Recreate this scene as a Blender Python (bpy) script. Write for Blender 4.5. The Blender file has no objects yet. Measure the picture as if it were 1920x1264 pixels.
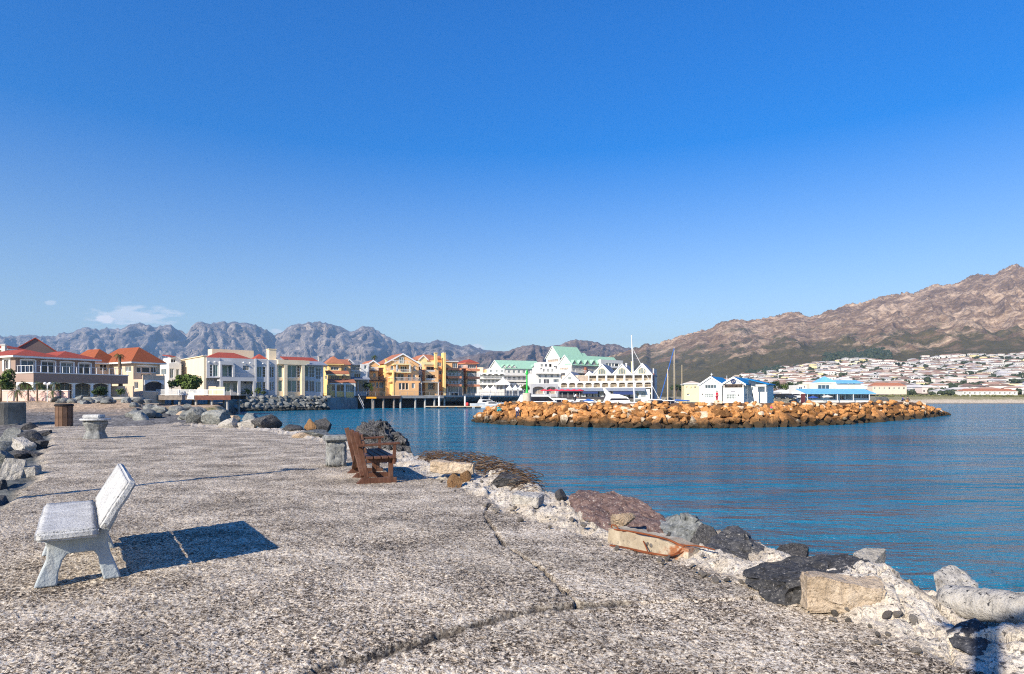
import bpy, bmesh, math, random
import numpy as np
from mathutils import Vector, Matrix

S = bpy.context.scene
COL = S.collection
R = math.radians
FPX, CX, HY, EYE = 1200.0, 960.0, 744.0, 1.5      # focal length in px of the 1920 photo, centre, horizon row, eye height
WZ = -1.6                                         # water level

# ---------------------------------------------------------------- camera, sky, sun, exposure
cam_d = bpy.data.cameras.new('camera'); cam = bpy.data.objects.new('camera', cam_d); COL.objects.link(cam)
cam.location = (0, 0, EYE); cam.rotation_euler = (R(90), 0, 0)
cam_d.sensor_width = 36; cam_d.lens = 36*FPX/1920; cam_d.shift_y = (HY-632)/1920
cam_d.clip_start = 0.1; cam_d.clip_end = 40000
S.camera = cam
SUN_EL = R(30.5); SAZ = (-0.6, -0.8)
sd = Vector((SAZ[0]*math.cos(SUN_EL), SAZ[1]*math.cos(SUN_EL), math.sin(SUN_EL)))
sun_d = bpy.data.lights.new('sun', 'SUN'); sun = bpy.data.objects.new('sun', sun_d); COL.objects.link(sun)
sun.rotation_euler = sd.to_track_quat('Z', 'Y').to_euler(); sun.location = sd*50
sun_d.energy = 4.9; sun_d.angle = R(0.47); sun_d.color = (1.0, 0.90, 0.74)
S.view_settings.view_transform = 'Standard'; S.view_settings.look = 'None'
S.view_settings.exposure = 0.62; S.view_settings.gamma = 1
W = bpy.data.worlds.new('World'); S.world = W; W.use_nodes = True
wt = W.node_tree; wt.nodes.clear()
def wn(t, **k):
    n = wt.nodes.new(t)
    for a, b in k.items(): setattr(n, a, b)
    return n
wo = wn('ShaderNodeOutputWorld'); bg = wn('ShaderNodeBackground'); bg.inputs[1].default_value = 0.108
sky = wn('ShaderNodeTexSky', sky_type='NISHITA', sun_disc=False)
sky.sun_elevation = SUN_EL; sky.sun_rotation = math.atan2(SAZ[0], SAZ[1]); sky.altitude = 100
sky.air_density = 1.15; sky.dust_density = 0.25; sky.ozone_density = 3.0
hsv = wn('ShaderNodeHueSaturation'); hsv.inputs['Saturation'].default_value = 1.85; hsv.inputs['Value'].default_value = 1.1
hsv.inputs['Hue'].default_value = 0.516
wt.links.new(sky.outputs[0], hsv.inputs['Color'])
# a few thin clouds low over the far range (real sky directions)
tc = wn('ShaderNodeTexCoord'); sep = wn('ShaderNodeSeparateXYZ'); wt.links.new(tc.outputs['Generated'], sep.inputs[0])
def wm(op, a, b=None, c=None, clamp=False):
    n = wn('ShaderNodeMath', operation=op, use_clamp=clamp)
    for i, v in enumerate((a, b, c)):
        if v is None: continue
        if isinstance(v, (int, float)): n.inputs[i].default_value = v
        else: wt.links.new(v, n.inputs[i])
    return n.outputs[0]
wy = wm('MAXIMUM', sep.outputs[1], 0.05)
kx = wm('DIVIDE', sep.outputs[0], wy); kz = wm('DIVIDE', sep.outputs[2], wy)
comb = wn('ShaderNodeCombineXYZ'); wt.links.new(wm('MULTIPLY', kx, 34.0), comb.inputs[0]); wt.links.new(wm('MULTIPLY', kz, 110.0), comb.inputs[1])
cn = wn('ShaderNodeTexNoise'); cn.inputs['Scale'].default_value = 1.0; cn.inputs['Detail'].default_value = 7; cn.inputs['Roughness'].default_value = .62
wt.links.new(comb.outputs[0], cn.inputs['Vector'])
def mapr(v, a, b, c, d):
    n = wn('ShaderNodeMapRange'); wt.links.new(v, n.inputs[0])
    for i, q in enumerate((a, b, c, d)): n.inputs[i+1].default_value = q
    return n.outputs[0]
wt.links.new(mapr(sep.outputs[2], 0.02, .62, 1.06, 1.9), hsv.inputs['Saturation']); wt.links.new(mapr(sep.outputs[2], 0.0, .5, .86, 1.16), hsv.inputs['Value'])
front = wm('GREATER_THAN', sep.outputs[1], 0.1)
def blob(px, py, rx, ry, thr, amt):
    a = wm('DIVIDE', wm('SUBTRACT', kx, (px-CX)/FPX), rx/FPX); b = wm('DIVIDE', wm('SUBTRACT', kz, (HY-py)/FPX), ry/FPX)
    d = wm('SQRT', wm('ADD', wm('MULTIPLY', a, a), wm('MULTIPLY', b, b)))
    m = wm('SUBTRACT', 1.0, d, clamp=True)
    v = wm('ADD', wm('MULTIPLY', m, .55), wm('SUBTRACT', cn.outputs[0], thr))
    return wm('MULTIPLY', wm('MULTIPLY', wm('MULTIPLY', v, 5.0, clamp=True), wm('MULTIPLY', m, 2.2, clamp=True)), amt)
cl = blob(250, 594, 150, 34, .70, .5)
for b in (blob(198, 598, 34, 15, .66, .85), blob(272, 590, 30, 11, .68, .6), blob(240, 606, 70, 9, .70, .6), blob(520, 622, 24, 9, .68, .5), blob(895, 650, 22, 10, .68, .6), blob(95, 568, 18, 7, .66, .35)):
    cl = wm('MAXIMUM', cl, b)
cl = wm('MULTIPLY', cl, front)
mx = wn('ShaderNodeMixRGB'); wt.links.new(cl, mx.inputs[0]); wt.links.new(hsv.outputs[0], mx.inputs[1]); mx.inputs[2].default_value = (7.2, 7.0, 7.2, 1)
wt.links.new(mx.outputs[0], bg.inputs[0]); wt.links.new(bg.outputs[0], wo.inputs[0])
cy = S.cycles
cy.use_denoising = False
try: cy.denoiser = 'OPENIMAGEDENOISE'
except Exception: pass
cy.max_bounces = 6; cy.diffuse_bounces = 3; cy.glossy_bounces = 3; cy.transmission_bounces = 2; cy.volume_bounces = 0; cy.transparent_max_bounces = 6
cy.use_adaptive_sampling = True; cy.adaptive_threshold = 0.006; cy.adaptive_min_samples = 48; cy.pixel_filter_type = 'BLACKMAN_HARRIS'; cy.filter_width = 1.15
cy.sample_clamp_indirect = 4; cy.sample_clamp_direct = 2.5

# ---------------------------------------------------------------- helpers: numbers
rng = random.Random(7)
_p = np.random.RandomState(3).permutation(256); _p = np.concatenate([_p, _p, _p])
_g = np.random.RandomState(5).normal(size=(256, 3)); _g /= np.linalg.norm(_g, axis=1)[:, None]
def pn(x, y, z=0.0):
    x, y, z = np.broadcast_arrays(np.asarray(x, float), np.asarray(y, float), np.asarray(z, float))
    xi, yi, zi = np.floor(x).astype(int), np.floor(y).astype(int), np.floor(z).astype(int)
    xf, yf, zf = x-xi, y-yi, z-zi
    u, v, w = [t*t*t*(t*(t*6-15)+10) for t in (xf, yf, zf)]
    r = 0
    for a in (0, 1):
        for b in (0, 1):
            for c in (0, 1):
                g = _g[_p[_p[_p[(xi+a) & 255]+((yi+b) & 255)]+((zi+c) & 255)]]
                d = g[..., 0]*(xf-a)+g[..., 1]*(yf-b)+g[..., 2]*(zf-c)
                r = r + d*(u if a else 1-u)*(v if b else 1-v)*(w if c else 1-w)
    return r*1.6
def vor(x, y, sc, seed=0):                         # jittered cells: id hash, offset to the cell point, distance gap to the next
    x = np.asarray(x)*sc; y = np.asarray(y)*sc; xi, yi = np.floor(x).astype(int), np.floor(y).astype(int); f1 = np.full(x.shape, 9.); f2 = f1.copy(); h = np.zeros(x.shape); ox = h.copy(); oy = h.copy()
    for a in (-1, 0, 1):
        for b in (-1, 0, 1):
            k = _p[_p[(xi+a+seed) & 255]+((yi+b) & 255)]; px_ = xi+a+.5+_g[k, 0]*.48; py_ = yi+b+.5+_g[k, 1]*.48; d = np.hypot(x-px_, y-py_); m = d < f1
            f2 = np.where(m, f1, np.minimum(f2, d)); h = np.where(m, k/255., h); ox = np.where(m, x-px_, ox); oy = np.where(m, y-py_, oy); f1 = np.where(m, d, f1)
    return h, ox, oy, f2-f1
def fbm(x, y, z=0.0, o=4, g=.5):
    r, a = 0, 1.0
    for i in range(o):
        r = r+a*pn(np.asarray(x)*2**i+17*i, np.asarray(y)*2**i+5*i, np.asarray(z)*2**i); a *= g
    return r
def ridged(x, y, z=0.0, o=4, g=.5):
    r, a = 0, 1.0
    for i in range(o):
        r = r+a*(1-2*np.abs(pn(np.asarray(x)*2**i+31*i, np.asarray(y)*2**i+9*i, np.asarray(z)*2**i))); a *= g
    return r
def gp(px, py, z=0.0):                              # ground point seen at a pixel, at height z
    Y = FPX*(EYE-z)/(py-HY); return ((px-CX)/FPX*Y, Y)
def wp(px, py, Y):                                  # world point on the ray of a pixel at distance Y
    return Vector(((px-CX)/FPX*Y, Y, EYE-(py-HY)/FPX*Y))
def sdist(P, poly):                                 # unsigned distance and side (+ = right of travel) to an open polyline
    best = np.full(P.shape[:-1], 1e9); side = np.zeros(P.shape[:-1])
    for (x0, y0), (x1, y1) in zip(poly[:-1], poly[1:]):
        d = np.array((x1-x0, y1-y0)); L = d@d
        q = P-np.array((x0, y0)); t = np.clip((q@d)/L, 0, 1)
        e = q-t[..., None]*d; dist = np.hypot(e[..., 0], e[..., 1])
        s = np.sign(q[..., 0]*d[1]-q[..., 1]*d[0])
        m = dist < best-1e-9; best = np.where(m, dist, best); side = np.where(m, s, side)
    return best*side
def smooth(a, b, x):
    t = np.clip((x-a)/(b-a), 0, 1); return t*t*(3-2*t)

# ---------------------------------------------------------------- helpers: objects
def link(o, parent=None):
    COL.objects.link(o)
    if parent is not None: o.parent = parent
    return o
def tag(o, label=None, cat=None, group=None, kind=None):
    if label: o['label'] = label
    if cat: o['category'] = cat
    if group: o['group'] = group
    if kind: o['kind'] = kind
    return o
def thing(name, label, cat, loc=(0, 0, 0), rz=0.0, group=None):
    o = bpy.data.objects.new(name, None); o.empty_display_size = .2; o.location = loc; o.rotation_euler = (0, 0, rz); link(o)
    return tag(o, label, cat, group)
def copy_tree(o, parent=None):
    c = o.copy(); link(c, parent)
    for ch in list(o.children): copy_tree(ch, c)
    return c
class MB:
    def __init__(s): s.v = []; s.f = []; s.m = []; s.mi = 0
    def add(s, vs, fs):
        n = len(s.v); s.v += [tuple(q) for q in vs]; s.f += [tuple(n+i for i in f) for f in fs]; s.m += [s.mi]*len(fs); return s
    def quad(s, a, b, c, d): return s.add((a, b, c, d), ((0, 1, 2, 3),))
    def poly(s, *p): return s.add(p, (tuple(range(len(p))),))
    def box(s, x0, x1, y0, y1, z0, z1):
        return s.add([(x, y, z) for z in (z0, z1) for y in (y0, y1) for x in (x0, x1)],
                     ((0, 2, 3, 1), (4, 5, 7, 6), (0, 1, 5, 4), (2, 6, 7, 3), (0, 4, 6, 2), (1, 3, 7, 5)))
    def prism(s, pts, a, b, ax='y'):                # closed 2D outline pulled along an axis (y: pts are x,z; z: pts are x,y; x: pts are y,z)
        n = len(pts); mk = {'y': lambda p, t: (p[0], t, p[1]), 'z': lambda p, t: (p[0], p[1], t), 'x': lambda p, t: (t, p[0], p[1])}[ax]
        vs = [mk(p, a) for p in pts]+[mk(p, b) for p in pts]
        return s.add(vs, [tuple(range(n))[::-1], tuple(range(n, 2*n))]+[(i, (i+1) % n, n+(i+1) % n, n+i) for i in range(n)])
    def tube(s, p, q, r0, r1=None, n=8, cap=True):
        p, q = Vector(p), Vector(q); r1 = r0 if r1 is None else r1; d = (q-p).normalized()
        a = d.orthogonal().normalized(); b = d.cross(a); vs = []
        for c, r in ((p, r0), (q, r1)):
            for i in range(n):
                t = 2*math.pi*i/n; vs.append(c+(a*math.cos(t)+b*math.sin(t))*r)
        fs = [(i, (i+1) % n, n+(i+1) % n, n+i) for i in range(n)]
        if cap: fs += [tuple(range(n))[::-1], tuple(range(n, 2*n))]
        return s.add(vs, fs)
    def path(s, pts, r, n=6):
        for a, b in zip(pts[:-1], pts[1:]): s.tube(a, b, r, r, n)
        return s
    def lathe(s, prof, c=(0, 0, 0), n=16, cap=True):
        vs = []; k = len(prof)
        for r, z in prof:
            for i in range(n):
                t = 2*math.pi*i/n; vs.append((c[0]+r*math.cos(t), c[1]+r*math.sin(t), c[2]+z))
        fs = [(j*n+i, j*n+(i+1) % n, (j+1)*n+(i+1) % n, (j+1)*n+i) for j in range(k-1) for i in range(n)]
        if cap: fs += [tuple(range(n))[::-1], tuple(range((k-1)*n, k*n))]
        return s.add(vs, fs)
    def bar(s, p, q, w, h, up=(0, 0, 1)):           # rectangular bar from p to q
        p, q = Vector(p), Vector(q); d = (q-p).normalized(); a = d.cross(Vector(up))
        a = a.normalized() if a.length > 1e-6 else d.orthogonal().normalized(); b = a.cross(d)
        vs = [c+a*(i*w/2)+b*(j*h/2) for c in (p, q) for i, j in ((-1, -1), (1, -1), (1, 1), (-1, 1))]
        return s.add(vs, ((0, 3, 2, 1), (4, 5, 6, 7), (0, 1, 5, 4), (1, 2, 6, 5), (2, 3, 7, 6), (3, 0, 4, 7)))
    def ball(s, c, rx, ry=None, rz=None, n=10, m=6):
        ry = rx if ry is None else ry; rz = rx if rz is None else rz; vs = [(c[0], c[1], c[2]-rz)]
        for j in range(1, m):
            a = -math.pi/2+math.pi*j/m
            for i in range(n):
                t = 2*math.pi*i/n; vs.append((c[0]+rx*math.cos(a)*math.cos(t), c[1]+ry*math.cos(a)*math.sin(t), c[2]+rz*math.sin(a)))
        vs.append((c[0], c[1], c[2]+rz)); L = len(vs)-1; fs = []
        for i in range(n):
            fs.append((0, 1+(i+1) % n, 1+i)); fs.append((L, L-n+i, L-n+(i+1) % n))
            for j in range(m-2): fs.append((1+j*n+i, 1+j*n+(i+1) % n, 1+(j+1)*n+(i+1) % n, 1+(j+1)*n+i))
        return s.add(vs, fs)
    def build(s, name, mats, parent=None, sm=False, bevel=0.0):
        me = bpy.data.meshes.new(name); me.from_pydata(s.v, [], s.f)
        if not isinstance(mats, (list, tuple)): mats = [mats]
        for m in mats: me.materials.append(m)
        if len(mats) > 1: me.polygons.foreach_set('material_index', s.m)
        if sm: me.polygons.foreach_set('use_smooth', [True]*len(me.polygons))
        me.update(); o = bpy.data.objects.new(name, me); link(o, parent)
        if bevel:
            b = o.modifiers.new('bevel', 'BEVEL'); b.width = bevel; b.segments = 2; b.limit_method = 'ANGLE'
        return o
def grid_mesh(name, V, mats, attrs=None, cols=None, sm=True):
    r, c = V.shape[:2]; idx = np.arange(r*c).reshape(r, c)
    F = np.stack([idx[:-1, :-1], idx[:-1, 1:], idx[1:, 1:], idx[1:, :-1]], -1).reshape(-1, 4)
    me = bpy.data.meshes.new(name); me.vertices.add(r*c); me.vertices.foreach_set('co', V.reshape(-1).astype(np.float32))
    me.loops.add(F.size); me.loops.foreach_set('vertex_index', F.reshape(-1).astype(np.int32))
    me.polygons.add(len(F)); me.polygons.foreach_set('loop_start', np.arange(0, F.size, 4, dtype=np.int32))
    try: me.polygons.foreach_set('loop_total', np.full(len(F), 4, dtype=np.int32))
    except Exception: pass
    me.update(calc_edges=True); me.validate()
    me.polygons.foreach_set('use_smooth', [sm]*len(me.polygons))
    for k, a in (attrs or {}).items():
        at = me.attributes.new(k, 'FLOAT', 'POINT'); at.data.foreach_set('value', a.reshape(-1).astype(np.float32))
    for k, a in (cols or {}).items():
        at = me.attributes.new(k, 'FLOAT_COLOR', 'POINT'); at.data.foreach_set('color', np.concatenate([a.reshape(-1, 3), np.ones((r*c, 1))], 1).reshape(-1).astype(np.float32))
    for m in (mats if isinstance(mats, (list, tuple)) else [mats]): me.materials.append(m)
    return link(bpy.data.objects.new(name, me))

# ---------------------------------------------------------------- helpers: materials
class NT:
    def __init__(s, name):
        s.m = bpy.data.materials.new(name); s.m.use_nodes = True; s.t = s.m.node_tree
        s.b = s.t.nodes['Principled BSDF']; s.out = s.t.nodes['Material Output']
    def n(s, t, ins=None, **k):
        n = s.t.nodes.new(t)
        for a, b in k.items(): setattr(n, a, b)
        for a, b in (ins or {}).items(): s.put(n.inputs[a], b)
        return n
    def put(s, sock, v):
        if isinstance(v, bpy.types.NodeSocket): s.t.links.new(v, sock)
        else: sock.default_value = v
    def coord(s, scale=(1, 1, 1), kind='Object', rot=(0, 0, 0)):
        c = s.n('ShaderNodeTexCoord').outputs[kind]
        if rot != (0, 0, 0): c = s.n('ShaderNodeMapping', {'Vector': c, 'Rotation': rot}).outputs[0]
        if scale != (1, 1, 1): c = s.n('ShaderNodeMapping', {'Vector': c, 'Scale': scale}).outputs[0]
        return c
    def noise(s, vec, scale, detail=5, rough=.55, out=0):
        return s.n('ShaderNodeTexNoise', {'Vector': vec, 'Scale': scale, 'Detail': detail, 'Roughness': rough}).outputs[out]
    def voro(s, vec, scale, out='Distance', feature='F1', rand=1.0):
        return s.n('ShaderNodeTexVoronoi', {'Vector': vec, 'Scale': scale, 'Randomness': rand}, feature=feature).outputs[out]
    def ramp(s, f, *stops, interp='LINEAR'):
        n = s.n('ShaderNodeValToRGB', {'Fac': f}); e = n.color_ramp.elements; n.color_ramp.interpolation = interp
        while len(e) < len(stops): e.new(.5)
        for q, (p, c) in zip(e, stops):
            q.position = p; q.color = (c if isinstance(c, (tuple, list)) else (c, c, c))[:3]+(1,) if isinstance(c, tuple) else (c, c, c, 1)
        return n.outputs[0]
    def mix(s, f, a, b, blend='MIX'):
        n = s.n('ShaderNodeMixRGB', blend_type=blend)
        for i, v in enumerate((f, a, b)):
            if isinstance(v, tuple): v = v[:3]+(1,)
            s.put(n.inputs[i], v)
        return n.outputs[0]
    def math(s, op, a, b=0.0, clamp=False):
        n = s.n('ShaderNodeMath', operation=op, use_clamp=clamp); s.put(n.inputs[0], a); s.put(n.inputs[1], b); return n.outputs[0]
    def bump(s, h, strength, dist=.02, normal=None):
        n = s.n('ShaderNodeBump', {'Height': h, 'Strength': strength, 'Distance': dist})
        if normal is not None: s.t.links.new(normal, n.inputs['Normal'])
        return n.outputs[0]
    def set(s, **k):
        for a, b in k.items():
            a = {'col': 'Base Color', 'rough': 'Roughness', 'metal': 'Metallic', 'spec': 'Specular IOR Level', 'nor': 'Normal', 'ior': 'IOR'}[a]
            if isinstance(b, tuple): b = b[:3]+(1,)
            s.put(s.b.inputs[a], b)
        return s.m
_mc = {}
def plain(name, c, var=.12, scale=.8, rough=.75, spec=.3, bump=0.0, bscale=20., metal=0.0, dirt=None):
    if name in _mc: return _mc[name]
    t = NT(name); v = t.coord(); f = t.noise(v, scale, 6, .6)
    lo = tuple(x*(1-var) for x in c); hi = tuple(min(1, x*(1+var)) for x in c)
    col = t.ramp(f, (.3, lo), (.7, hi))
    if dirt:
        g = t.noise(t.coord((1, 1, .25)), scale*2.3, 7, .65); col = t.mix(t.ramp(g, (.5, 0.0), (.72, .55)), col, dirt)
    t.set(col=col, rough=rough, spec=spec, metal=metal)
    if bump: t.set(nor=t.bump(t.noise(v, bscale, 4), bump, .02))
    _mc[name] = t.m; return t.m
def tiles(name, c, rib=3.2):
    if name in _mc: return _mc[name]
    t = NT(name); v = t.coord(); f = t.noise(v, 1.4, 7, .7); g = t.noise(v, 9, 3)
    col = t.ramp(f, (.3, tuple(x*.72 for x in c)), (.55, c), (.75, tuple(min(1, x*1.25) for x in c)))
    col = t.mix(.35, col, t.ramp(g, (.35, tuple(x*.6 for x in c)), (.65, tuple(min(1, x*1.3) for x in c))))
    w = t.n('ShaderNodeTexWave', {'Vector': v, 'Scale': rib, 'Distortion': .4}, wave_type='BANDS', bands_direction='DIAGONAL').outputs['Fac']
    t.set(col=col, rough=.8, spec=.2, nor=t.bump(w, .5, .06)); _mc[name] = t.m; return t.m
def glass(name, c, rough=.08):
    if name in _mc: return _mc[name]
    t = NT(name); f = t.noise(t.coord((1, 1, .6)), .9, 3)
    t.set(col=t.ramp(f, (.35, tuple(x*.5 for x in c)), (.65, c)), rough=rough, spec=.6); _mc[name] = t.m; return t.m
def rockmat(name, a, b, c, sc=1.0, spots=None, wet=None, vein=0.5, rnd=.5):
    t = NT(name); v = t.coord(); oi = t.n('ShaderNodeObjectInfo').outputs['Random']
    f = t.noise(v, 1.6*sc, 8, .65); col = t.ramp(f, (.28, a), (.5, b), (.72, c))
    g = t.noise(v, 7*sc, 6, .7); col = t.mix(vein, col, t.ramp(g, (.32, tuple(x*.35 for x in a)), (.5, b), (.7, c)))
    if spots:
        s = t.noise(v, 16*sc, 5, .7); col = t.mix(t.ramp(s, (.58, 0.0), (.63, 1.0)), col, spots)
    val = t.n('ShaderNodeMapRange', {'Value': oi, 'To Min': 1-rnd, 'To Max': 1+rnd*.7}).outputs[0]
    hs = t.n('ShaderNodeHueSaturation', {'Color': col, 'Value': val}).outputs[0]
    if wet:
        z = t.n('ShaderNodeSeparateXYZ', {0: t.n('ShaderNodeNewGeometry').outputs['Position']}).outputs[2]
        zz = t.math('ADD', z, t.math('MULTIPLY', t.noise(v, 1.3, 5, .7), 1.3))
        k = t.n('ShaderNodeMapRange', {'Value': zz, 'From Min': WZ+1.05, 'From Max': WZ+1.75, 'To Min': 1., 'To Max': 0.}).outputs[0]
        hs = t.mix(k, hs, wet)
    h = t.math('ADD', t.noise(v, 5*sc, 8, .7), t.math('MULTIPLY', t.voro(v, 2.2*sc, feature='DISTANCE_TO_EDGE'), .8))
    t.set(col=hs, rough=.85, spec=.25, nor=t.bump(h, .8, .08)); return t.m
# ================================================================ THE SETTING
# ---------------------------------------------------------------- water
t = NT('sea_water'); v = t.coord()
w1 = t.noise(t.coord((.9, 2.0, 1), rot=(0, 0, R(-8))), 1.0, 6, .62)
w2 = t.noise(t.coord((.22, .6, 1), rot=(0, 0, R(6))), 1.0, 5, .6)
w3 = t.noise(t.coord((3.2, 5.4, 1), rot=(0, 0, R(-14))), 1.0, 4, .6)
w4 = t.noise(t.coord((.065, .26, 1), rot=(0, 0, R(-5))), 1.0, 5, .6)
wind = t.ramp(t.noise(t.coord((.02, .06, 1), rot=(0, 0, R(8))), 1.0, 3), (.35, .45), (.62, 1.0))
h = t.math('ADD', t.math('ADD', t.math('MULTIPLY', w1, .46), t.math('MULTIPLY', w2, .75)), t.math('MULTIPLY', w3, .15))
h = t.math('MULTIPLY', h, wind); h = t.math('ADD', h, t.math('MULTIPLY', w4, 1.9))
big = t.math('ADD', t.math('MULTIPLY', t.noise(t.coord((.012, .05, 1)), 1.0, 4), .45), t.math('MULTIPLY', t.noise(t.coord((.16, .75, 1), rot=(0, 0, R(-5))), 1.0, 5, .6), .55))  # broad colour drift, plus streaks painted in for dark wave troughs and reflections
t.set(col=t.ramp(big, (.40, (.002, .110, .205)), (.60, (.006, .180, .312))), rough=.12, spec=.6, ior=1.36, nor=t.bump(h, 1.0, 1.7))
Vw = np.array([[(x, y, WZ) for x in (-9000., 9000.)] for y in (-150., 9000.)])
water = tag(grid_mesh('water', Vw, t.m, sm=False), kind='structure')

# ---------------------------------------------------------------- pier edges (pixels of the photo -> ground)
ER = [(2060, 1330), (1920, 1290), (1790, 1250), (1690, 1205), (1600, 1165), (1500, 1125), (1390, 1088), (1300, 1060), (1180, 1026), (1100, 1004), (1000, 975), (900, 935), (830, 902),
      (770, 884), (700, 862), (640, 842), (600, 828), (560, 818), (500, 809), (445, 803), (380, 799)]
EL = [(-420, 1330), (-250, 1100), (-60, 1010), (0, 975), (30, 940), (62, 915), (84, 895), (92, 870), (88, 850), (104, 828), (100, 812), (70, 800)]
PR = [gp(*q) for q in ER]; PL = [gp(*q) for q in EL]
PR = [(PR[0][0]-1.5, 0.2)]+PR; PL = [(PL[0][0], 0.2)]+PL
PR = PR+[(-30, 48)]; PL = PL+[(-29, 40)]
CR1 = [gp(*q) for q in ((520, 1300), (600, 1256), (700, 1226), (800, 1198), (900, 1169), (1000, 1146), (1085, 1136), (1180, 1132))]
CR2 = [gp(*q) for q in ((1085, 1136), (1050, 1105), (1015, 1068), (985, 1048), (945, 1022), (930, 998), (915, 980), (908, 965), (915, 950), (920, 944))]
pxs = np.concatenate([np.linspace(-900, -60, 60)[:-1], np.linspace(-60, 2000, 900), np.linspace(2000, 2900, 60)[1:]])
pys = np.concatenate([np.array([2600, 2000, 1700, 1500]), np.linspace(1400, 780, 470)])
PX, PY = np.meshgrid(pxs, pys)
Yg = FPX*EYE/(PY-HY); Xg = (PX-CX)/FPX*Yg; P = np.stack([Xg, Yg], -1)
dR = sdist(P, PR); dL = -sdist(P, PL)             # positive outside the slab
dR = dR + .10*fbm(Xg*1.3, Yg*1.3, 0, 4); dL = dL+.18*fbm(Xg*.9, Yg*.9, 3, 4)
d1, d2 = np.abs(sdist(P, CR1)), np.abs(sdist(P, CR2))
wob = .5+.9*np.clip(fbm(Xg*4, Yg*4, 1, 4)+.35, 0, 2)
jit = .045*fbm(Xg*5, Yg*5, 7, 4)
side1 = sdist(P, CR1)
z = .022*fbm(Xg*.5, Yg*.5, 2, 4)+.010*fbm(Xg*2.2, Yg*2.2, 5, 4)+.006*fbm(Xg*9, Yg*9, 6, 3)
near = smooth(30, 12, Yg)
z += -.012*smooth(.0, .10, side1+jit)*smooth(1.6, .9, np.abs(d1))*(np.abs(Xg-.0) < 9)   # the near slab lies a little lower
z -= .055*wob*np.exp(-((d1+jit)/.024)**2)*near + .06*wob*np.exp(-((d2+jit*.7)/.012)**2)*near
z += smooth(14, 7, Yg)*(.0075*fbm(Xg*26, Yg*26, 8, 2)+.004*fbm(Xg*60, Yg*60, 2, 1))
# broken, whitened concrete rubble along the right edge, then the drop to the water
bw = np.interp(Yg, [0, 4, 6, 9, 13, 20, 35], [1.2, 1.15, 1.25, 1.5, 1.4, 1.5, 2.0])
rub = smooth(-.03, .12, dR)
wx, wy2 = Xg+.10*fbm(Xg*3, Yg*3, 4, 3), Yg+.10*fbm(Xg*3, Yg*3, 14, 3)
z += rub*(.09*fbm(Xg*1.1, Yg*1.1, 9, 4)+.008*fbm(Xg*18, Yg*18, 2, 3)-.02)
for sc_, am, sd_ in ((2.3, .075, 3), (5.5, .034, 40), (13., .013, 90)):
    hh_, ox_, oy_, gap_ = vor(wx, wy2, sc_, sd_); tx_, ty_ = np.cos(hh_*40), np.sin(hh_*40)
    z += rub*am*((hh_-.5)+.9*(ox_*tx_+oy_*ty_)*(.2+.7*hh_) - .4*np.exp(-(gap_/.10)**2))
z += .06*np.exp(-((dR-.45)/.35)**2)*rub
z += .22*np.exp(-(((Xg-2.75)/.42)**2+((Yg-4.75)/.40)**2))*rub - .16*np.exp(-(((Xg-3.7)/.45)**2+((Yg-4.35)/.35)**2))*rub
over = np.clip(dR-bw-.12*fbm(Xg*.9, Yg*.9, 12, 3), 0, None)
z -= np.minimum(1.9*over+.2*over**2, 2.6)
lub = smooth(0, .3, dL)
z += lub*(-.10-.30*smooth(.1, 2.2, dL)+.10*fbm(Xg*1.2, Yg*1.2, 13, 4)) - np.clip((dL-5)*.25, 0, 2.4)*(Yg < 31)
z = np.where(Yg > 27, z-.05*smooth(27, 36, Yg), z)
crk = np.maximum(np.exp(-((d1+jit)/.05)**2), np.exp(-((d2+jit*.7)/.016)**2))*near

t = NT('pier_concrete'); v = t.coord(); at = lambda k: t.n('ShaderNodeAttribute', attribute_name=k).outputs['Fac']
vs = t.mix(.06, v, t.noise(v, 30, 3, out=1))
c1 = t.n('ShaderNodeSeparateColor', {0: t.voro(vs, 78, 'Color')}).outputs[0]
c2 = t.n('ShaderNodeSeparateColor', {0: t.voro(vs, 120, 'Color')}).outputs[1]
n1 = t.noise(v, 34, 5, .75); n2 = t.noise(v, 1.1, 6, .6); n3 = t.noise(t.coord((.5, 2.2, 1)), 1.0, 5, .6); n4 = t.noise(v, 7, 6, .7)
s = t.math('ADD', t.math('MULTIPLY', c1, .30), t.math('MULTIPLY', c2, .16)); s = t.math('ADD', s, t.math('MULTIPLY', n1, .75))
s = t.math('ADD', s, t.math('MULTIPLY', n4, .34)); s = t.math('ADD', s, t.math('MULTIPLY', n2, .42)); s = t.math('ADD', s, t.math('MULTIPLY', n3, .16))
s = t.math('SUBTRACT', s, .51)
gcol = t.ramp(s, (.34, (.024, .019, .016)), (.43, (.13, .102, .073)), (.51, (.36, .288, .212)), (.60, (.66, .556, .425)), (.73, (.88, .785, .64)))
# rubble: pale cement with dark pebbles
r1 = t.voro(vs, 21, 'Distance'); r1c = t.n('ShaderNodeSeparateColor', {0: t.voro(vs, 21, 'Color')}).outputs[0]
peb = t.math('MULTIPLY', t.ramp(r1, (.26, 1.0), (.36, 0.0)), t.ramp(r1c, (.45, 0.0), (.55, 1.0)))
r2 = t.voro(vs, 48, 'Distance'); r2c = t.n('ShaderNodeSeparateColor', {0: t.voro(vs, 48, 'Color')}).outputs[1]
peb2 = t.math('MULTIPLY', t.ramp(r2, (.28, 1.0), (.4, 0.0)), t.ramp(r2c, (.5, 0.0), (.6, 1.0)))
wcol = t.ramp(t.noise(v, 2.3, 7, .65), (.3, (.38, .32, .24)), (.5, (.68, .60, .49)), (.68, (.82, .76, .66)))
pc = t.ramp(r1c, (.5, (.05, .05, .055)), (.75, (.20, .17, .14)), (1, (.07, .075, .08)))
wcol = t.mix(t.math('MULTIPLY', peb, .9), wcol, pc); wcol = t.mix(t.math('MULTIPLY', peb2, .7), wcol, (.14, .125, .11))
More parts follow.
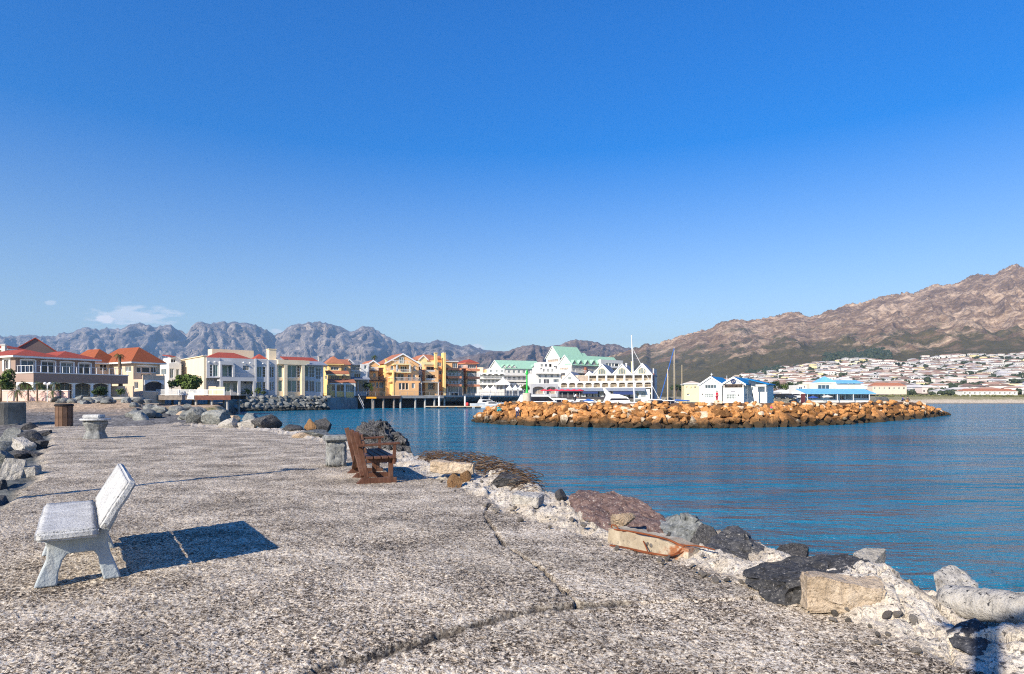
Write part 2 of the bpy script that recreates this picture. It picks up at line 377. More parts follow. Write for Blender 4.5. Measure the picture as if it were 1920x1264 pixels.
lcol = t.ramp(t.noise(v, 3, 7, .7), (.3, (.03, .035, .035)), (.5, (.11, .12, .12)), (.7, (.26, .26, .25)))
stain = t.ramp(t.noise(t.coord((.55, .8, 1), rot=(0, 0, R(20))), 1.0, 7, .68), (.38, .72), (.50, 1.0), (.64, 1.15)); gcol = t.mix(1.0, gcol, stain, 'MULTIPLY'); col = t.mix(at('rubble'), gcol, wcol); col = t.mix(at('leftrock'), col, lcol)
col = t.mix(t.math('MULTIPLY', at('crack'), .85), col, (.035, .033, .033))
zz = t.n('ShaderNodeSeparateXYZ', {0: v}).outputs[2]
col = t.mix(t.ramp(t.math('ADD', zz, t.math('MULTIPLY', n2, .4)), (0.0, 0.0), (1.0, 0.0)), col, col)
hgt = t.math('ADD', t.math('MULTIPLY', s, .8), t.math('MULTIPLY', t.math('MULTIPLY', r1, at('rubble')), -.5))
t.set(col=col, rough=.93, spec=.15, nor=t.bump(hgt, 1.0, .03))
pier = tag(grid_mesh('pier', np.stack([Xg, Yg, z], -1), t.m, {'rubble': rub*smooth(40, 30, Yg), 'leftrock': lub, 'crack': crk}), kind='structure')

# ---------------------------------------------------------------- land: one sheet from the pier root to the mountains
def uw(px, py): return gp(px, py, WZ)
SH = [(-7.5, 24.), (-10.5, 30.), (-14., 36.), (-24., 58.), (-45., 104.), (-57., 133.), (-44.6, 150.), (-41., 171.), (-39, 182.), (-34., 206.), (-25., 221.), (-12., 232.), (30., 246.), (52, 244), (66, 200), (70., 180.), (84, 178), (108, 186.), (120., 200.),
      (150., 282.), (250., 286.), (420., 300.), (700., 330.), (2500., 330.), (9000., 330.)]
ys = np.concatenate([np.linspace(20, 60, 70), np.geomspace(60.5, 420, 230)[1:], np.geomspace(420, 8900, 60)[1:]])
lpx = np.concatenate([np.linspace(-1500, -60, 60)[:-1], np.linspace(-60, 2000, 620), np.linspace(2000, 3400, 50)[1:]])
LX, LY = np.meshgrid(lpx, ys); Xl = (LX-CX)/FPX*LY; P = np.stack([Xl, LY], -1)
ds = -sdist(P, SH)                                  # positive = inland
base = np.interp(LY, [20, 26, 31, 36, 50, 75, 95, 140, 9000], [-.55, -.3, -.10, .0, .2, .95, 1.3, 1.5, 1.5])
base = base-1.25*smooth(258, 300, LX)*smooth(48, 72, LY)*smooth(128, 116, LY)*smooth(620, 560, LX)
beach = smooth(120, 150, Xl)*smooth(240, 280, LY)
sl = np.interp(LY, [20, 30, 40, 70, 110, 130], [.5, .5, .45, .5, .7, 1.3])
sl = np.where(beach > .5, .09, sl)
zl = np.minimum(base, WZ+np.clip(ds+.4*fbm(Xl*.15, LY*.15, 1, 3), -3, None)*sl)
zl = zl+np.where(LY < 120, .10*fbm(Xl*.35, LY*.35, 4, 5)*smooth(.0, 3, ds), 0)+beach*.35*fbm(Xl*.02, LY*.05, 2, 4)*smooth(5, 25, ds)
zl = np.where((LY < 27), np.minimum(zl, -.5), zl)
gravel = np.array((.125, .118, .112)); dirt = np.array((.36, .26, .17)); grass = np.array((.12, .125, .045)); sand = np.array((.50, .41, .29)); urb = np.array((.16, .15, .12)); mudc = np.array((.05, .05, .045))
n = fbm(Xl*.25, LY*.18, 8, 5)
cd = smooth(46, 60, LY+6*n)[..., None]*smooth(120, 100, LY)[..., None]
colr = gravel*(1-cd)+dirt*cd
far = smooth(100, 130, LY)[..., None]; colr = colr*(1-far)+urb*far
gb = (beach*smooth(14, 24, ds+4*n))[..., None]; colr = np.where(beach[..., None] > .3, sand, colr); colr = colr*(1-gb)+np.array((.24, .21, .105))*gb
gl = (smooth(76, 84, LY)*smooth(100, 92, LY)*(Xl < -38)*smooth(-.1, .2, n))[..., None]; colr = colr*(1-gl)+grass*gl
shore = smooth(1.6, .4, ds)[..., None]*(beach < .3)[..., None]*(LY > 30)[..., None]; colr = colr*(1-shore)+mudc*shore
wetsand = smooth(5., 2., ds)[..., None]*(beach > .3)[..., None]; colr = colr*(1-.55*wetsand)
t = NT('shore_ground'); v = t.coord(); c = t.n('ShaderNodeAttribute', attribute_name='soil').outputs['Color']
a = t.voro(v, 9, 'Color'); a1 = t.n('ShaderNodeSeparateColor', {0: a}).outputs[0]; b = t.noise(v, 1.3, 8, .7)
f = t.math('ADD', t.math('MULTIPLY', a1, .5), t.math('MULTIPLY', b, .9))
k = t.ramp(f, (.35, .30), (.6, .85), (.85, 1.75), (1.0, 2.6))
t.set(col=t.mix(1.0, c, k, 'MULTIPLY'), rough=.95, spec=.1, nor=t.bump(f, .9, .06))
land = tag(grid_mesh('ground', np.stack([Xl, LY, zl], -1), t.m, cols={'soil': colr}), kind='structure')

# ---------------------------------------------------------------- mountains
def prof(pts):
    xs, ys_ = zip(*pts); return lambda x: np.interp(x, xs, ys_)
far_sky = prof([(-900, 640), (-400, 632), (0, 633), (60, 631), (104, 634), (110, 627), (138, 626), (147, 620), (165, 617), (185, 620), (192, 618), (228, 619), (245, 612), (262, 609), (275, 612), (290, 616), (305, 614), (312, 611),
    (322, 614), (335, 621), (350, 627), (358, 616), (366, 608), (374, 607), (400, 610), (411, 605), (425, 607), (440, 606), (462, 609), (480, 613), (500, 622), (515, 631), (530, 624), (548, 612), (575, 608), (590, 606), (606, 608), (622, 612), (640, 617), (659, 625), (672, 618), (684, 613.5),
    (695, 615.5), (705, 621), (715, 627), (735, 638), (750, 645), (765, 642), (780, 645), (800, 646), (818, 639), (835, 642), (850, 647), (865, 652), (880, 648), (897, 654), (920, 660), (945, 661), (985, 662), (1100, 668), (1300, 690), (1500, 700), (2200, 720)])
mid_sky = prof([(780, 690), (860, 672), (920, 661), (950, 661), (965, 656), (985, 650), (1000, 648), (1012, 649.5), (1025, 652), (1050, 650), (1062, 644), (1072, 640.5), (1081, 639), (1092, 641), (1105, 641.5), (1117, 644), (1140, 648), (1152, 648), (1165, 651), (1180, 654), (1200, 657), (1260, 670), (1400, 690), (1800, 720)])
rt_sky = prof([(1080, 716), (1130, 676), (1180, 658), (1197, 655.5), (1205, 650), (1212, 647.5), (1220, 652), (1230, 649), (1245, 644), (1262, 637), (1278, 632), (1290, 630.5), (1308, 624.5), (1322, 623), (1335, 619), (1343, 612), (1352, 606), (1365, 604), (1378, 602.5), (1400, 605), (1420, 603.5), (1440, 600), (1460, 596), (1480, 591), (1492, 589.5), (1503, 592), (1520, 597),
    (1538, 592), (1552, 586), (1568, 582), (1582, 577), (1600, 571.5), (1618, 570), (1632, 566), (1650, 561), (1665, 555), (1680, 552.5), (1700, 549), (1712, 551.5), (1725, 547), (1738, 543), (1755, 539), (1770, 538), (1785, 536), (1800, 534), (1812, 526), (1825, 520), (1838, 517), (1850, 519), (1866, 519), (1880, 509), (1893, 501.5), (1905, 500), (1922, 500.5), (1980, 486), (2100, 470), (2300, 462), (2600, 480), (2900, 520), (3400, 600)])
def mount(name, sky_f, px0, px1, npx, Ya, Yb, nrow, gul, mat, cliff):
    px = np.linspace(px0, px1, npx); tt = np.concatenate([np.linspace(0, 1, nrow), [1.06, 1.3]])
    A, T = np.meshgrid(px, tt)
    K = (A-CX)/FPX; zr = EYE+(HY-sky_f(A))/FPX*Yb; zr = zr+zr*.022*ridged(K*60, 0, 3, 5, .6)-zr*.01
    Tc = np.clip(T, 0, 1)
    p = np.where(Tc < .6, cliff*(Tc/.6)**1.15, cliff+(1-cliff)*((Tc-.6)/.4)**.72)
    Z = zr*p; Y = Ya+(Yb-Ya)*Tc
    ang = K*Yb
    g = .7*ridged(ang/gul+.9*fbm(ang/gul*.5, Z/gul*.6, 5, 4), Z/gul*.35, 3, 5, .6)-.7+.5*fbm(ang/gul*.35, Z/gul*.5, 9, 3)
    env = smooth(.0, .35, Tc)*smooth(1.0, .9, Tc)
    Y = Y-g*env*(Yb-Ya)*.13
    Y = Y+np.clip(T-1, 0, 1)*(Yb-Ya)*2; Z = np.where(T > 1, zr*(1-(T-1)*1.6), Z)
    Z = Z+env*zr*.02*fbm(ang/gul*2.2, Y/gul*2.2, 6, 4)
    Z = Z-4*(T < .01)
    return tag(grid_mesh(name, np.stack([K*Y, Y, Z], -1), mat), kind='structure')
def mountmat(name, sc, lo, mid, hi, veg, vegz0, vegz1, rot=0.0, st=(1, 1, 1), vb=.5):
    t = NT(name); v = t.coord(st, rot=(0, rot, 0)); vv = t.coord()
    f = t.noise(v, sc, 9, .68); g = t.noise(v, sc*3.4, 8, .72)
    fine = t.noise(v, sc*11, 7, .75); f2 = t.math('ADD', t.math('ADD', t.math('MULTIPLY', f, .38), t.math('MULTIPLY', g, .34)), t.math('MULTIPLY', fine, .28))
    col = t.ramp(f2, (.38, lo), (.485, mid), (.57, hi))
    z = t.n('ShaderNodeSeparateXYZ', {0: vv}).outputs[2]
    zn = t.n('ShaderNodeMapRange', {'Value': z, 'From Min': vegz0, 'From Max': vegz1, 'To Min': .30, 'To Max': -.16}).outputs[0]
    m = t.math('ADD', zn, t.math('ADD', t.math('MULTIPLY', t.noise(v, sc*1.3, 8, .7), .7), t.math('MULTIPLY', g, .3)))
    k = t.ramp(m, (vb-.03, 0.0), (vb+.05, 1.0))
    vc = t.mix(t.noise(vv, sc*5, 6, .7), tuple(x*.55 for x in veg), tuple(x*1.5 for x in veg))
    t.set(col=t.mix(k, col, vc), rough=.95, spec=.05, nor=t.bump(f2, 1.0, .14/sc)); return t.m
m_far = mountmat('far_range_rock', .0055, (.045, .040, .038), (.13, .112, .098), (.42, .355, .29), (.060, .062, .048), 60, 400, st=(1, 1, .28), vb=.60)
m_mid = mountmat('middle_range_rock', .009, (.06, .046, .04), (.14, .105, .085), (.30, .23, .18), (.06, .055, .035), 20, 420, st=(1, 1, .7), vb=.66)
mount('far_mountains', far_sky, -900, 2200, 900, 3900, 6000, 90, 260, m_far, .42)
mount('middle_hills', mid_sky, 780, 1800, 420, 2500, 3600, 70, 150, m_mid, .5)
town_top = prof([(1000, 741), (1250, 738), (1330, 722), (1400, 703), (1440, 697), (1500, 685), (1550, 680), (1600, 677), (1650, 678), (1700, 679), (1720, 673), (1800, 668), (1920, 664), (2200, 655), (3400, 660)])
YT, YR = 1250., 2600.
def hill_z(px, Y):
    px = np.asarray(px, float); Y = np.asarray(Y, float)
    zt = EYE+(HY-town_top(px))/FPX*YT; zr = EYE+(HY-rt_sky(px))/FPX*YR; zr = np.maximum(zr, zt+5)
    s = np.clip((Y-430)/(YT-430), 0, 1); s2 = np.clip((Y-YT)/(YR-YT), 0, 1); s3 = np.clip((Y-YR)/500, 0, 3)
    K = (px-CX)/FPX; X = K*Y; H = zr-zt
    z = 1.0+(zt-1.0)*s**1.25+H*(.82*s2**1.05+.18*smooth(.55, 1, s2))
    a, b = X*.82+z*.0, Y
    u = X*.55+Y*.84; w = X*.84-Y*.55                # spurs run down to the lower left
    env = smooth(0, .25, s2)*(1-.75*smooth(.75, 1, s2))
    z = z+env*(H*.075*(ridged(u/620, w/190, 3, 4, .55)-1)+H*.022*fbm(u/90, w/40, 5, 5))
    z = z+smooth(.85, 1, s2)*smooth(1.6, 1, s3+1)*11*(ridged(X/55, Y/55, 8, 5, .6)-1.0)
    z = z+s*smooth(.2, 0, s2)*4*fbm(X/70, Y/70, 2, 3)
    return z-s3*H*.5-np.where(Y < 440, 2, 0)
hpx = np.concatenate([np.linspace(1080, 1980, 640), np.linspace(1980, 3400, 120)[1:]])
hy_ = np.concatenate([np.geomspace(425, YT, 90), np.linspace(YT, YR, 240)[1:], np.array([2620, 2660, 2720, 2900, 3300])])
HX, HYg = np.meshgrid(hpx, hy_); HZ = hill_z(HX, HYg)
m_hill = mountmat('hillside_rock', .012, (.085, .056, .030), (.24, .155, .090), (.58, .42, .275), (.10, .082, .036), -60, 360, rot=R(28), st=(.42, .6, 1.2), vb=.55)
tag(grid_mesh('mountain_slope', np.stack([(HX-CX)/FPX*HYg, HYg, HZ], -1), m_hill), kind='structure')
# ================================================================ BUILDINGS: tools
PW = plain('white_plaster', (.68, .66, .615), .06, .5); PCR = plain('cream_plaster', (.78, .64, .44), .07, .5); PBR = plain('brown_plaster', (.30, .22, .185), .08, .5)
PPK = plain('beige_plaster', (.62, .49, .36), .08, .5); PGY = plain('grey_plaster', (.50, .50, .51), .07, .5); PYL = plain('yellow_plaster', (.84, .58, .23), .07, .5)
PTN = plain('tan_and_shaded_yellow_plaster', (.82, .48, .22), .08, .5); POR = plain('orange_plaster', (.74, .33, .12), .08, .5); PTC = plain('terracotta_band', (.66, .27, .14), .1, .6)  # tan plaster also carries the shade of yellow house fronts in its colour
PDG = plain('dark_gable_plaster', (.17, .125, .115), .1, .5); PLY = plain('pale_yellow_plaster', (.85, .72, .38), .06, .5); PST = plain('grey_stone_wall', (.42, .38, .33), .14, 1.2)
FW = plain('white_frame_paint', (.80, .80, .78), .03, 1, .5); FG = plain('grey_frame', (.30, .31, .33), .06, 1, .5); CON = plain('concrete', (.36, .35, .33), .2, .7, .9, .2, .3, 12)
TR = tiles('red_roof_tiles', (.36, .075, .05)); TO = tiles('orange_roof_tiles', (.31, .088, .036)); TT = tiles('terracotta_roof_tiles', (.42, .165, .09)); TG = tiles('green_metal_roof', (.33, .55, .40), 1.2)
TS = tiles('slate_grey_roof', (.24, .27, .33), 1.5); TB = tiles('blue_metal_roof', (.012, .20, .46), 1.2); TL = tiles('light_blue_roof', (.17, .45, .78), 1.2)
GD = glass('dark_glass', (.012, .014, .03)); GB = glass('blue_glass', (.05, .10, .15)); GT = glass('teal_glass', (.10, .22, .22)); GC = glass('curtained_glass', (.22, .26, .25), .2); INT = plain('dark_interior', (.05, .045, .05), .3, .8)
GW = plain('brown_gallery_back', (.40, .32, .25), .25, 1.2)
BRK = plain('red_brick', (.34, .13, .08), .2, 3); WD = plain('dark_timber', (.12, .07, .05), .3, 2); WDG = plain('weathered_timber', (.24, .20, .17), .3, 2)
SH_ = plain('grey_shutter', (.30, .33, .37), .1, 1)
def F_(u0, u1, v0, v1):
    return {'f': lambda a, b, d: (a, v0+d, b), 'l': lambda a, b, d: (u0+d, a, b), 'r': lambda a, b, d: (u1-d, a, b), 'k': lambda a, b, d: (a, v1-d, b)}
def fbox(mb, Pf, a0, a1, b0, b1, d0, d1):
    mb.add([Pf(a, b, d) for b in (b0, b1) for d in (d0, d1) for a in (a0, a1)], ((0, 2, 3, 1), (4, 5, 7, 6), (0, 1, 5, 4), (2, 6, 7, 3), (0, 4, 6, 2), (1, 3, 7, 5)))
def facade(mb, Pf, a0, a1, b0, b1, holes, rev=.22):
    hs = [(max(a0, h[0]), max(b0, h[1]), min(a1, h[2]), min(b1, h[3])) for h in holes]; hs = [h for h in hs if h[2] > h[0]+.02 and h[3] > h[1]+.02]
    xs = sorted({a0, a1, *[q for h in hs for q in (h[0], h[2])]}); zs = sorted({b0, b1, *[q for h in hs for q in (h[1], h[3])]})
    for x0, x1 in zip(xs[:-1], xs[1:]):
        for z0, z1 in zip(zs[:-1], zs[1:]):
            cx, cz = (x0+x1)/2, (z0+z1)/2
            if any(h[0] < cx < h[2] and h[1] < cz < h[3] for h in hs): continue
            mb.quad(Pf(x0, z0, 0), Pf(x1, z0, 0), Pf(x1, z1, 0), Pf(x0, z1, 0))
    for h in hs:
        c = [(h[0], h[1]), (h[2], h[1]), (h[2], h[3]), (h[0], h[3])]
        for p, q in zip(c, c[1:]+c[:1]): mb.quad(Pf(*p, 0), Pf(*q, 0), Pf(*q, rev), Pf(*p, rev))
    return hs
def window(par, Pf, h, nx=2, nz=1, fm=None, pm=None, rev=.22, t=.09, name='window'):
    pm = pm or rng.choice((GD, GD, GB, GC)); m = MB(); a0, b0, a1, b1 = h; t = min(t, (a1-a0)*.16, (b1-b0)*.16)
    for x0, x1, z0, z1 in ((a0, a1, b0, b0+t), (a0, a1, b1-t, b1), (a0, a0+t, b0+t, b1-t), (a1-t, a1, b0+t, b1-t)): fbox(m, Pf, x0, x1, z0, z1, rev-.10, rev-.02)
    for i in range(1, nx): x = a0+(a1-a0)*i/nx; fbox(m, Pf, x-t*.4, x+t*.4, b0+t, b1-t, rev-.09, rev-.03)
    for i in range(1, nz): z = b0+(b1-b0)*i/nz; fbox(m, Pf, a0+t, a1-t, z-t*.3, z+t*.3, rev-.085, rev-.035)
    o = m.build(name, fm or FW, par); p = MB(); fbox(p, Pf, a0+.004, a1-.004, b0+.004, b1-.004, rev-.012, rev+.03); p.build('pane', pm or GD, o); return o
class H:
    def __init__(s, name, label, cat, px0, Y0, th, z0, group=None):
        s.X0, s.Y0, s.z0, s.t = (px0-CX)/FPX*Y0, Y0, z0, R(th); s.c, s.s = math.cos(s.t), math.sin(s.t)
        s.o = thing(name, label, cat, (s.X0, Y0, z0), s.t, group)
    def u(s, px, v=0.):
        ox, oy, k = s.X0-s.s*v, s.Y0+s.c*v, (px-CX)/FPX; return (k*oy-ox)/(s.c-k*s.s)
    def z(s, px, py, v=0.): return EYE+(HY-py)/FPX*(s.Y0+s.c*v+s.u(px, v)*s.s)-s.z0
    def vl(s, px, u=0.):
        k = (px-CX)/FPX; return (s.X0+u*s.c-k*(s.Y0+u*s.s))/(k*s.c+s.s)
    def zl(s, px, py, u=0.): return EYE+(HY-py)/FPX*(s.Y0+u*s.s+s.vl(px, u)*s.c)-s.z0
    def rect(s, x0, y0, x1, y1, v=0.):
        m = (x0+x1)/2; return (s.u(x0, v), s.z(m, y1, v), s.u(x1, v), s.z(m, y0, v))
    def rectl(s, x0, y0, x1, y1, u=0.):
        m = (x0+x1)/2; a, b = sorted((s.vl(x0, u), s.vl(x1, u))); return (a, s.zl(m, y1, u), b, s.zl(m, y0, u))
    def block(s, mat, u0, u1, v0, v1, z0, z1, F=(), L=(), Rr=(), name='wall', rev=.22, fm=None, pm=None, top=True, par=None, wname='window'):
        m = MB(); W = F_(u0, u1, v0, v1); todo = []
        fs = [(s.rect(*q[:4], v0), q) for q in F]; ls = [(s.rectl(*q[:4], u0), q) for q in L]; rs = [(s.rectl(*q[:4], u1), q) for q in Rr]
        for key, lst, a0, a1 in (('f', fs, u0, u1), ('l', ls, v0, v1), ('r', rs, v0, v1), ('k', [], u0, u1)):
            hs = facade(m, W[key], a0, a1, z0, z1, [h for h, q in lst], rev)
            for h in hs:
                q = min(lst, key=lambda r: abs(r[0][0]-h[0])+abs(r[0][3]-h[3])+abs(r[0][2]-h[2]))[1]; todo.append((W[key], h, q))
        if top: m.quad((u0, v0, z1), (u1, v0, z1), (u1, v1, z1), (u0, v1, z1))
        w = m.build(name, mat, par or s.o)
        for Pf, h, q in todo:
            nx, nz = (q[4], q[5]) if len(q) > 5 else (2, 1); p_ = q[6] if len(q) > 6 else pm
            window(s.o, Pf, h, nx, nz, fm, p_, rev, name=wname)
        return w
    def box(s, name, mat, u0, u1, v0, v1, z0, z1, par=None): return MB().box(u0, u1, v0, v1, z0, z1).build(name, mat, par or s.o)
    def hip(s, mat, u0, u1, v0, v1, z, h, ov=.6, fascia=FW, par=None):
        u0, u1, v0, v1 = u0-ov, u1+ov, v0-ov, v1+ov; m = MB(); du, dv = u1-u0, v1-v0; r = min(du, dv)/2; zz = z+.14
        a, b = ((u0+r, (v0+v1)/2), (u1-r, (v0+v1)/2)) if du > dv else (((u0+u1)/2, v0+r), ((u0+u1)/2, v1-r))
        vs = [(u0, v0, zz), (u1, v0, zz), (u1, v1, zz), (u0, v1, zz), (*a, zz+h), (*b, zz+h)]
        m.add(vs, ((0, 1, 5, 4), (1, 2, 5), (2, 3, 4, 5), (3, 0, 4), (0, 3, 2, 1)) if du > dv else ((0, 1, 4), (1, 2, 5, 4), (2, 3, 5), (3, 0, 4, 5), (0, 3, 2, 1)))
        rf = m.build('roof', mat, par or s.o)
        MB().box(u0+.05, u1-.05, v0+.05, v1-.05, z-.12, z+.135).build('fascia', fascia, rf); return rf
    def gable(s, mat, wall, u0, u1, v0, v1, z, h, ax='v', ov=.5, par=None, th=.22, trim=FW):
        m = MB(); g = MB(); tr = MB()
        if ax == 'v':
            c = (u0+u1)/2; k = h/(c-u0)
            for sg, e in ((-1, u0), (1, u1)):
                E = e+sg*ov; m.prism([(E, z-ov*k+.03), (c, z+h+.03), (c, z+h+.03+th), (E, z-ov*k+.03+th)], v0-ov*.6, v1+ov*.6)
                if trim: tr.prism([(E, z-ov*k-.14), (c, z+h-.14), (c, z+h+.05+th), (E, z-ov*k+.05+th)], v0-ov*.6-.08, v0-ov*.6-.004)
            g.prism([(u0, z), (u1, z), (c, z+h)], v0, v1)
        else:
            c = (v0+v1)/2; k = h/(c-v0)
            for sg, e in ((-1, v0), (1, v1)):
                E = e+sg*ov; m.prism([(E, z-ov*k+.03), (c, z+h+.03), (c, z+h+.03+th), (E, z-ov*k+.03+th)], u0-ov*.6, u1+ov*.6, 'x')
                if trim: tr.prism([(E, z-ov*k-.14), (c, z+h-.14), (c, z+h+.05+th), (E, z-ov*k+.05+th)], u0-ov*.6-.08, u0-ov*.6-.004, 'x')
            g.prism([(v0, z), (v1, z), (c, z+h)], u0, u1, 'x')
        if wall: g.build('gable_wall', wall, par or s.o)
        rf = m.build('roof', mat, par or s.o)
        if trim: tr.build('barge_board', trim, rf)
        return rf
    def slope(s, mat, u0, u1, va, za, vb, zb, th=.18, name='roof'):       # lean-to roof, low edge at va
        return MB().prism([(va, za), (vb, zb), (vb, zb+th), (va, za+th)], u0, u1, 'x').build(name, mat, s.o)
    def balcony(s, u0, u1, vo, vi, z, h=1.0, slab=PW, rail=FW, n=None, solid=False, th=.22, name='balcony'):
        b = MB().box(u0, u1, vo, vi, z-th, z).build(name, slab, s.o); m = MB()
        if solid:
            m.box(u0, u1, vo, vo+.14, z+.003, z+h); m.box(u0, u0+.14, vo+.143, vi, z+.003, z+h); m.box(u1-.14, u1, vo+.143, vi, z+.003, z+h); m.build('parapet', rail, b)
        else:
            n = n or max(3, int((u1-u0)/.28)); m.box(u0, u1, vo, vo+.08, z+h-.1, z+h); m.box(u0, u0+.08, vo+.083, vi, z+h-.1, z+h); m.box(u1-.08, u1, vo+.083, vi, z+h-.1, z+h)
            for i in range(n+1): x = u0+.03+(u1-u0-.06)*i/n; m.box(x-.03, x+.03, vo+.01, vo+.07, z+.003, z+h-.103)
            m.build('railing', rail, b)
        return b
    def cols(s, mat, us, v, w, z0, z1, name='column'):
        for q in us: MB().box(q-w/2, q+w/2, v-w/2, v+w/2, z0, z1).build(name, mat, s.o)
    def chimney(s, mat, px0, px1, y0, y1, v, cap=None):
        u0, b, u1, t_ = s.rect(px0, y0, px1, y1, v); c = MB().box(u0, u1, v, v+(u1-u0), b, t_).build('chimney', mat, s.o)
        MB().box(u0-.12, u1+.12, v-.12, v+(u1-u0)+.12, t_+.002, t_+.18).build('cap', cap or mat, c)

# ---------------------------------------------------------------- brown house with arched windows, at the left edge
h = H('house', 'brown two-storey house with red hipped roofs, arched white windows and long balcony', 'house', 29, 88, 65, 1.0)
top = h.z(29, 668.5); U1 = h.u(178); UE = h.u(207); zb = h.z(62, 711.5, -4.2)
wins = [(39.5, 676, 64.5, 703), (78, 678, 102, 704), (114, 680, 136.5, 705), (148, 682, 169, 706)]
h.block(PBR, 0, U1, 0, 12, zb+.0, top, F=[q+(2, 1) for q in wins], L=[(8.5, 675, 17.5, 692, 2, 1)])
h.block(PBR, 0, UE, .004, 11.9, -1, zb-.003, F=[(68, 719, 96, 742, 3, 1), (112, 717, 132, 742, 2, 1), (139, 717.5, 168, 742, 2, 1, SH_), (174, 718, 203, 742, 2, 1, SH_)], name='wall')
sur = [(37, 672.5, 67.5), (76, 674.7, 105), (111.5, 676.5, 139.5), (145.5, 678.5, 171.5)]
for (a, yt, b), wq in zip(sur, wins):
    m = MB(); r = h.rect(*wq); ua, ub = h.u(a), h.u(b); zt = h.z((a+b)/2, yt); zz = r[3]+.02; n = 8
    pts = [(ua, zz), (ub, zz)]+[(ub+(ua-ub)*i/n, zz+(zt-zz)*(.45+.55*math.sin(math.pi*i/n))) for i in range(n+1)]
    m.prism(pts, -.09, -.004); m.box(ua, r[0]-.01, -.09, -.004, r[1]-.1, zz-.002); m.box(r[2]+.01, ub, -.09, -.004, r[1]-.1, zz-.002); m.build('window_surround', FW, h.o)
r = h.rectl(8.5, 675, 17.5, 692, 0); m = MB()
m.box(-.09, -.004, r[0]-.35, r[0]-.01, r[1]-.3, r[3]+.4); m.box(-.09, -.004, r[2]+.01, r[2]+.35, r[1]-.3, r[3]+.4); m.box(-.09, -.004, r[0]-.008, r[2]+.008, r[3]+.01, r[3]+.4); m.build('window_surround', FW, h.o)
b = MB().box(0, UE, -4.2, -.004, zb-.35, zb-.005).build('balcony', PBR, h.o); ph = h.z(62, 699.5, -4.2)-zb
MB().box(0, UE, -4.2, -4.0, zb, zb+ph).box(0, .2, -3.997, -.004, zb, zb+ph).box(UE-.2, UE, -3.997, -.004, zb, zb+ph).build('parapet', PBR, b)
MB().box(-.08, UE+.08, -4.28, -3.94, zb+ph+.003, zb+ph+.14).box(-.08, .26, -3.937, -.004, zb+ph+.003, zb+ph+.14).build('coping', FW, b)
m = MB(); zr = zb+ph+.14
for i in range(15): m.box(UE*i/14-.03, UE*i/14+.03, -4.13, -4.07, zr, zr+.9)
for i in range(5): m.box(.07, .13, -.3-3.7*i/4-.03, -.3-3.7*i/4+.03, zr, zr+.9)
m.box(0, UE, -4.115, -4.085, zr+.905, zr+.945).box(.085, .115, -4.08, -.1, zr+.905, zr+.945); m.build('railing', FW, b)
cu = [h.u(q, -4.05) for q in (64, 101, 138, 172, 205)]; h.cols(FW, cu, -4.0, .32, -1, zb-.36); h.cols(FW, [.2], -.2, .3, -1, zb-.36)
for ua, ub in zip(cu[:-1], cu[1:]):                # flat white arches between the columns
    n = 10; pts = [(ua+.17, zb-.36), (ub-.17, zb-.36)]+[(ub-.17+(ua-ub+.34)*i/n, zb-.38-.26*(1-math.sin(math.pi*i/n)**.7)) for i in range(n+1)]
    MB().prism(pts, -4.12, -3.9).build('arch', FW, h.o)
n = 10; pts = [(-3.8, zb-.36), (-.4, zb-.36)]+[(-.4-3.4*i/n, zb-.40-.42*(1-math.sin(math.pi*i/n)**.7)) for i in range(n+1)]
MB().prism(pts, .02, .24, 'x').build('arch', FW, h.o)
h.hip(TR, 0, 5.6, 0, 10, top, h.z(46, 655.5, 4)-top-.2, .7); h.hip(TR, 5.4, U1, .01, 8, top+.006, h.z(118, 660, 4)-top-.1, .69)
# dark gable house behind it
h = H('house', 'dark brown house with a broad plain gable rising behind the brown balcony house', 'house', 12, 118, 37, 1.2)
zt = h.z(64, 667); ur = h.u(118); h.block(PDG, 0, ur, 0, 14, -1, zt, F=[(60, 656, 72, 661.5, 2, 1)]); h.gable(TR, PDG, 0, ur, 0, 14, zt, h.z(64, 635)-zt, 'v', .3, trim=None)
h = H('house', 'low red-roofed house with a white chimney at the left edge of the photo', 'house', -10, 112, 10, 1.2)
zt = h.z(-10, 655); h.block(PPK, -12, h.u(11), 0, 9, -1, zt); h.hip(TR, -12, h.u(11), 0, 9, zt, 1.4); h.chimney(PW, 2.5, 9, 648, 662, -.8, PW)
# ---------------------------------------------------------------- orange roofed house with the palm
h = H('house', 'beige house with a bright orange hip roof behind a tall palm', 'house', 250, 108, 60, 1.2)
top = h.z(250, 680); vw = h.vl(208); uf = h.u(300)
h.block(PPK, 0, uf, 0, vw, -1, top, F=[(256, 688, 265, 699, 1, 1), (266, 688, 282, 699, 1, 1), (283, 688, 293.5, 699, 2, 1), (265, 701, 274, 706, 1, 1), (275, 701, 283, 706, 1, 1)], L=[(234.5, 687, 246, 697, 2, 1), (212, 688, 213, 689, 1, 1)])
r = h.rect(255, 684.5, 294.5, 688); MB().prism([(r[0], r[1]+.05), (r[2], r[1]+.05)]+[(r[2]+(r[0]-r[2])*i/8, r[1]+.05+(r[3]-r[1])*(.3+.7*math.sin(math.pi*i/8))) for i in range(9)], -.1, -.004).build('window_surround', FW, h.o)
uw0 = h.u(176, vw); h.block(PPK, uw0, -.004, vw+.003, vw+8, -1, top-.01, F=[(187, 683, 201, 695, 2, 1)])
h.hip(TO, 0, uf, 0, vw+4, top, h.z(225, 657, 4)-top+.5, .8); h.hip(TO, uw0, 1, vw-.02, vw+7.6, top-.05, h.z(200, 657, vw+3)-top, .75)
zt = h.z(265, 711, -3.5); ua, ub = h.u(268, -3.5), h.u(309, -3.5)
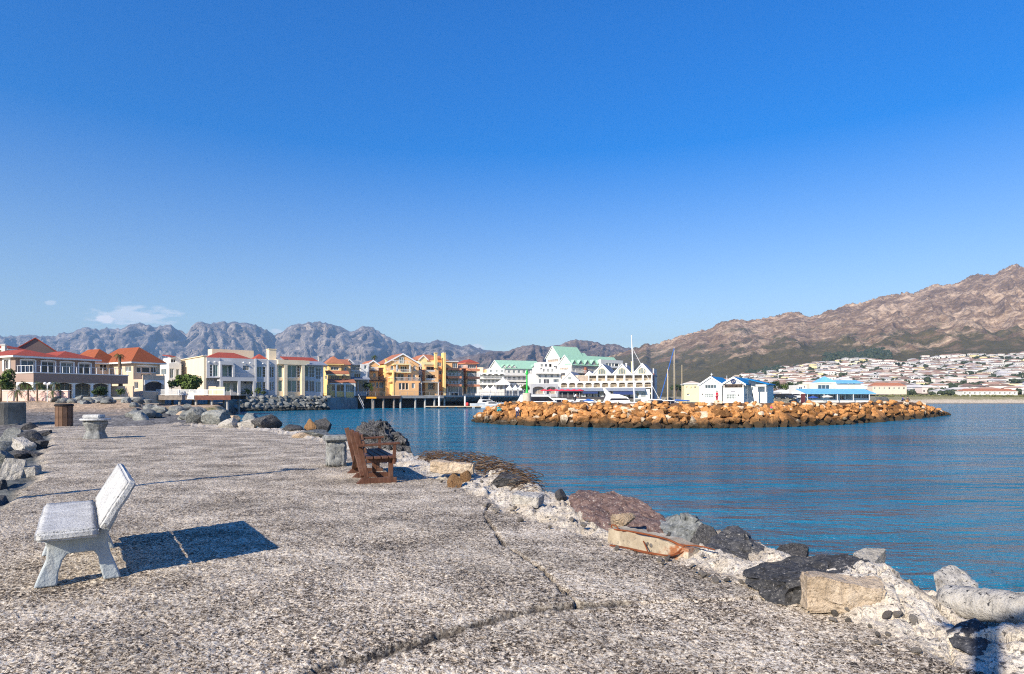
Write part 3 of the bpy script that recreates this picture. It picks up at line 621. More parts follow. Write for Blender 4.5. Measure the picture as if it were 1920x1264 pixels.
h.block(PPK, ua, ub, -3.5, -.004, -1, zt, F=[(272, 715.5, 305, 734, 1, 1, INT)], L=[(251.5, 716, 259, 729, 2, 1)])
m = MB(); r = h.rect(270, 713, 307, 717, -3.5); n = 10
m.prism([(r[0], r[3]), (r[2], r[3])]+[(r[2]+(r[0]-r[2])*i/n, r[1]-.5+.75*math.sin(math.pi*i/n)) for i in range(n+1)], -3.62, -3.504); m.build('arch', FW, h.o)
MB().box(ua, ub, -3.5, -3.34, zt+.003, zt+h.z(290, 701, -3.5)-h.z(290, 711, -3.5)-.2).box(ub-.16, ub, -3.337, -.004, zt+.003, zt+.9).build('parapet', PPK, h.o)
# white modern house in the gap
h = H('house', 'white flat-roofed modern house in the gap right of the orange roof', 'house', 317, 150, 40, 1.4)
h.block(PW, 0, h.u(340), 0, h.vl(299), -1, h.z(317, 681), F=[(318, 691, 326, 709, 2, 1, GC), (330, 692, 336, 708, 1, 1)], L=[(301, 692, 312, 703, 2, 1, GC)])
h.block(PW, .6, h.u(341), 1.2, 9, h.z(317, 681)+.004, h.z(317, 669), F=[(319, 673, 330, 680, 2, 1)], L=[])
h.slope(TR, .2, h.u(330), .4, h.z(317, 669)+.02, 8, h.z(317, 669)+.7)
# ---------------------------------------------------------------- grey and cream modern house
h = H('modern_house', 'long grey modern house with a blank cream end wall and tall glazing', 'house', 383, 141, 40, 1.0)
ua, ub, uc, ud, ue = [h.u(q) for q in (412, 479, 519.5, 570, 606)]; tp = h.z(383, 670); zm = h.z(400, 709)
h.block(PCR, -.002, .5, .3, h.vl(335), -1, tp+.25, name='end_wall'); MB().box(-.25, .75, .2, h.vl(335)+.2, tp+.253, tp+.42).build('coping', PCR, h.o)
h.block(PGY, .503, ua, .01, 9, zm, tp, F=[(393.5, 683.5, 398.5, 706, 1, 4), (399.5, 683.5, 409, 706, 2, 1, GT)])
h.block(PGY, .503, ua, 1.4, 9, -1, zm-.004, F=[], name='wall')
h.block(PGY, ua+.003, ub, .3, 9.1, h.z(440, 715), tp+.05, F=[(417, 685.5, 427, 706, 1, 1, GT), (427.5, 685.5, 437.5, 706, 1, 1, GT), (455.5, 685.5, 467.5, 694.5, 3, 2)])
h.block(PGY, ua+.003, ub, .9, 9.0, -1, h.z(440, 715)-.003, F=[(419, 717.5, 432, 735, 2, 2, GT), (457, 716, 473, 720, 3, 1), (437, 717.5, 446, 735, 1, 1)])
r = h.rect(413, 677.5, 438, 684, -1.2); h.box('canopy', PGY, r[0], r[2], -1.2, .296, r[1], r[3])
r2 = h.rect(413, 684, 416, 707, -1.2); h.box('fin_wall', PGY, r2[0], r2[2], -1.2, .296, h.z(414, 707, -1.2), r[1]-.003); r2 = h.rect(436.5, 684, 440, 707, -1.2); h.box('fin_wall', PGY, r2[0], r2[2], -1.2, .296, h.z(440, 707, -1.2), r[1]-.003)
r = h.rect(413, 707.5, 478, 714.5, -2.2); b = h.box('balcony', PGY, r[0], r[2], -2.2, .296, r[1], r[1]+.3); MB().box(r[0], r[2], -2.2, -2.05, r[1]+.303, r[3]).build('parapet', PGY, b)
MB().box(r[0], r[2], -2.16, -2.12, r[3]+.85, r[3]+.89).box(r[0], r[0]+.05, -2.16, -2.12, r[3], r[3]+.85).box(r[2]-.05, r[2], -2.16, -2.12, r[3], r[3]+.85).build('railing', FG, b)
h.cols(PGY, [h.u(q, -2) for q in (415, 448, 476.5)], -2.0, .55, -1, r[1]-.003)
h.block(PGY, ub+.003, uc, 0, 9.2, -1, h.z(500, 674.5), F=[(481.5, 687.5, 491, 707.5, 2, 1, GT), (492, 687.5, 498.5, 707.5, 1, 4), (505.5, 688, 508.5, 708, 1, 1), (509.2, 688, 514, 708, 1, 4), (481.5, 716, 491, 733, 2, 1, GT), (492, 716, 498.5, 733, 1, 4), (505.5, 716, 508.5, 733, 1, 1), (509.2, 716, 514, 733, 1, 4)])
h.box('pilaster', PGY, h.u(502), h.u(504), -.35, -.004, -1, h.z(500, 676))
h.box('pilaster', PGY, h.u(477.5), h.u(480.5), -.4, -.004, -1, h.z(479, 672.5))
h.block(PCR, uc+.003, ud, .15, 9.3, -1, h.z(545, 675), F=[(521.5, 685, 529.5, 708, 1, 1, GT), (521.5, 713, 529.5, 734, 1, 1, GT), (538.5, 685, 556, 708, 2, 1, GT), (557, 685, 562.5, 708, 1, 4), (538.5, 713, 556, 735, 2, 1, GT), (557, 713, 562.5, 735, 1, 4)])
for a, b_ in ((531, 537), (563.5, 569.5)): h.box('pilaster', PCR, h.u(a), h.u(b_), -.7, .146, -1, h.z(a, 676))
h.box('lintel', PCR, h.u(519.5), h.u(578), -.75, .146, h.z(545, 684), h.z(545, 675.5))
h.block(PGY, ud+.003, ue, .3, 9.2, -1, h.z(590, 684.5), F=[(572, 686, 579, 707, 1, 1, GT), (580, 687, 590, 708, 2, 3, GB), (592, 690, 602, 711, 2, 3, GB), (572, 713, 579, 734, 1, 1, GB), (580, 714, 590, 735, 2, 1, GB), (592, 716, 602, 736, 3, 1, GC)])
h.slope(TS, h.u(572), ue+.8, -1.0, h.z(590, 685.5), 3.0, h.z(590, 677.5))
h.hip(TR, h.u(392), h.u(476, 2), 2.2, 9, tp-.1, h.z(430, 661.5, 5)-tp, .0); h.block(PCR, h.u(398, 9.3), h.u(476, 9.3), 9.4, 13, tp-2, h.z(430, 655.5, 9.4), name='penthouse_wall')
h.hip(TR, h.u(479, 4), h.u(502, 4), 4, 8, h.z(490, 672.5, 4)-.2, 1.2, 0); h.slope(TR, h.u(536, 5), h.u(598, 5), 5, h.z(560, 678, 5), 9, h.z(560, 671, 9))
h.chimney(PCR, 504.5, 518, 655.5, 676, 3.4, PCR); h.chimney(CON, 598, 603, 669, 680, 5, FG)
m = MB()
for px, py in ((392, 679), (403, 679), (457, 680), (469, 681), (493, 682), (506, 682.5)): u_ = h.u(px); z_ = h.z(px, py); m.ball((u_, -.02, z_), .28, .2, .2)
m.build('wall_lamp', FW, h.o)
# ---------------------------------------------------------------- yellow waterfront houses
YG = None
h = H('house', 'yellow house with a pointed terracotta tower roof beside the glass corner', 'house', 616, 170, 26, 1.9)
u1 = h.u(640); v1 = h.vl(606.5); zt = h.z(616, 683); h.block(PYL, 0, u1, 0, v1, -1, zt, F=[(620, 688, 635.5, 694.2, 3, 1), (620, 705, 635.5, 711.5, 4, 1)], L=[(609, 688, 613.5, 694, 2, 1), (608.5, 705, 613.5, 711.5, 2, 1)])
h.hip(TT, 0, u1, 0, v1, zt, h.z(624, 669.5, 3)-zt, .7, PYL)
h.block(PTN, u1+.003, h.u(657, 1.5), 1.5, v1+3, -1, h.z(645, 684), F=[(645.5, 689, 650, 695.5, 2, 1), (641, 704, 643.5, 712, 1, 1)]); h.slope(TT, u1+.1, h.u(658, 1.5), 1.2, h.z(645, 684)+.02, 6, h.z(645, 684)+1.6)
h.slope(TT, -.9, h.u(655, -1.5), -1.6, h.z(630, 702), -.02, h.z(630, 696.3)); h.box('beam', PLY, -.9, h.u(655, -1.5), -1.6, -1.3, h.z(630, 704.5), h.z(630, 702)-.003)
h.slope(TT, h.u(617.5, -4), h.u(667, -4), -4.4, h.z(640, 718, -4), -1.2, h.z(640, 712, -1.2)); ua, ub = h.u(618, -4), h.u(666, -4)
h.box('beam', PW, ua, ub, -4.3, -3.9, h.z(640, 721, -4), h.z(640, 718, -4)-.003)
h.block(PYL, ua, ub, -3.8, -.004, -1, h.z(640, 721, -4)-.003, F=[(622, 722, 628, 733, 2, 1), (631, 721.8, 645, 734, 2, 1), (648, 721.8, 664, 735, 4, 1, GC)]); h.cols(PW, [h.u(q, -4.1) for q in (629.5, 646.5, 665)], -4.1, .4, -1, h.z(640, 721, -4)-.004)
h = H('house', 'grey and white modern house with a dark glazed ground floor between yellow houses', 'house', 657, 176, 26, 1.9)
u1 = h.u(689); h.block(PGY, 0, u1, 0, 9, h.z(670, 711), h.z(670, 696.5), F=[(664, 700, 676, 708.5, 3, 1)]); h.slope(TS, -.3, u1+.4, -1.6, h.z(670, 712), -.01, h.z(670, 708.5))
h.block(PGY, 0, u1, .6, 9, -1, h.z(670, 711)-.003, F=[(659, 714, 671, 735, 2, 1, GB), (672, 714, 687, 735, 3, 1, GB)]); b = h.balcony(0, h.u(676), -.8, 2, h.z(665, 695), .8, PW, FG, n=5)
h.block(PGY, .5, h.u(676, 2), 2.0, 9, h.z(670, 696.5)+.003, h.z(665, 684.5, 2), F=[(660, 686, 674, 694, 2, 1)]); h.block(PW, h.u(676, .5)+.003, h.u(691, .5), .5, 9, h.z(670, 696.5)+.003, h.z(685, 682.5), F=[(683, 685, 688, 692, 1, 1, GC)])
h.box('roof', TS, .2, h.u(677, 2), .8, 9.3, h.z(665, 684.5, 2)+.003, h.z(665, 683, 2)+.1)
h = H('house', 'small white gabled house with a pale red roof behind the yellow tower', 'house', 643, 196, 34, 2.0)
zt = h.z(643, 684.5); h.block(PW, 0, h.u(666), 0, 9, -1, zt, F=[(651.5, 678.5, 655.5, 681, 2, 1)]); h.gable(TT, PW, 0, h.u(666), 0, 9, zt, h.z(654, 674.5)-zt, 'v', .5)
h = H('house', 'narrow tan gabled house with stacked wooden balconies left of the big gable', 'house', 690, 183, 26, 1.9)
u1 = h.u(709); zt = h.z(690, 683); h.block(PTN, 0, u1, 0, h.vl(675), -1, zt, F=[(697, 688, 703, 695, 2, 1), (700, 699.5, 704.5, 707, 2, 1), (697.5, 717.5, 703, 725, 2, 1), (705, 717, 708.5, 727, 1, 1)], L=[]); h.gable(TT, PTN, 0, u1, 0, h.vl(675), zt, h.z(693, 676.5)-zt, 'v', .4)
h.box('fin_wall', PW, -.5, -.004, -1.6, 3, -1, h.z(690, 682)); h.balcony(.2, u1-.2, -1.3, -.004, h.z(700, 695), .9, WD, FW, n=8); h.balcony(.2, h.u(724, -1.4), -1.5, -.004, h.z(705, 713), .95, WD, WDG, n=16)
h.block(PTN, u1+.003, h.u(723, .4), .4, 6, -1, h.z(710, 713), F=[(711, 717, 719, 727, 2, 1, GC)])
h = H('house', 'big yellow gabled house with white balustrades and a terracotta roof above the timber wharf', 'house', 724, 184, 28, 1.9)
ur = h.u(785); vl_ = h.vl(705.5); zt = h.z(724, 680.5)
h.block(PTN, 0.003, ur, 0, vl_, -1, zt, F=[(732.5, 686, 738, 696, 2, 1), (742, 686, 748, 697, 2, 1), (751, 687, 763, 697.5, 3, 1), (775, 686, 780, 695, 2, 1), (735.5, 700.5, 742.5, 712, 2, 1), (746, 701, 757, 712.5, 2, 1), (764.5, 702, 770.5, 713.5, 2, 1), (774.5, 701.5, 779.5, 711.5, 2, 1)], L=[(709, 689, 713, 693, 1, 1)])
MB().box(-.25, -.001, .0, vl_, -1, zt).build('side_wall', PYL, h.o)  # sunlit side painted as a brighter yellow sheet beside the shade-toned tan front
h.gable(TT, PTN, 0.003, ur, 0, vl_, zt, h.z(753, 664)-zt, 'v', .6); window(h.o, F_(0, 1, -.3, 1)['f'], h.rect(748, 670.5, 756.5, 681.5), 2, 2); h.chimney(PYL, 723, 726, 674, 684, -.2, PYL)
h.balcony(h.u(739, -2), h.u(771, -2), -2.0, -.004, h.z(755, 682.5, -2), 1.0, PLY, PW, n=12); h.cols(PW, [h.u(q, -1.8) for q in (744, 768.5)], -1.8, .32, h.z(755, 697, -2), h.z(755, 682.5, -2)-.23)
h.balcony(h.u(727, -2), h.u(771, -2), -2.0, -.004, h.z(755, 697.5, -2), .85, PLY, PW, n=20); h.balcony(h.u(733, -2.6), h.u(788, -2.6), -2.6, -.004, h.z(755, 714, -2.6), .95, PTN, PW, n=24, th=.5)
h.block(PTN, h.u(739, -2.8), h.u(785, -2.8), -2.8, -.004, -1, h.z(755, 714, -2.6)-.51, F=[(748, 718, 753.5, 731, 1, 1), (754, 718, 760, 731, 1, 1), (760.5, 718, 766, 731, 1, 1), (772, 718.5, 778, 728, 2, 1)])
h.box('fin_wall', PYL, h.u(739, -2.8)-.3, h.u(739, -2.8)-.003, -2.9, 0, -1, h.z(740, 694, -2.6))  # lit left face of the lower block, its brightness put into the yellow
h = H('house', 'tan apartment house with dark recessed loggias and a small cream gable on the roof', 'house', 797, 192, 28, 1.9)
u1 = h.u(822); zt = h.z(797, 683.5); h.block(PTN, 0, u1, 0, 11, -1, zt, F=[(799.5, 687.5, 816, 697, 3, 1, INT), (799.5, 703, 816, 713, 3, 1, INT), (802.5, 718, 815, 730.5, 4, 1, GC)], rev=1.4)
h.block(PGY, h.u(783, 2.5), -.003, 2.5, 11, -1, h.z(790, 684, 2.5), F=[(785, 687.5, 789, 695, 1, 1), (789.5, 688, 793, 695.5, 1, 1), (785, 703, 789, 712, 1, 1), (789.5, 703, 793, 712, 1, 1)])
for ya, yb in ((697, 693.8), (713, 709.8)):
    a = h.rect(799.5, yb, 816, ya, 0); m = MB(); m.box(a[0], a[2], .02, .12, a[3]-.1, a[3])
    for i in range(13): x = a[0]+(a[2]-a[0])*(i+.5)/13; m.box(x-.07, x+.07, .03, .11, a[1], a[3]-.1)
    m.build('balustrade', PW, h.o)
m = MB().box(h.u(786, 2), u1, -.2, .0, zt+.003, zt+.75).build('parapet', PLY, h.o)
z2 = h.z(793, 674, 4); h.block(PLY, h.u(786, 4), h.u(801, 4), 4, 10, zt-1, z2); h.gable(TT, PLY, h.u(786, 4), h.u(801, 4), 4, 10, z2, h.z(793, 667, 4)-z2, 'v', .3)
h.block(PLY, h.u(801, 5)+.003, h.u(818, 5), 5, 10, zt-1, h.z(808, 676, 5), F=[(803, 678.5, 808, 680, 2, 1)]); h.hip(TT, h.u(776, 8), h.u(840, 8), 8, 17, h.z(808, 675.5, 8), h.z(808, 665.5, 11)-h.z(808, 675.5, 8), .3, TT)
h.chimney(PYL, 815.5, 820, 662.5, 690, -.5, PYL); h.box('pergola', PW, h.u(789, -2), h.u(823, -2), -2.4, -.004, h.z(806, 717, -2), h.z(806, 716, -2)); h.cols(PW, [h.u(q, -2.2) for q in (790, 822)], -2.2, .25, -1, h.z(806, 717, -2)-.003)
h = H('house', 'orange stair tower with two tall yellow chimney piers', 'tower house', 821, 196, 28, 1.9)
h.block(POR, 0, h.u(832), 0, 9, -1, h.z(826, 673), F=[(822.2, 679.5, 827.5, 687.5, 2, 1, GB), (822.2, 695, 827.5, 702, 2, 1), (821.8, 711, 827.5, 716.5, 2, 1)])
h.hip(TT, 0, h.u(832), 0, 9, h.z(826, 673), .9, .2, TT); a, b_ = h.u(831.8, -2), h.u(836, -2)
h.box('pier', PYL, a, b_, -2, -.004, -1, h.z(833, 661.5, -2)); h.box('pier_cap', FG, a+.2, b_+.2, -1.6, -.3, h.z(833, 661.5, -2)+.003, h.z(833, 661.5, -2)+.35)
def bands(h, px0, px1, v1, ys, glas, top_y, wallm):
    u0, u1 = h.u(px0), h.u(px1)
    for (yt, yb) in ys: MB().box(u0-.2, u1+.3, -1.5, v1, h.z(px0, yb), h.z(px0, yt)).build('balcony', PTC, h.o)
    for (yt, yb, pm, nx) in glas:
        h.block(wallm, u0, u1, .3, v1-.1, h.z(px0, yb)+.003, h.z(px0, yt)-.003, F=[(px0+1.5, yt+.6, px1-1.2, yb-.4, nx, 1, pm)], top=False)
    for (yt, yb, pm, nx) in glas[1:]:
        m = MB(); zz = h.z(px0, yb)+.003; m.box(u0, u1, -1.42, -1.34, zz+.85, zz+.95)
        for i in range(int((u1-u0)/.45)+1): m.box(u0+.45*i, u0+.45*i+.12, -1.41, -1.35, zz, zz+.847)
        m.build('railing', PW, h.o)
    h.cols(PW, [u0+.2, u1-.2], -1.2, .3, h.z(px0, ys[-1][1])+0.0, h.z(px0, ys[-1][1])+.01)
h = H('house', 'flat-topped apartment house with orange balcony bands, left of the red-roofed block', 'apartment house', 838, 200, 24, 1.9)
bands(h, 838, 861, 9, [(690, 694), (705.5, 709.5), (720.5, 724.5)], [(725, 737, GC, 4), (710, 720, GD, 3), (694.5, 705, GT, 5)], 0, PW)
h.block(PTN, 0, h.u(861), 1.5, 9, h.z(838, 690)+.003, h.z(838, 678), F=[(848, 681, 858, 690, 3, 1, GB)]); MB().box(-.2, h.u(861)+.2, 1.2, 9.1, h.z(838, 678)+.003, h.z(838, 677)+.1).build('coping', PW, h.o)
h.block(PST, h.u(861)+.35, h.u(874), 2.5, 8.8, -1, h.z(865, 684), F=[(865, 697, 869, 703, 1, 1), (865, 711, 869, 720, 1, 1)]); h.balcony(h.u(861)+.4, h.u(875), -1, 2.4, h.z(868, 690), .95, PTC, PW, n=10)
h = H('house', 'corner apartment block with a low red roof, orange balcony bands and glazed bays', 'apartment house', 874.5, 206, 28, 1.9)
bands(h, 874.5, 894.5, 8, [(691.5, 696), (706.5, 710.5), (721, 725)], [(725, 738, GC, 3), (711, 721, GC, 3), (696.5, 706, GT, 4)], 0, PTN)
h.block(PTC, 0, h.u(894.5), 0, 8, h.z(874.5, 691.5)+.003, h.z(874.5, 681), F=[(877, 683.5, 893, 691, 4, 1, GC)]); h.hip(TR, 0, h.u(894.5), 0, 8, h.z(874.5, 681), h.z(880, 675, 3)-h.z(874.5, 681), .6, PTC); h.chimney(WD, 879, 882, 673.5, 677, 3.4, FG)
# ---------------------------------------------------------------- white hotel with green roofs
def rows(x0, x1, n, w, y0, y1, *k): return [(x0+(x1-x0)*i/(n-1)-w/2, y0, x0+(x1-x0)*i/(n-1)+w/2, y1)+k for i in range(n)]
def dormer(h, px, w, yb, yt, v, roof, wall, pane=True):
    u0, u1 = h.u(px-w/2, v), h.u(px+w/2, v); zb_, zt_ = h.z(px, yb, v), h.z(px, yt, v); c = (u0+u1)/2; zz = zb_+(zt_-zb_)*.45
    d = MB().prism([(u0, zb_), (u1, zb_), (u1, zz), (c, zt_), (u0, zz)], v, v+4).build('dormer', wall, h.o)
    m = MB(); k = (zt_-zz)/(c-u0)
    for sg, e in ((-1, u0), (1, u1)): m.prism([(e+sg*.3, zz-.3*k+.02), (c, zt_+.02), (c, zt_+.2), (e+sg*.3, zz-.3*k+.2)], v-.3, v+4.2)
    m.build('dormer_roof', roof, d)
    if pane: window(d, F_(0, 1, v-.25, 1)['f'], (c-(u1-u0)*.22, zb_+.2, c+(u1-u0)*.22, zz-.05), 2, 1)
h = H('hotel_wing', 'white hotel wing with a long green roof, dormers and rows of balconies', 'hotel', 940, 280, 22, 1.8)
u1 = h.u(1018); vl_ = h.vl(917); zt = h.z(940, 690.5)
h.block(PW, 0, u1, 0, vl_, -1, zt, F=rows(946, 1010, 8, 5, 694.5, 701, 2, 1, GC)+rows(946, 1010, 8, 5.4, 706, 713, 3, 1, GB), L=[(921, 694, 926, 702, 2, 1, GC), (930, 694, 936, 702, 2, 1, GC), (921, 706, 926, 714, 2, 1), (930, 706, 936, 714, 2, 1)])
h.gable(TG, PW, 0, u1, 0, vl_, zt, h.z(940, 676.5, vl_/2)-zt, 'u', .5)
for px in (945, 954.5, 963.5, 1002, 1010): dormer(h, px, 7, 691, 684, -.1, TG, PW)
h.balcony(h.u(943, -1.8), h.u(1012, -1.8), -1.8, -.004, h.z(975, 703.5, -1.8), 1.0, PW, PW, solid=True); h.balcony(h.u(943, -2.4), h.u(1012, -2.4), -2.4, -.004, h.z(975, 715, -2.4), 1.1, PW, PW, n=40)
h.block(PW, h.u(925, -6), h.u(1012, -6), -6, -2.41, -1, h.z(960, 718, -6), F=rows(930, 1005, 9, 6, 721, 728, 2, 1, GW)+rows(930, 1005, 9, 6, 731, 739, 3, 1, GW))
h = H('hotel_tower', 'tall white hotel block with the highest steep green roof', 'hotel', 1049, 300, 36, 1.8)
u1 = h.u(1094); vl_ = h.vl(1024); zt = h.z(1049, 669.5); h.block(PW, 0, u1, 0, vl_, -1, zt, F=[(1051, 673, 1054, 679, 1, 1)]+rows(1055, 1085, 5, 3.5, 684, 690, 2, 1), L=[(1027, 663, 1030.5, 671, 1, 2), (1037, 661, 1039, 669, 1, 2), (1042, 664, 1044, 670, 1, 2), (1027, 674, 1047, 679, 5, 1, GW), (1028, 686, 1034, 692, 2, 1), (1038, 686, 1044, 692, 2, 1)])
h.gable(TG, PW, 0, u1, 0, vl_, zt, h.z(1049, 650.5, vl_/2)-zt, 'u', .6); h.gable(TG, PW, h.u(1080, 2), h.u(1103, 2), 2, vl_-2, h.z(1090, 671, 2), h.z(1090, 663, 6)-h.z(1090, 671, 2), 'u', .4)
h = H('hotel_wing', 'hotel wing with a green roof, five pointed dormers and grey stone walls', 'hotel', 1072, 262, 38, 1.8)
u1 = h.u(1163); vl_ = h.vl(1047); zt = h.z(1072, 683)
h.block(PST, 0.003, u1, 0, vl_, -1, zt, F=rows(1077, 1150, 7, 4.5, 691, 697, 2, 1, GC)+rows(1077, 1150, 7, 4.5, 700, 707, 2, 1, GB)); MB().box(-.25, -.001, 0, vl_, -1, zt).build('end_wall', PW, h.o)
h.gable(TG, PW, 0, u1, 0, vl_, zt, h.z(1072, 667, vl_/2)-zt, 'u', .5)
for px in (1076.5, 1088.5, 1101, 1113, 1125.5): dormer(h, px, 8.5, 688, 675.5, -.15, TG, PST)
window(h.o, F_(-.5, 1, 0, 1)['l'], h.rectl(1050, 689, 1066, 693.5, -.3), 5, 1, FW, GW); window(h.o, F_(-.5, 1, 0, 1)['l'], h.rectl(1051, 699, 1060, 706, -.3), 4, 1)
h.block(PW, h.u(1125, -1), h.u(1166, -1), -1.5, -.16, h.z(1140, 690, -1), h.z(1140, 675, -1), F=[(1136, 681, 1141, 687, 2, 1, GC), (1142, 681, 1147, 687, 2, 1, GC), (1148, 681, 1152.5, 687, 2, 1, GC), (1153, 681.5, 1160, 687, 1, 1, GD)])
h.balcony(h.u(1074, -2), h.u(1100, -2), -2, -.004, h.z(1085, 698.5, -2), 1, PW, PW, n=14); h.box('pilaster', BRK, h.u(1095), h.u(1098), -1, -.17, -1, h.z(1096, 689))
h = H('hotel_terrace', 'white stepped hotel terraces with many small windows and a red emblem, beside the green beacon', 'hotel', 1005, 262, 16, 1.8)
zt = h.z(1025, 700); h.block(PW, 0, h.u(1052), 0, 12, -1, zt, F=rows(1012, 1046, 4, 4.2, 702, 708, 2, 1, GC)+[(1000.5, 711, 1003, 719, 1, 1), (1011, 711, 1015, 719, 2, 1, GC), (1020, 711, 1030, 719.5, 4, 1), (1038, 711, 1048, 717, 4, 1)])
h.block(PW, h.u(1012, 2), h.u(1042, 2), 2, 12, zt+.003, h.z(1025, 688, 2), F=[(1013.5, 690, 1016.5, 693, 1, 1)]+rows(1020, 1036, 3, 3.5, 692, 698, 2, 1))
h.block(PW, h.u(1013, 4), h.u(1036, 4), 4, 12.5, h.z(1025, 688, 2)+.003, h.z(1025, 679, 4), F=rows(1016, 1032, 3, 4.5, 682.5, 688, 2, 1))
h.balcony(h.u(1006, -1.5), h.u(1050, -1.5), -1.5, -.004, h.z(1025, 700, -1.5), 1.0, PW, PW, n=30); MB().lathe([(.0, 0), (.75, 0), (.75, .12), (0, .12)], n=14, cap=False).build('emblem', plain('red_emblem', (.75, .02, .05), .05), h.o)
em = h.o.children[-1]; em.location = (h.u(1006), -.02, h.z(1006, 714)); em.rotation_euler = (R(90), 0, 0)
h.block(PGY, h.u(996, -3), h.u(1046, -3), -3, -.004, -1, h.z(1020, 720, -3), F=[(999, 725, 1020.5, 739, 2, 1, GW), (1025, 726, 1042.5, 739, 2, 1, GW)], rev=1.2)
for a, b_ in ((998.5, 1021), (1024.5, 1043)):
    r = h.rect(a, 724.5, b_, 729, -3); n = 10; MB().prism([(r[0], r[3]), (r[2], r[3])]+[(r[2]+(r[0]-r[2])*i/n, r[1]+(r[3]-r[1])*(math.sin(math.pi*i/n)**.6)*.95) for i in range(n+1)], -3.12, -3.004).build('arch', PGY, h.o)
h = H('terrace_building', 'white balconied hotel front with scalloped canopies next to the red-roofed corner block', 'hotel', 897, 258, 10, 1.8)
h.block(PW, 0, h.u(946), 0, 12, -1, h.z(920, 699), F=rows(902, 940, 6, 4.5, 702, 708, 2, 1, GC)+rows(902, 940, 6, 4.5, 712, 719, 2, 1, GC)+rows(902, 940, 6, 5, 724, 731, 2, 1, GW))
h.block(PCR, h.u(896, 8), h.u(906, 8), 8, 15, 0, h.z(900, 689, 8)); h.block(PTN, h.u(906, 8)+.003, h.u(917, 8), 8.5, 15, 0, h.z(910, 693, 8)); h.block(PW, h.u(916, 3), h.u(946, 3), 3, 12.2, h.z(920, 699)+.003, h.z(930, 691, 3), F=rows(921, 942, 3, 4, 693.5, 698, 2, 1, GC))
for yy in (710, 721): h.balcony(.2, h.u(944), -1.8, -.004, h.z(920, yy), 1.0, PW, PW, n=30)
can = plain('white_canvas', (.86, .85, .82), .04, .5)
for px in (908, 919, 930, 941):                     # scalloped canopies of the upper balcony
    u_ = h.u(px, -2); zc = h.z(px, 703, -2); n = 8
    MB().prism([(u_+(i/n-.5)*2.5, zc+.55*math.cos((i/n-.5)*math.pi)) for i in range(n+1)]+[(u_+(.5-i/n)*2.5, zc-.08+.5*math.cos((.5-i/n)*math.pi)) for i in range(n+1)], -2.2, -.01).build('canopy', can, h.o)
# white restaurant tents on the quay
def tent(px, Y, py_top, py_eave, w, label):
    c = wp(px, 742, Y); zt_ = EYE+(HY-py_top)/FPX*Y-1.7; ze = EYE+(HY-py_eave)/FPX*Y-1.7
    o = thing('marquee_tent', label, 'tent', (c.x, Y, 1.7), 0, 'white marquee tents on the hotel quay'); m = MB(); n = 5; vs = []
    for i in range(n):
        f = i/(n-1); r = (w/2)*(1-f)**1.5+.04; z_ = ze+(zt_-ze)*f; vs.append([(-r, -r, z_), (r, -r, z_), (r, r, z_), (-r, r, z_)])
    for a, b in zip(vs[:-1], vs[1:]):
        for k in range(4): m.quad(a[k], a[(k+1) % 4], b[(k+1) % 4], b[k])
    m.box(-w/2, w/2, -w/2, -w/2+.03, ze-.5, ze-.003).box(-w/2, -w/2+.03, -w/2+.033, w/2, ze-.5, ze-.003).box(w/2-.03, w/2, -w/2+.033, w/2, ze-.5, ze-.003)
    m.build('canvas_roof', can, o)
    for sx in (-1, 1):
        for sy in (-1, 1): MB().tube((sx*w*.48, sy*w*.48, -.6), (sx*w*.48, sy*w*.48, ze), .06).build('pole', FW, o)
tent(943, 244, 707, 719, 5.5, 'tallest white marquee with a sharp peak between the hotel terraces')
for i, px in enumerate((913.5, 925, 955, 966, 976)): tent(px, 238, 722 if i < 2 else 721.5, 729.5, 2.5, 'small white peaked marquee in the row along the hotel quay')
# ---------------------------------------------------------------- white gabled restaurant row
h = H('waterfront_building', 'cream white arcaded building with three big gables and a grey end wall', 'building', 1050, 214, -18, 1.7)
ue = h.u(1223); zg = h.z(1140, 703); zf = h.z(1140, 716); zl_ = h.z(1140, 728); D = 16
ug = h.u(1103)
W_ = F_(0, ue, 0, D)['f']
def arcade(u0, u1, z0, z1, n_open, arch, y0, y1):
    xs = [u0+(u1-u0)*i/n_open for i in range(n_open+1)]; m = MB(); hs = [(a+.28, z0+.25, b-.28, z1-.22) for a, b in zip(xs[:-1], xs[1:])]
    facade(m, W_, u0, u1, z0, z1, hs, 1.8); m.build('arcade_wall', PW, h.o)
    for q in hs:
        window(h.o, W_, q, 3, 1, WDG, GW, 1.8)
        rl = MB(); rl.box(q[0], q[2], .06, .12, q[1]+.8, q[1]+.88); k = int((q[2]-q[0])/.3)
        for i in range(k): x = q[0]+(q[2]-q[0])*(i+.5)/k; rl.box(x-.03, x+.03, .07, .11, q[1], q[1]+.797)
        rl.build('railing', PCR, h.o)
        if arch: n = 8; MB().prism([(q[0]-.02, q[3]+.02), (q[2]+.02, q[3]+.02)]+[(q[2]+.02+(q[0]-q[2]-.04)*i/n, q[3]-.5+.48*math.sin(math.pi*i/n)**.7) for i in range(n+1)], .01, .30).build('arch', PW, h.o)
arcade(ug, ue, zf+.003, zg, 7, False, 0, 0); arcade(0, ue, zl_+.003, zf, 11, True, 0, 0)
m = MB().box(0, ue-.35, 2.4, D, -1, zg); m.build('wall', PCR, h.o)
m = MB(); facade(m, F_(0, ue, 0, D)['r'], 2.41, D, -1, zg+.0, [(3.0, h.z(1222, 722), 4.0, h.z(1222, 717)), (3.0, h.z(1222, 712), 4.0, h.z(1222, 706))], .2); m.build('end_wall', PGY, h.o)
h.box('corner_pier', PW, ue-.35, ue-.003, .002, 2.405, -1, zg); h.box('brick_pier', BRK, ue+.002, ue+.25, 3.4, 4.6, -1, h.z(1228, 699))
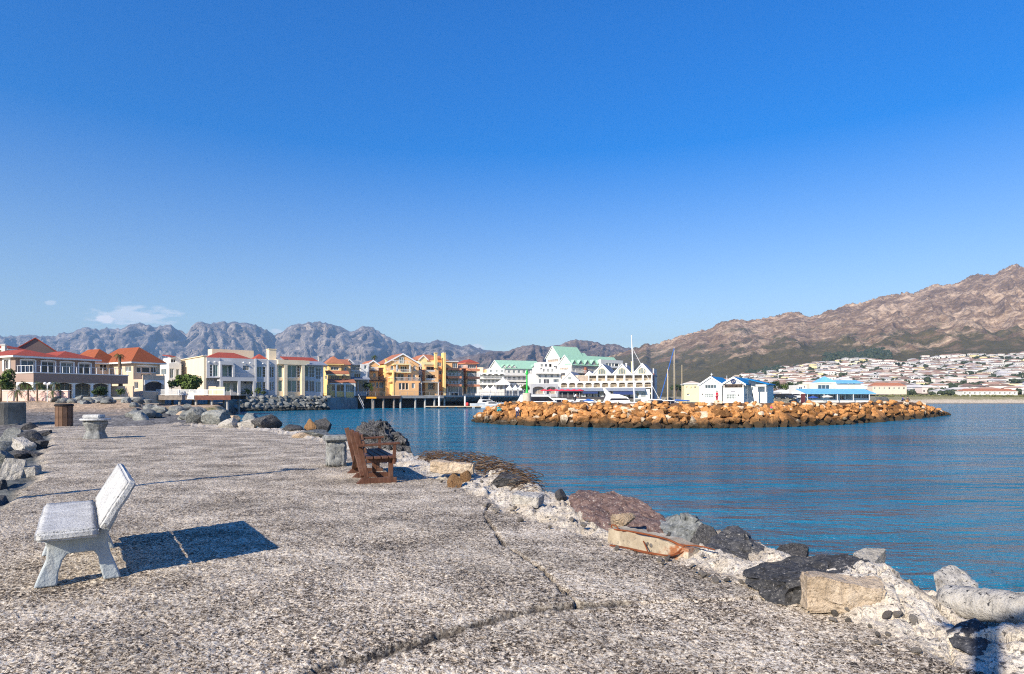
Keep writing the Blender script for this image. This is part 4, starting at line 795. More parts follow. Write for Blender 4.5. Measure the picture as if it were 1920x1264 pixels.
h.box('fascia', PW, -.1, ue+.1, -.16, -.003, zf-.28, zf+.28); h.box('fascia', PW, ug-.1, ue+.1, -.12, -.003, zg-.15, zg+.15)
for a, b_, pk in ((1110, 1147.5, 683.5), (1147.5, 1185.5, 683), (1185.5, 1223, 682)):
    ua, ub = h.u(a, .5), h.u(b_, .5); pz = h.z((a+b_)/2, pk, .5)-zg
    h.gable(TS, PW, ua+.05, ub-.05, .5, D-.3, zg+.004, pz, 'v', .3); c = (ua+ub)/2; r_ = 1.15; zc = zg+pz*.30
    pts = lambda rr: [(c+rr*math.cos(math.pi*i/10), zc+rr*math.sin(math.pi*i/10)) for i in range(11)]
    m = MB(); A, B = pts(r_+.14), pts(r_-.05)
    for i in range(10): m.prism([A[i], A[i+1], B[i+1], B[i]], .37, .45)
    m.box(c-r_-.14, c+r_+.14, .37, .45, zc-.9, zc-.75).box(c-r_-.14, c-r_+.05, .37, .45, zc-.747, zc-.003).box(c+r_-.05, c+r_+.14, .37, .45, zc-.747, zc-.003)
    for q in (-.4, .4): m.box(c+q-.05, c+q+.05, .385, .44, zc-.747, zc+.9)
    w_ = m.build('window', PCR, h.o); MB().prism(pts(r_-.06)+[(c-r_+.06, zc-.74), (c+r_-.06, zc-.74)], .44, .48).build('pane', GC, w_)
h.box('end_wall', PGY, ue-.4, ue-.01, D*.35, D-.4, zg+.004, zg+2.2)
zt = h.z(1068, 713, .3); h.block(PW, h.u(1054, .3), h.u(1085, .3), .3, 12, zf-.1, zt); h.gable(TS, PW, h.u(1053, .3), h.u(1084, .3), .3, 12, zt, h.z(1068, 698, .3)-zt, 'v', .25); window(h.o, F_(0, 1, .05, 1)['f'], h.rect(1064, 706, 1071, 711.5, .3), 3, 1)
h.gable(TS, PW, h.u(1097, 5), h.u(1113, 5), 5, 12, zg+.01, h.z(1105, 697, 5)-zg, 'v', .2)
h.box('wall', GW, h.u(1084, 2), ug-.01, 1.5, 2.38, zf, zg-.1)
h.slope(TS, -.4, ue-2, -3.0, h.z(1130, 733.5, -2), -.01, h.z(1130, 728.2), .12, 'awning')
F2 = rows(1094, 1185, 9, 8.5, 734, 744, 3, 1, GB); h.block(INT, 0, h.u(1190), -1.2, -.17, -1, zl_-.35, F=F2, name='shopfront'); h.block(PW, h.u(1191), h.u(1219), -1.0, -.17, -1, zl_-.35, F=[(1202, 735, 1211, 746, 4, 1), (1193, 736, 1198, 744, 1, 1)], name='shopfront')
for a, b_ in ((1093, 1121), (1150, 1191)): h.box('sunblind', plain('navy_canvas', (.02, .04, .14), .1), h.u(a, -2.9), h.u(b_, -2.9), -2.95, -2.85, h.z(1130, 740 if a > 1100 else 738, -2.9), h.z(1130, 734, -2.9)-.05)
h.chimney(PLY, 1183.5, 1187, 679, 700, 3, PLY); h.chimney(FW, 1173, 1175.5, 682, 690, 5, FW)
def parasol(px, Y, py, w, mat, label, name='parasol', group=None, zb_=1.6):
    c = wp(px, py, Y); o = thing(name, label, 'parasol', (c.x, Y, zb_), rng.random(), group); hh = c.z-zb_
    m = MB(); m.lathe([(w/2, hh-.55), (w/2, hh-.35), (.06, hh)], n=8); m.build('canopy', mat, o); MB().tube((0, 0, -.3), (0, 0, hh+.12), .045).build('pole', FW, o)
redc = plain('red_canvas', (.72, .02, .06), .08)
for i in range(7): parasol(1021+i*11, 205-i*1.2, 729.8, 2.6, redc, 'red parasol in the row in front of the arcaded building', group='red parasols along the restaurant quay')
# far side strip right of the restaurant
h = H('house', 'small pale yellow building with a flat hip roof left of the blue-roofed station', 'building', 1283, 186, -10, 1.0)
zt = h.z(1297, 720); h.block(PLY, 0, h.u(1313), 0, 9, -1, zt, F=[(1287, 724.5, 1289.5, 727.5, 1, 1), (1295, 725, 1297, 729, 1, 1), (1302, 724.5, 1305, 729, 1, 1), (1288, 738, 1293, 742, 2, 1)]); h.hip(plain('pale_roof', (.55, .47, .38), .1), 0, h.u(1313), 0, 9, zt, .8, .35)
# ---------------------------------------------------------------- rescue station with blue roofs
h = H('rescue_station', 'white two-storey station with royal blue gable roofs and a round emblem', 'building', 1311.5, 152, -30, .9)
ua = h.u(1354); zt = h.z(1332, 721.5); h.block(PW, 0, ua, 0, 13, -1, zt, F=[(1321.5, 720.2, 1343.5, 728.5, 4, 1, GB), (1321.5, 738.5, 1338, 745.5, 5, 2, GC), (1315.5, 738, 1318, 742, 1, 1)])
h.gable(TB, PW, 0, ua, 0, 13, zt, h.z(1332, 707.5)-zt, 'v', .35)
V = -3.; ub, uc_ = h.u(1356, V), h.u(1394.5, V); zt = h.z(1375, 720.5, V); zm = h.z(1375, 729, V)
h.block(PW, ub, uc_, V, 12, -1, zm, F=[(1362, 739.5, 1380, 748.5, 6, 2, GC), (1383, 739.5, 1386, 743, 1, 1)], Rr=[(1397.5, 738, 1401, 749, 1, 2, GB), (1404, 738, 1407, 748, 1, 2, GB)])
h.block(PW, ub, uc_-.01, V+2.2, 12, zm+.003, zt, F=[(1359, 722, 1392, 728.5, 8, 1, GW)], Rr=[(1398, 723, 1401, 730, 1, 1, GB), (1404, 722, 1407, 731, 1, 1, GB)]); h.balcony(ub, uc_, V-.02, V+2.19, zm+.25, .8, PW, WD, n=16); h.cols(PW, [ub+.15, uc_-.15], V+.2, .28, zm+.26, zt)
h.gable(TB, PW, ub-.1, uc_+.1, V, 12, zt+.02, h.z(1375, 708.5, V)-zt, 'v', .4)
h.block(PW, uc_+.004, uc_+4.2, 3, 12, -1, zt-.05, F=[(1409, 726, 1412, 732, 1, 1, GB), (1409, 738, 1412, 744, 1, 1, GB)], Rr=[(1416, 739, 1422, 745, 2, 2)]); MB().prism([(uc_-.3, zt+1.25), (uc_+4.7, zt-.12), (uc_+4.7, zt+.06), (uc_-.3, zt+1.45)], .7, 12.3).build('roof', TB, h.o); MB().prism([(uc_+.01, zt-.04), (uc_+4.2, zt-.04), (uc_+.01, zt+1.1)], 3, 12).build('gable_wall', PW, h.o); h.cols(PW, [uc_+2.2, uc_+4.0], 1.2, .3, -1, zt-.06); h.box('lintel', PW, uc_+1.9, uc_+4.2, .9, 2.99, zt-.5, zt-.055)
ring = MB(); c = (ub+uc_)/2; zc = h.z(1374, 714.8, V); nav = plain('navy_paint', (.02, .035, .12), .05)
for i in range(20):
    a, b_ = 2*math.pi*i/20, 2*math.pi*(i+1)/20; ring.prism([(c+r_*math.cos(q), zc+r_*math.sin(q)) for r_, q in ((.55, a), (.55, b_), (.36, b_), (.36, a))], V-.33, V-.29)
ring.box(c-.06, c+.06, V-.33, V-.29, zc-.3, zc+.3).box(c-.26, c-.063, V-.33, V-.29, zc-.02, zc+.1).box(c+.063, c+.26, V-.33, V-.29, zc-.02, zc+.1).box(c-.3, c-.063, V-.33, V-.29, zc-.3, zc-.2).box(c+.063, c+.3, V-.33, V-.29, zc-.3, zc-.2)
ring.build('emblem', nav, h.o); m = MB()
for i in range(9): q = h.rect(1370.5+i*.95, 733.4, 1371.2+i*.95, 734.6, V); m.box(q[0], q[2], V-.03, V-.005, q[1], q[3])
m.build('lettering', nav, h.o)
m = MB(); m.tube((ua/2, 1, h.z(1332, 707.5)), (ua/2, 1, h.z(1332, 699)), .05).box(ua/2-.3, ua/2+.3, .95, 1.05, h.z(1332, 702), h.z(1332, 701.4)); m.build('aerial', FW, h.o)
MB().tube((ub-.2, 2, h.z(1355, 715)), (ub-.2, 2, h.z(1355, 704)), .05).build('flagpole', FW, h.o)
# ---------------------------------------------------------------- blue roofed cafe
h = H('cafe_building', 'low cafe with pale blue roofs, a pyramid top and a long veranda', 'building', 1507, 176, 0, .9)
ue = h.u(1631); zt = h.z(1560, 738.5)
h.block(PW, 0, ue, 0, 10, -1, zt, F=[(1514.5, 740, 1523, 748, 2, 1), (1524, 740, 1540, 748, 3, 1, GB), (1555, 740, 1568, 749, 3, 1, GB), (1575, 741, 1584, 750, 2, 1), (1586, 740.5, 1597, 749, 2, 1), (1602, 740, 1615, 747, 3, 1, GB), (1616, 740, 1630, 747.5, 3, 1, GB)], rev=.5)
h.box('side_wall', plain('maroon_wall', (.13, .035, .04), .1), h.u(1507, -1.8), h.u(1510, -1.8), -1.8, -.004, -1, zt)
h.slope(TL, -.4, ue+.4, -2.4, zt-.05, 4.0, h.z(1560, 730.2, 4)); zu = h.z(1560, 719, 4)
h.block(plain('beige_upper', (.62, .56, .44), .06), h.u(1517.5, 4.2), ue-.2, 4.2, 11, zt+.5, zu, F=[(1534, 722, 1556, 730, 3, 1, GB)]); 
for a, b_ in ((1569, 1590), (1604, 1626)): q = h.rect(a, 723, b_, 729, 4.2); MB().box(q[0], q[2], 4.1, 4.19, q[1], q[3]).build('white_panel', PW, h.o)
h.slope(TL, h.u(1568, 4), ue+.3, 3.7, zu+.02, 8, h.z(1600, 714, 8)); h.hip(TL, h.u(1538, 4.5), h.u(1567, 4.5), 4.5, 4.5+h.u(1567)-h.u(1538), zu+.2, h.z(1553, 707.5, 6)-zu, .35)
h.cols(PW, [h.u(q, -2.2) for q in (1514, 1545, 1570, 1600, 1630)], -2.2, .16, -1, zt-.06); h.block(PW, h.u(1496, 6), h.u(1516, 6), 6, 12, -1, h.z(1505, 722, 6), F=[(1508, 723, 1511, 728, 1, 1), (1498, 726, 1505, 730, 2, 1)])
parasol(1524.5, 172, 742.5, 2.6, plain('blue_canvas', (.03, .08, .32), .1), 'dark blue parasol in front of the cafe', zb_=.7); parasol(1551, 172, 741, 2.7, plain('ivory_canvas', (.78, .70, .58), .05), 'ivory parasol in front of the cafe', zb_=.7)
def lowhouse(px0, px1, yt, yb, Y, wall, roof, label, th=0, z0=1.0):
    h = H('house', label, 'building', px0, Y, th, z0); u1 = h.u(px1); zt = h.z((px0+px1)/2, yt+(yb-yt)*.4); n = max(2, int((px1-px0)/9)); m = (px1-px0)/n
    h.block(wall, 0, u1, 0, 7, -1, zt, F=[(px0+m*(i+.3), yt+(yb-yt)*.55, px0+m*(i+.65), yt+(yb-yt)*.8, 2, 1) for i in range(n)]); h.hip(roof, 0, u1, 0, 7, zt, max(.4, h.z(px0, yt)-zt), .3)
lowhouse(1420, 1444, 728, 748, 190, PW, plain('mint_roof', (.45, .62, .55), .06), 'small white building with a mint green roof right of the blue-roofed station')
lowhouse(1462, 1482, 731, 742, 240, PW, plain('white_roof', (.7, .68, .64), .06), 'small white kiosk among the trees between station and cafe')
lowhouse(1484, 1500, 730, 748, 215, PW, plain('white_roof', (.7, .68, .64), .06), 'white shed left of the pale blue cafe')
lowhouse(1636, 1700, 718, 733, 462, plain('peach_wall', (.72, .60, .48), .06), TT, 'long peach beach house with a terracotta roof right of the cafe', 0, 4.2)
lowhouse(1805, 1908, 729, 741, 420, PW, TT, 'long low beach house with an orange roof behind the dunes')
# ================================================================ ROCKS
def rock_mesh(name, seed, sub=3, cuts=10, noise=.07, dmin=.5, sharp=32, fine=0.0, shape=None):
    bm = bmesh.new(); bmesh.ops.create_icosphere(bm, subdivisions=sub, radius=1)
    V = np.array([v.co[:] for v in bm.verts]); rs = np.random.RandomState(seed)
    for i in range(cuts):
        n = rs.normal(size=3); n /= np.linalg.norm(n); d = rs.uniform(dmin, .88); q = V@n; V = V-np.clip(q-d, 0, None)[:, None]*n
    if shape is not None: V = shape(V)
    o = rs.uniform(0, 50, 3)
    V = V*(1+noise*fbm(V[:, 0]*1.6+o[0], V[:, 1]*1.6+o[1], V[:, 2]*1.6+o[2], 5, .55))[:, None]
    if fine: V = V*(1+fine*fbm(V[:, 0]*9+o[0], V[:, 1]*9+o[1], V[:, 2]*9+o[2], 3))[:, None]
    V = V-(V.max(0)+V.min(0))/2; V = V/((V.max(0)-V.min(0))/2)
    for v, c in zip(bm.verts, V): v.co = c
    me = bpy.data.meshes.new(name); bm.to_mesh(me); bm.free()
    me.polygons.foreach_set('use_smooth', [True]*len(me.polygons))
    try: me.set_sharp_from_angle(angle=R(sharp))
    except Exception: pass
    return me
R_OR = rockmat('ochre_boulder', (.13, .052, .018), (.40, .178, .055), (.62, .37, .155), 1.3, (.10, .06, .035), (.050, .034, .018), .6, .55)
R_PALE = rockmat('pale_boulder', (.34, .24, .15), (.56, .44, .31), (.72, .62, .48), .9, None, (.060, .045, .026), .4, .25)
R_GR = rockmat('grey_boulder', (.055, .06, .06), (.17, .18, .175), (.36, .36, .34), .9, (.42, .38, .30), (.03, .03, .025), .5, .35)
R_DK = rockmat('dark_boulder', (.018, .019, .022), (.060, .060, .064), (.16, .155, .15), 1.0, (.30, .28, .26), None, .55, .25)
R_PU = rockmat('purple_boulder', (.06, .038, .034), (.155, .10, .088), (.27, .19, .165), 1.2, (.42, .37, .33), None, .5, .1)
R_SP = rockmat('speckled_concrete', (.30, .28, .245), (.46, .43, .385), (.60, .575, .53), 1.1, (.05, .05, .055), None, .35, .12)
R_BR = rockmat('brown_stone', (.14, .07, .03), (.25, .14, .065), (.36, .23, .12), 1.5, None, None, .4, .1)
R_SS = rockmat('sandstone', (.30, .21, .13), (.46, .345, .235), (.58, .47, .35), 1.5, (.2, .15, .11), None, .3, .1)
R_DKf = rockmat('fractured_dark_rock', (.018, .019, .022), (.062, .062, .066), (.17, .165, .16), 2.6, (.32, .30, .28), None, .65, .2); R_PUf = rockmat('fractured_purple_rock', (.06, .038, .034), (.155, .10, .088), (.27, .19, .165), 2.6, (.42, .37, .33), None, .6, .1)
R_GRf = rockmat('fractured_grey_rock', (.06, .065, .065), (.19, .20, .195), (.40, .40, .38), 2.6, None, None, .6, .1); R_SPf = rockmat('speckled_cement_rock', (.30, .28, .245), (.46, .43, .385), (.60, .575, .53), 2.2, (.035, .035, .04), None, .5, .1)
def put(me, mat, name, label, cat, loc, sc, rot, group=None):
    if mat and not me.materials: me.materials.append(mat)
    o = bpy.data.objects.new(name, me); o.location = loc; o.scale = sc; o.rotation_euler = rot; link(o); return tag(o, label, cat, group)
# ---------------------------------------------------------------- breakwater: mound and its boulders
BWL = [(884, 788.5), (895, 792), (940, 796), (1000, 798.5), (1100, 801.5), (1230, 803.5), (1360, 803), (1480, 800.5), (1600, 795), (1690, 788), (1740, 783), (1782, 778)]
BT = [(884, 787), (900, 773), (918, 761), (945, 753.5), (990, 750.5), (1100, 751), (1200, 752.5), (1400, 752.5), (1560, 752.5), (1690, 750.5), (1715, 752), (1742, 757), (1762, 767), (1782, 777)]
def bw_pt(px, t, out=0.0):
    py = np.interp(px, *zip(*BWL)); x, y = gp(px, py, WZ); pt = np.interp(px, *zip(*BT)); run = 1.2+3.6*smooth(884, 960, px)*smooth(1785, 1690, px)
    Yt = y+run; zt = EYE-(pt-HY)/FPX*Yt; e = t**.9
    return Vector(((px-CX)/FPX*(y+run*t), y+run*t-out, WZ+(zt-WZ)*e))
pxs_ = np.linspace(884, 1782, 220); tt = np.concatenate([[-.35, -.15], np.linspace(0, 1, 14), [1.3, 2.2, 3.0]])
Vb = np.zeros((len(tt), len(pxs_), 3))
for j, a in enumerate(pxs_):
    for i, b in enumerate(tt):
        q = bw_pt(a, min(max(b, 0), 1)); d = max(b-1, 0)
        Vb[i, j] = (q.x, q.y+(b*3 if b < 0 else d*4), q.z-.22+(b*3 if b < 0 else -max(d-.6, 0)*1.8))
Vb += .12*np.stack([fbm(Vb[..., 0]*1.5, Vb[..., 1]*1.5, Vb[..., 2]*1.5+k*9, 3) for k in range(3)], -1)
r_core = rockmat('rubble_core', (.05, .03, .015), (.16, .085, .04), (.30, .17, .09), 2.2, None, (.035, .028, .018), .5, 0)
tag(grid_mesh('breakwater_rubble', Vb, r_core), 'ochre rubble mound filling the gaps between breakwater boulders', 'rubble', kind='stuff')
OM = [rock_mesh('boulder', 100+i, 4, 14, .13, .40, 26, .03) for i in range(12)]; PM = [rock_mesh('boulder', 130+i, 4, 14, .13, .40, 26, .03) for i in range(4)]
LBW = ['ochre boulder with a dark wet base at the waterline of the breakwater', 'rusty ochre boulder half way up the face of the breakwater', 'sunlit golden boulder along the crest of the breakwater', 'pale sandy boulder among the ochre breakwater boulders']
rr = random.Random(11); nb = 0
for row in range(6):
    px = 886+rr.random()*8
    while px < 1782:
        t_ = (row+.15+rr.uniform(-.18, .18))/5.3; y = gp(px, np.interp(px, *zip(*BWL)), WZ)[1]
        sc = rr.uniform(.33, .60)*(1.1 if row < 2 else .82 if row > 3 else .95)*(1.35 if rr.random() < .1 and row < 4 else 1)
        shr = float(smooth(880, 925, px)*smooth(1790, 1730, px)); sc *= .55+.45*shr
        if row > 2+3*shr+.2: px += 20; continue
        q = bw_pt(px, min(t_, 1.02)); pale = rr.random() < .09
        if nb < 290:
            me = rr.choice(PM if pale else OM); k = 3 if pale else (0 if row < 2 else 1 if row < 4 else 2)
            put(me, R_PALE if pale else R_OR, 'boulder', LBW[k], 'boulder', (q.x, q.y, q.z-.05-(.22 if row > 3 else 0)), (sc*rr.uniform(1, 1.45), sc*rr.uniform(.85, 1.2), sc*rr.uniform(.62, .92)), (rr.uniform(-.9, .9), rr.uniform(-.9, .9), rr.uniform(0, 6.28)), 'boulders of the breakwater'); nb += 1
        px += sc*2*FPX/y*rr.uniform(.80, 1.05)
SM = [rock_mesh('boulder', 160+i, 2, 12, .12, .42, 30) for i in range(5)]; fv, ff, fm_ = [], [], []
for i in range(520):
    px, t_ = rr.uniform(890, 1778), rr.uniform(.0, 1.0)**.8; q = bw_pt(px, t_, .18); s_ = rr.uniform(.16, .36); me = rr.choice(SM); M_ = Matrix.Translation(q+Vector((0, 0, -.12 if t_ > .7 else 0)))@Matrix.Rotation(rr.uniform(0, 6.3), 4, 'Z')@Matrix.Rotation(rr.uniform(-1, 1), 4, 'X')@Matrix.Diagonal((s_*1.3, s_, s_*.8, 1)); b0 = len(fv)
    fv += [tuple(M_@v.co) for v in me.vertices]; k_ = 0 if rr.random() < .8 else 1
    for p in me.polygons: ff.append(tuple(b0+i_ for i_ in p.vertices)); fm_.append(k_)
sm_ = MB(); sm_.v, sm_.f, sm_.m = fv, ff, fm_; tag(sm_.build('filler_stones', [R_OR, R_PALE]), 'small ochre stones packed between the breakwater boulders', 'stones', kind='stuff')
# ---------------------------------------------------------------- grey riprap of the quay and the shore by the pier root
GM = [rock_mesh('boulder', 200+i, 3, 11, .08, .45, 34) for i in range(8)]
def zland(X, Y):
    j = np.clip(np.searchsorted(ys, Y), 1, len(ys)-1); px = X/Y*FPX+CX; i = np.clip(np.searchsorted(lpx, px), 1, len(lpx)-1); return float(zl[j, i])
rr = random.Random(5)
for row in range(5):
    px = 441+rr.random()*6
    while px < 618:
        Yq = np.interp(px, [440, 606, 670], [133, 149.5, 170]); t_ = row/4; Y = Yq+t_*3.2-.6+rr.uniform(-.4, .4); z_ = WZ+.1+t_*2.75; sc = rr.uniform(.38, .8)
        put(rr.choice(GM), R_GR, 'riprap_stone', 'grey riprap stone on the quay bank below the grey modern house', 'riprap stone', ((px-CX)/FPX*Y, Y, z_), (sc*1.2, sc, sc*.8), (rr.uniform(-.5, .5), rr.uniform(-.5, .5), rr.uniform(0, 6.3)), 'riprap stones of the quay'); px += sc*2*FPX/Y*.82
def rk(label, px0, px1, pyt, pyb, mat, seed, zb=0., dep=.8, rz=0., tilt=(0, 0), name='boulder', cat='boulder', group=None, sub=4, cuts=10, bury=.25, noise=.07, dmin=.45, fine=.012, shape=None, Y=None):
    Y = Y or FPX*(EYE-zb)/(pyb-HY); zb = EYE-(pyb-HY)/FPX*Y; w = (px1-px0)/FPX*Y; hh = (pyb-pyt)/FPX*Y; H_ = hh*(1+bury); d = w*dep
    me = rock_mesh(name, seed, sub, cuts, noise, dmin, 30, fine, shape)
    Yc = Y+d*.28; return put(me, mat, name, label, cat, (((px0+px1)/2-CX)/FPX*Yc, Yc, zb-hh*bury+H_/2), (w/2, d/2, H_/2), (tilt[0], tilt[1], rz), group)
def hullrock(label, mat, pts, seed, amp=.03, cut=4, name='boulder'):
    P_ = [wp(*p) for p in pts]; c = sum(P_, Vector())/len(P_); bm = bmesh.new()
    for p in P_: bm.verts.new(p-c)
    r_ = bmesh.ops.convex_hull(bm, input=bm.verts[:]); bmesh.ops.delete(bm, geom=[g for g in r_['geom_interior'] if isinstance(g, bmesh.types.BMVert)], context='VERTS'); bmesh.ops.triangulate(bm, faces=bm.faces[:])
    for k in range(cut): bmesh.ops.subdivide_edges(bm, edges=[e for e in bm.edges if e.calc_length() > .05+.0*k], cuts=1, use_grid_fill=True); bmesh.ops.triangulate(bm, faces=[f for f in bm.faces if len(f.verts) > 3])
    bmesh.ops.smooth_vert(bm, verts=bm.verts[:], factor=.15, use_axis_x=True, use_axis_y=True, use_axis_z=True)
    V = np.array([v.co[:] for v in bm.verts]); hh_, ox_, oy_, gap_ = vor(V[:, 0]+.3*V[:, 2]+.06*fbm(V[:, 0]*5, V[:, 1]*5, V[:, 2]*5), V[:, 2]*1.3+V[:, 1]*.6, 5.5, seed); D = np.stack([fbm(V[:, 0]*4+seed+k*9, V[:, 1]*4, V[:, 2]*4, 5, .55) for k in range(3)], 1)*amp+((hh_-.5)*amp*1.9-.8*amp*np.exp(-(gap_/.07)**2))[:, None]*V/np.linalg.norm(V, axis=1)[:, None]
    for v, p, d in zip(bm.verts, V, D): v.co = p+d
    me = bpy.data.meshes.new(name); bm.to_mesh(me); bm.free(); me.polygons.foreach_set('use_smooth', [True]*len(me.polygons))
    try: me.set_sharp_from_angle(angle=R(16))
    except Exception: pass
    return put(me, mat, name, label, 'boulder', tuple(c), (1, 1, 1), (0, 0, 0))
# between the pier root and the deck
sh = [(470, 527, 777, 803, R_DK, 'dark pyramid-shaped boulder with one sunlit slope at the pier root'), (571, 596, 785, 808, R_BR, 'brown wedge boulder at the water beside the wooden bench'), (590, 622, 784, 808, R_DK, 'dark twin-peaked boulder left of the wooden bench'), (348, 384, 763, 795, R_GR, 'large pale grey boulder with ochre patches near the deck'),
      (378, 432, 768, 796, R_GR, 'long dark grey boulder right of the large ochre-patched one'), (408, 446, 783, 803, R_SP, 'whitish jagged stone at the corner of the pier'), (446, 486, 784, 803, R_SP, 'whitish cement-covered stone left of the dark pyramid boulder'), (453, 486, 774, 792, R_GR, 'grey pointed boulder standing behind the whitish stones'),
      (524, 570, 796, 809, R_DK, 'low dark flat rock right of the pyramid boulder'), (310, 334, 770, 784, R_GR, 'rounded grey boulder among the shingle'), (330, 349, 771, 784, R_SS, 'tan boulder beside the rounded grey one'), (293, 313, 762, 772, R_SS, 'tan boulder under the left end of the deck'), (316, 338, 759, 771, R_SS, 'ochre boulder in front of the deck piles'),
      (340, 360, 757, 770, R_GR, 'small grey boulder in front of the deck piles'), (560, 622, 806, 822, R_GR, 'flat grey stone slab left of the wooden bench'), (548, 588, 811, 823, R_SS, 'flat tan stone on the white edge of the pier'), (300, 320, 775, 786, R_DK, 'small dark stone on the shingle bank'), (425, 450, 779, 790, R_SS, 'brown stone at the waterline beside the pier corner')]
for i, (a, b, c, d, m_, l) in enumerate(sh): rk(l, a, b, c, d, m_, 300+i, zb=-.05, dep=.75, cuts=9, shape=(lambda V: V*np.stack([1-.55*np.clip(V[:, 2], -.2, 1)]*2+[np.ones(len(V))], 1)) if i in (0, 1, 7) else None)
rr = random.Random(21)
for i in range(70):                                  # loose stones of the shore
    px = rr.uniform(250, 450); Y = rr.uniform(38, 100) if px < 275 else rr.uniform(38, 66); X = (px-CX)/FPX*Y; 
    if X > -12-.38*(Y-30): X -= 1.0
    sc = rr.uniform(.2, .6); put(rr.choice(GM), R_GR, 'stone', 'loose grey stone on the shore between the pier and the timber deck', 'stone', (X, Y, zland(X, Y)+sc*.3), (sc*1.2, sc, sc*.75), (rr.uniform(-.5, .5), rr.uniform(-.5, .5), rr.uniform(0, 6.3)), 'loose stones of the shore')
for i in range(46):                                  # rubble row below the low garden kerb
    px = rr.uniform(102, 300); Y = rr.uniform(68, 76); X = (px-CX)/FPX*Y; sc = rr.uniform(.25, .55)
    put(rr.choice(GM), R_GR, 'stone', 'grey stone in the low rubble bank below the beige houses', 'stone', (X, Y, zland(X, Y)+sc*.3), (sc*1.3, sc, sc*.8), (rr.uniform(-.4, .4), rr.uniform(-.4, .4), rr.uniform(0, 6.3)), 'stones of the rubble bank')
# left edge of the pier
rr = random.Random(33)
lf = [(2, 40, 803, 830), (38, 70, 808, 832), (60, 92, 812, 838), (-10, 30, 826, 850), (24, 60, 824, 846), (56, 96, 826, 852), (-14, 20, 845, 872), (18, 52, 845, 868), (46, 78, 842, 864), (-12, 8, 868, 905), (60, 90, 850, 866), (-16, 14, 902, 936), (8, 34, 915, 940), (-20, 22, 930, 968), (-30, -4, 880, 930), (-40, 6, 958, 1000), (30, 58, 836, 850), (70, 100, 806, 824), (12, 40, 790, 806), (44, 72, 792, 810)]
for i, (a, b, c, d) in enumerate(lf):
    rk('dark angular rock in the heap along the left edge of the pier' if i % 3 else 'grey lichen-spotted rock in the heap along the left edge of the pier', a, b, c, d, R_DK if i % 3 else R_GR, 360+i, zb=-.25, dep=1.0, rz=rr.uniform(-.4, .4), tilt=(rr.uniform(-.3, .3), rr.uniform(-.3, .3)), group='rocks heaped left of the pier', sub=3, cuts=12, dmin=.35)
def cubeblock(label, px0, px1, pyt, pyb, zb, dep, rz, tilt, mat, name='concrete_block'):
    Y = FPX*(EYE-zb)/(pyb-HY); w = (px1-px0)/FPX*Y; hh = (pyb-pyt)/FPX*Y
    bm = bmesh.new(); bmesh.ops.create_cube(bm, size=2); bmesh.ops.bevel(bm, geom=bm.edges[:], offset=.09, segments=2, affect='EDGES'); bmesh.ops.subdivide_edges(bm, edges=bm.edges[:], cuts=7, use_grid_fill=True)
    D_ = np.array((w/2, w*dep/2, hh/2)); V = np.array([v.co[:] for v in bm.verts])*D_; V = V+np.stack([fbm(V[:, 0]*4+px0+k*7, V[:, 1]*4, V[:, 2]*4, 5, .55) for k in range(3)], 1)*min(.035, w*.05)
    for v, c in zip(bm.verts, V): v.co = c
    bmesh.ops.triangulate(bm, faces=bm.faces[:]); me = bpy.data.meshes.new(name); bm.to_mesh(me); bm.free(); Yc = Y+w*dep*.4
    return put(me, mat, name, label, 'concrete block', (((px0+px1)/2-CX)/FPX*Yc, Yc, zb+hh*.46), (1, 1, 1), (tilt[0], tilt[1], rz))
R_SPb = rockmat('worn_concrete', (.28, .26, .225), (.46, .43, .385), (.60, .575, .53), 3.0, (.05, .05, .055), None, .35, .1); R_SSb = rockmat('cream_concrete', (.36, .27, .18), (.52, .41, .295), (.64, .54, .42), 3.0, (.22, .17, .12), None, .3, .08)
cubeblock('tilted pale concrete block with a flat face among the dark rocks left of the pier', 6, 41, 862, 914, -.25, .9, .5, (-.25, .2), R_SPb)
cubeblock('small speckled concrete cube beside the tilted block left of the pier', 41, 71, 874, 912, -.25, .9, .25, (.05, -.05), R_SPb)
cubeblock('speckled slab lying on the dark rocks left of the pier', 24, 66, 826, 846, -.1, .5, -.4, (.1, .35), R_SPb)
# right edge of the pier: boulders set in the cement
flat = lambda V: V*np.stack([np.ones(len(V)), np.ones(len(V)), np.where(V[:, 2] > 0, .82-.2*V[:, 0], 1)], 1)
hullrock('long purple-brown slab of rock sloping to the sea beside the rusty block', R_PUf, [(1066, 962, 7.9), (1130, 1000, 7.2), (1205, 1030, 6.9), (1275, 1030, 6.8), (1072, 934, 8.1), (1088, 921, 8.2), (1112, 917, 8.2), (1165, 931, 8.1), (1190, 932, 8.0), (1225, 957, 7.7), (1262, 983, 7.3), (1276, 999, 7.0), (1090, 930, 9.0), (1165, 940, 8.8), (1265, 985, 8.0)], 3, .035)
hullrock('grey fractured boulder right of the purple-brown slab', R_GRf, [(1236, 975, 7.3), (1262, 962, 7.2), (1300, 965, 7.1), (1319, 980, 6.9), (1324, 1012, 6.8), (1240, 1000, 7.0), (1290, 1030, 6.7), (1322, 1035, 6.7), (1250, 975, 7.8), (1316, 985, 7.6), (1282, 968, 7.0)], 9, .03)
hullrock('dark streaked boulder sloping down to the right by the water', R_DKf, [(1334, 1010, 6.24), (1362, 995, 6.34), (1388, 992, 6.34), (1426, 1022, 6.05), (1470, 1053, 5.76), (1328, 1040, 5.95), (1375, 1065, 5.76), (1440, 1085, 5.66), (1365, 1002, 7.01), (1445, 1040, 6.62), (1400, 1010, 6.05)], 15, .03)
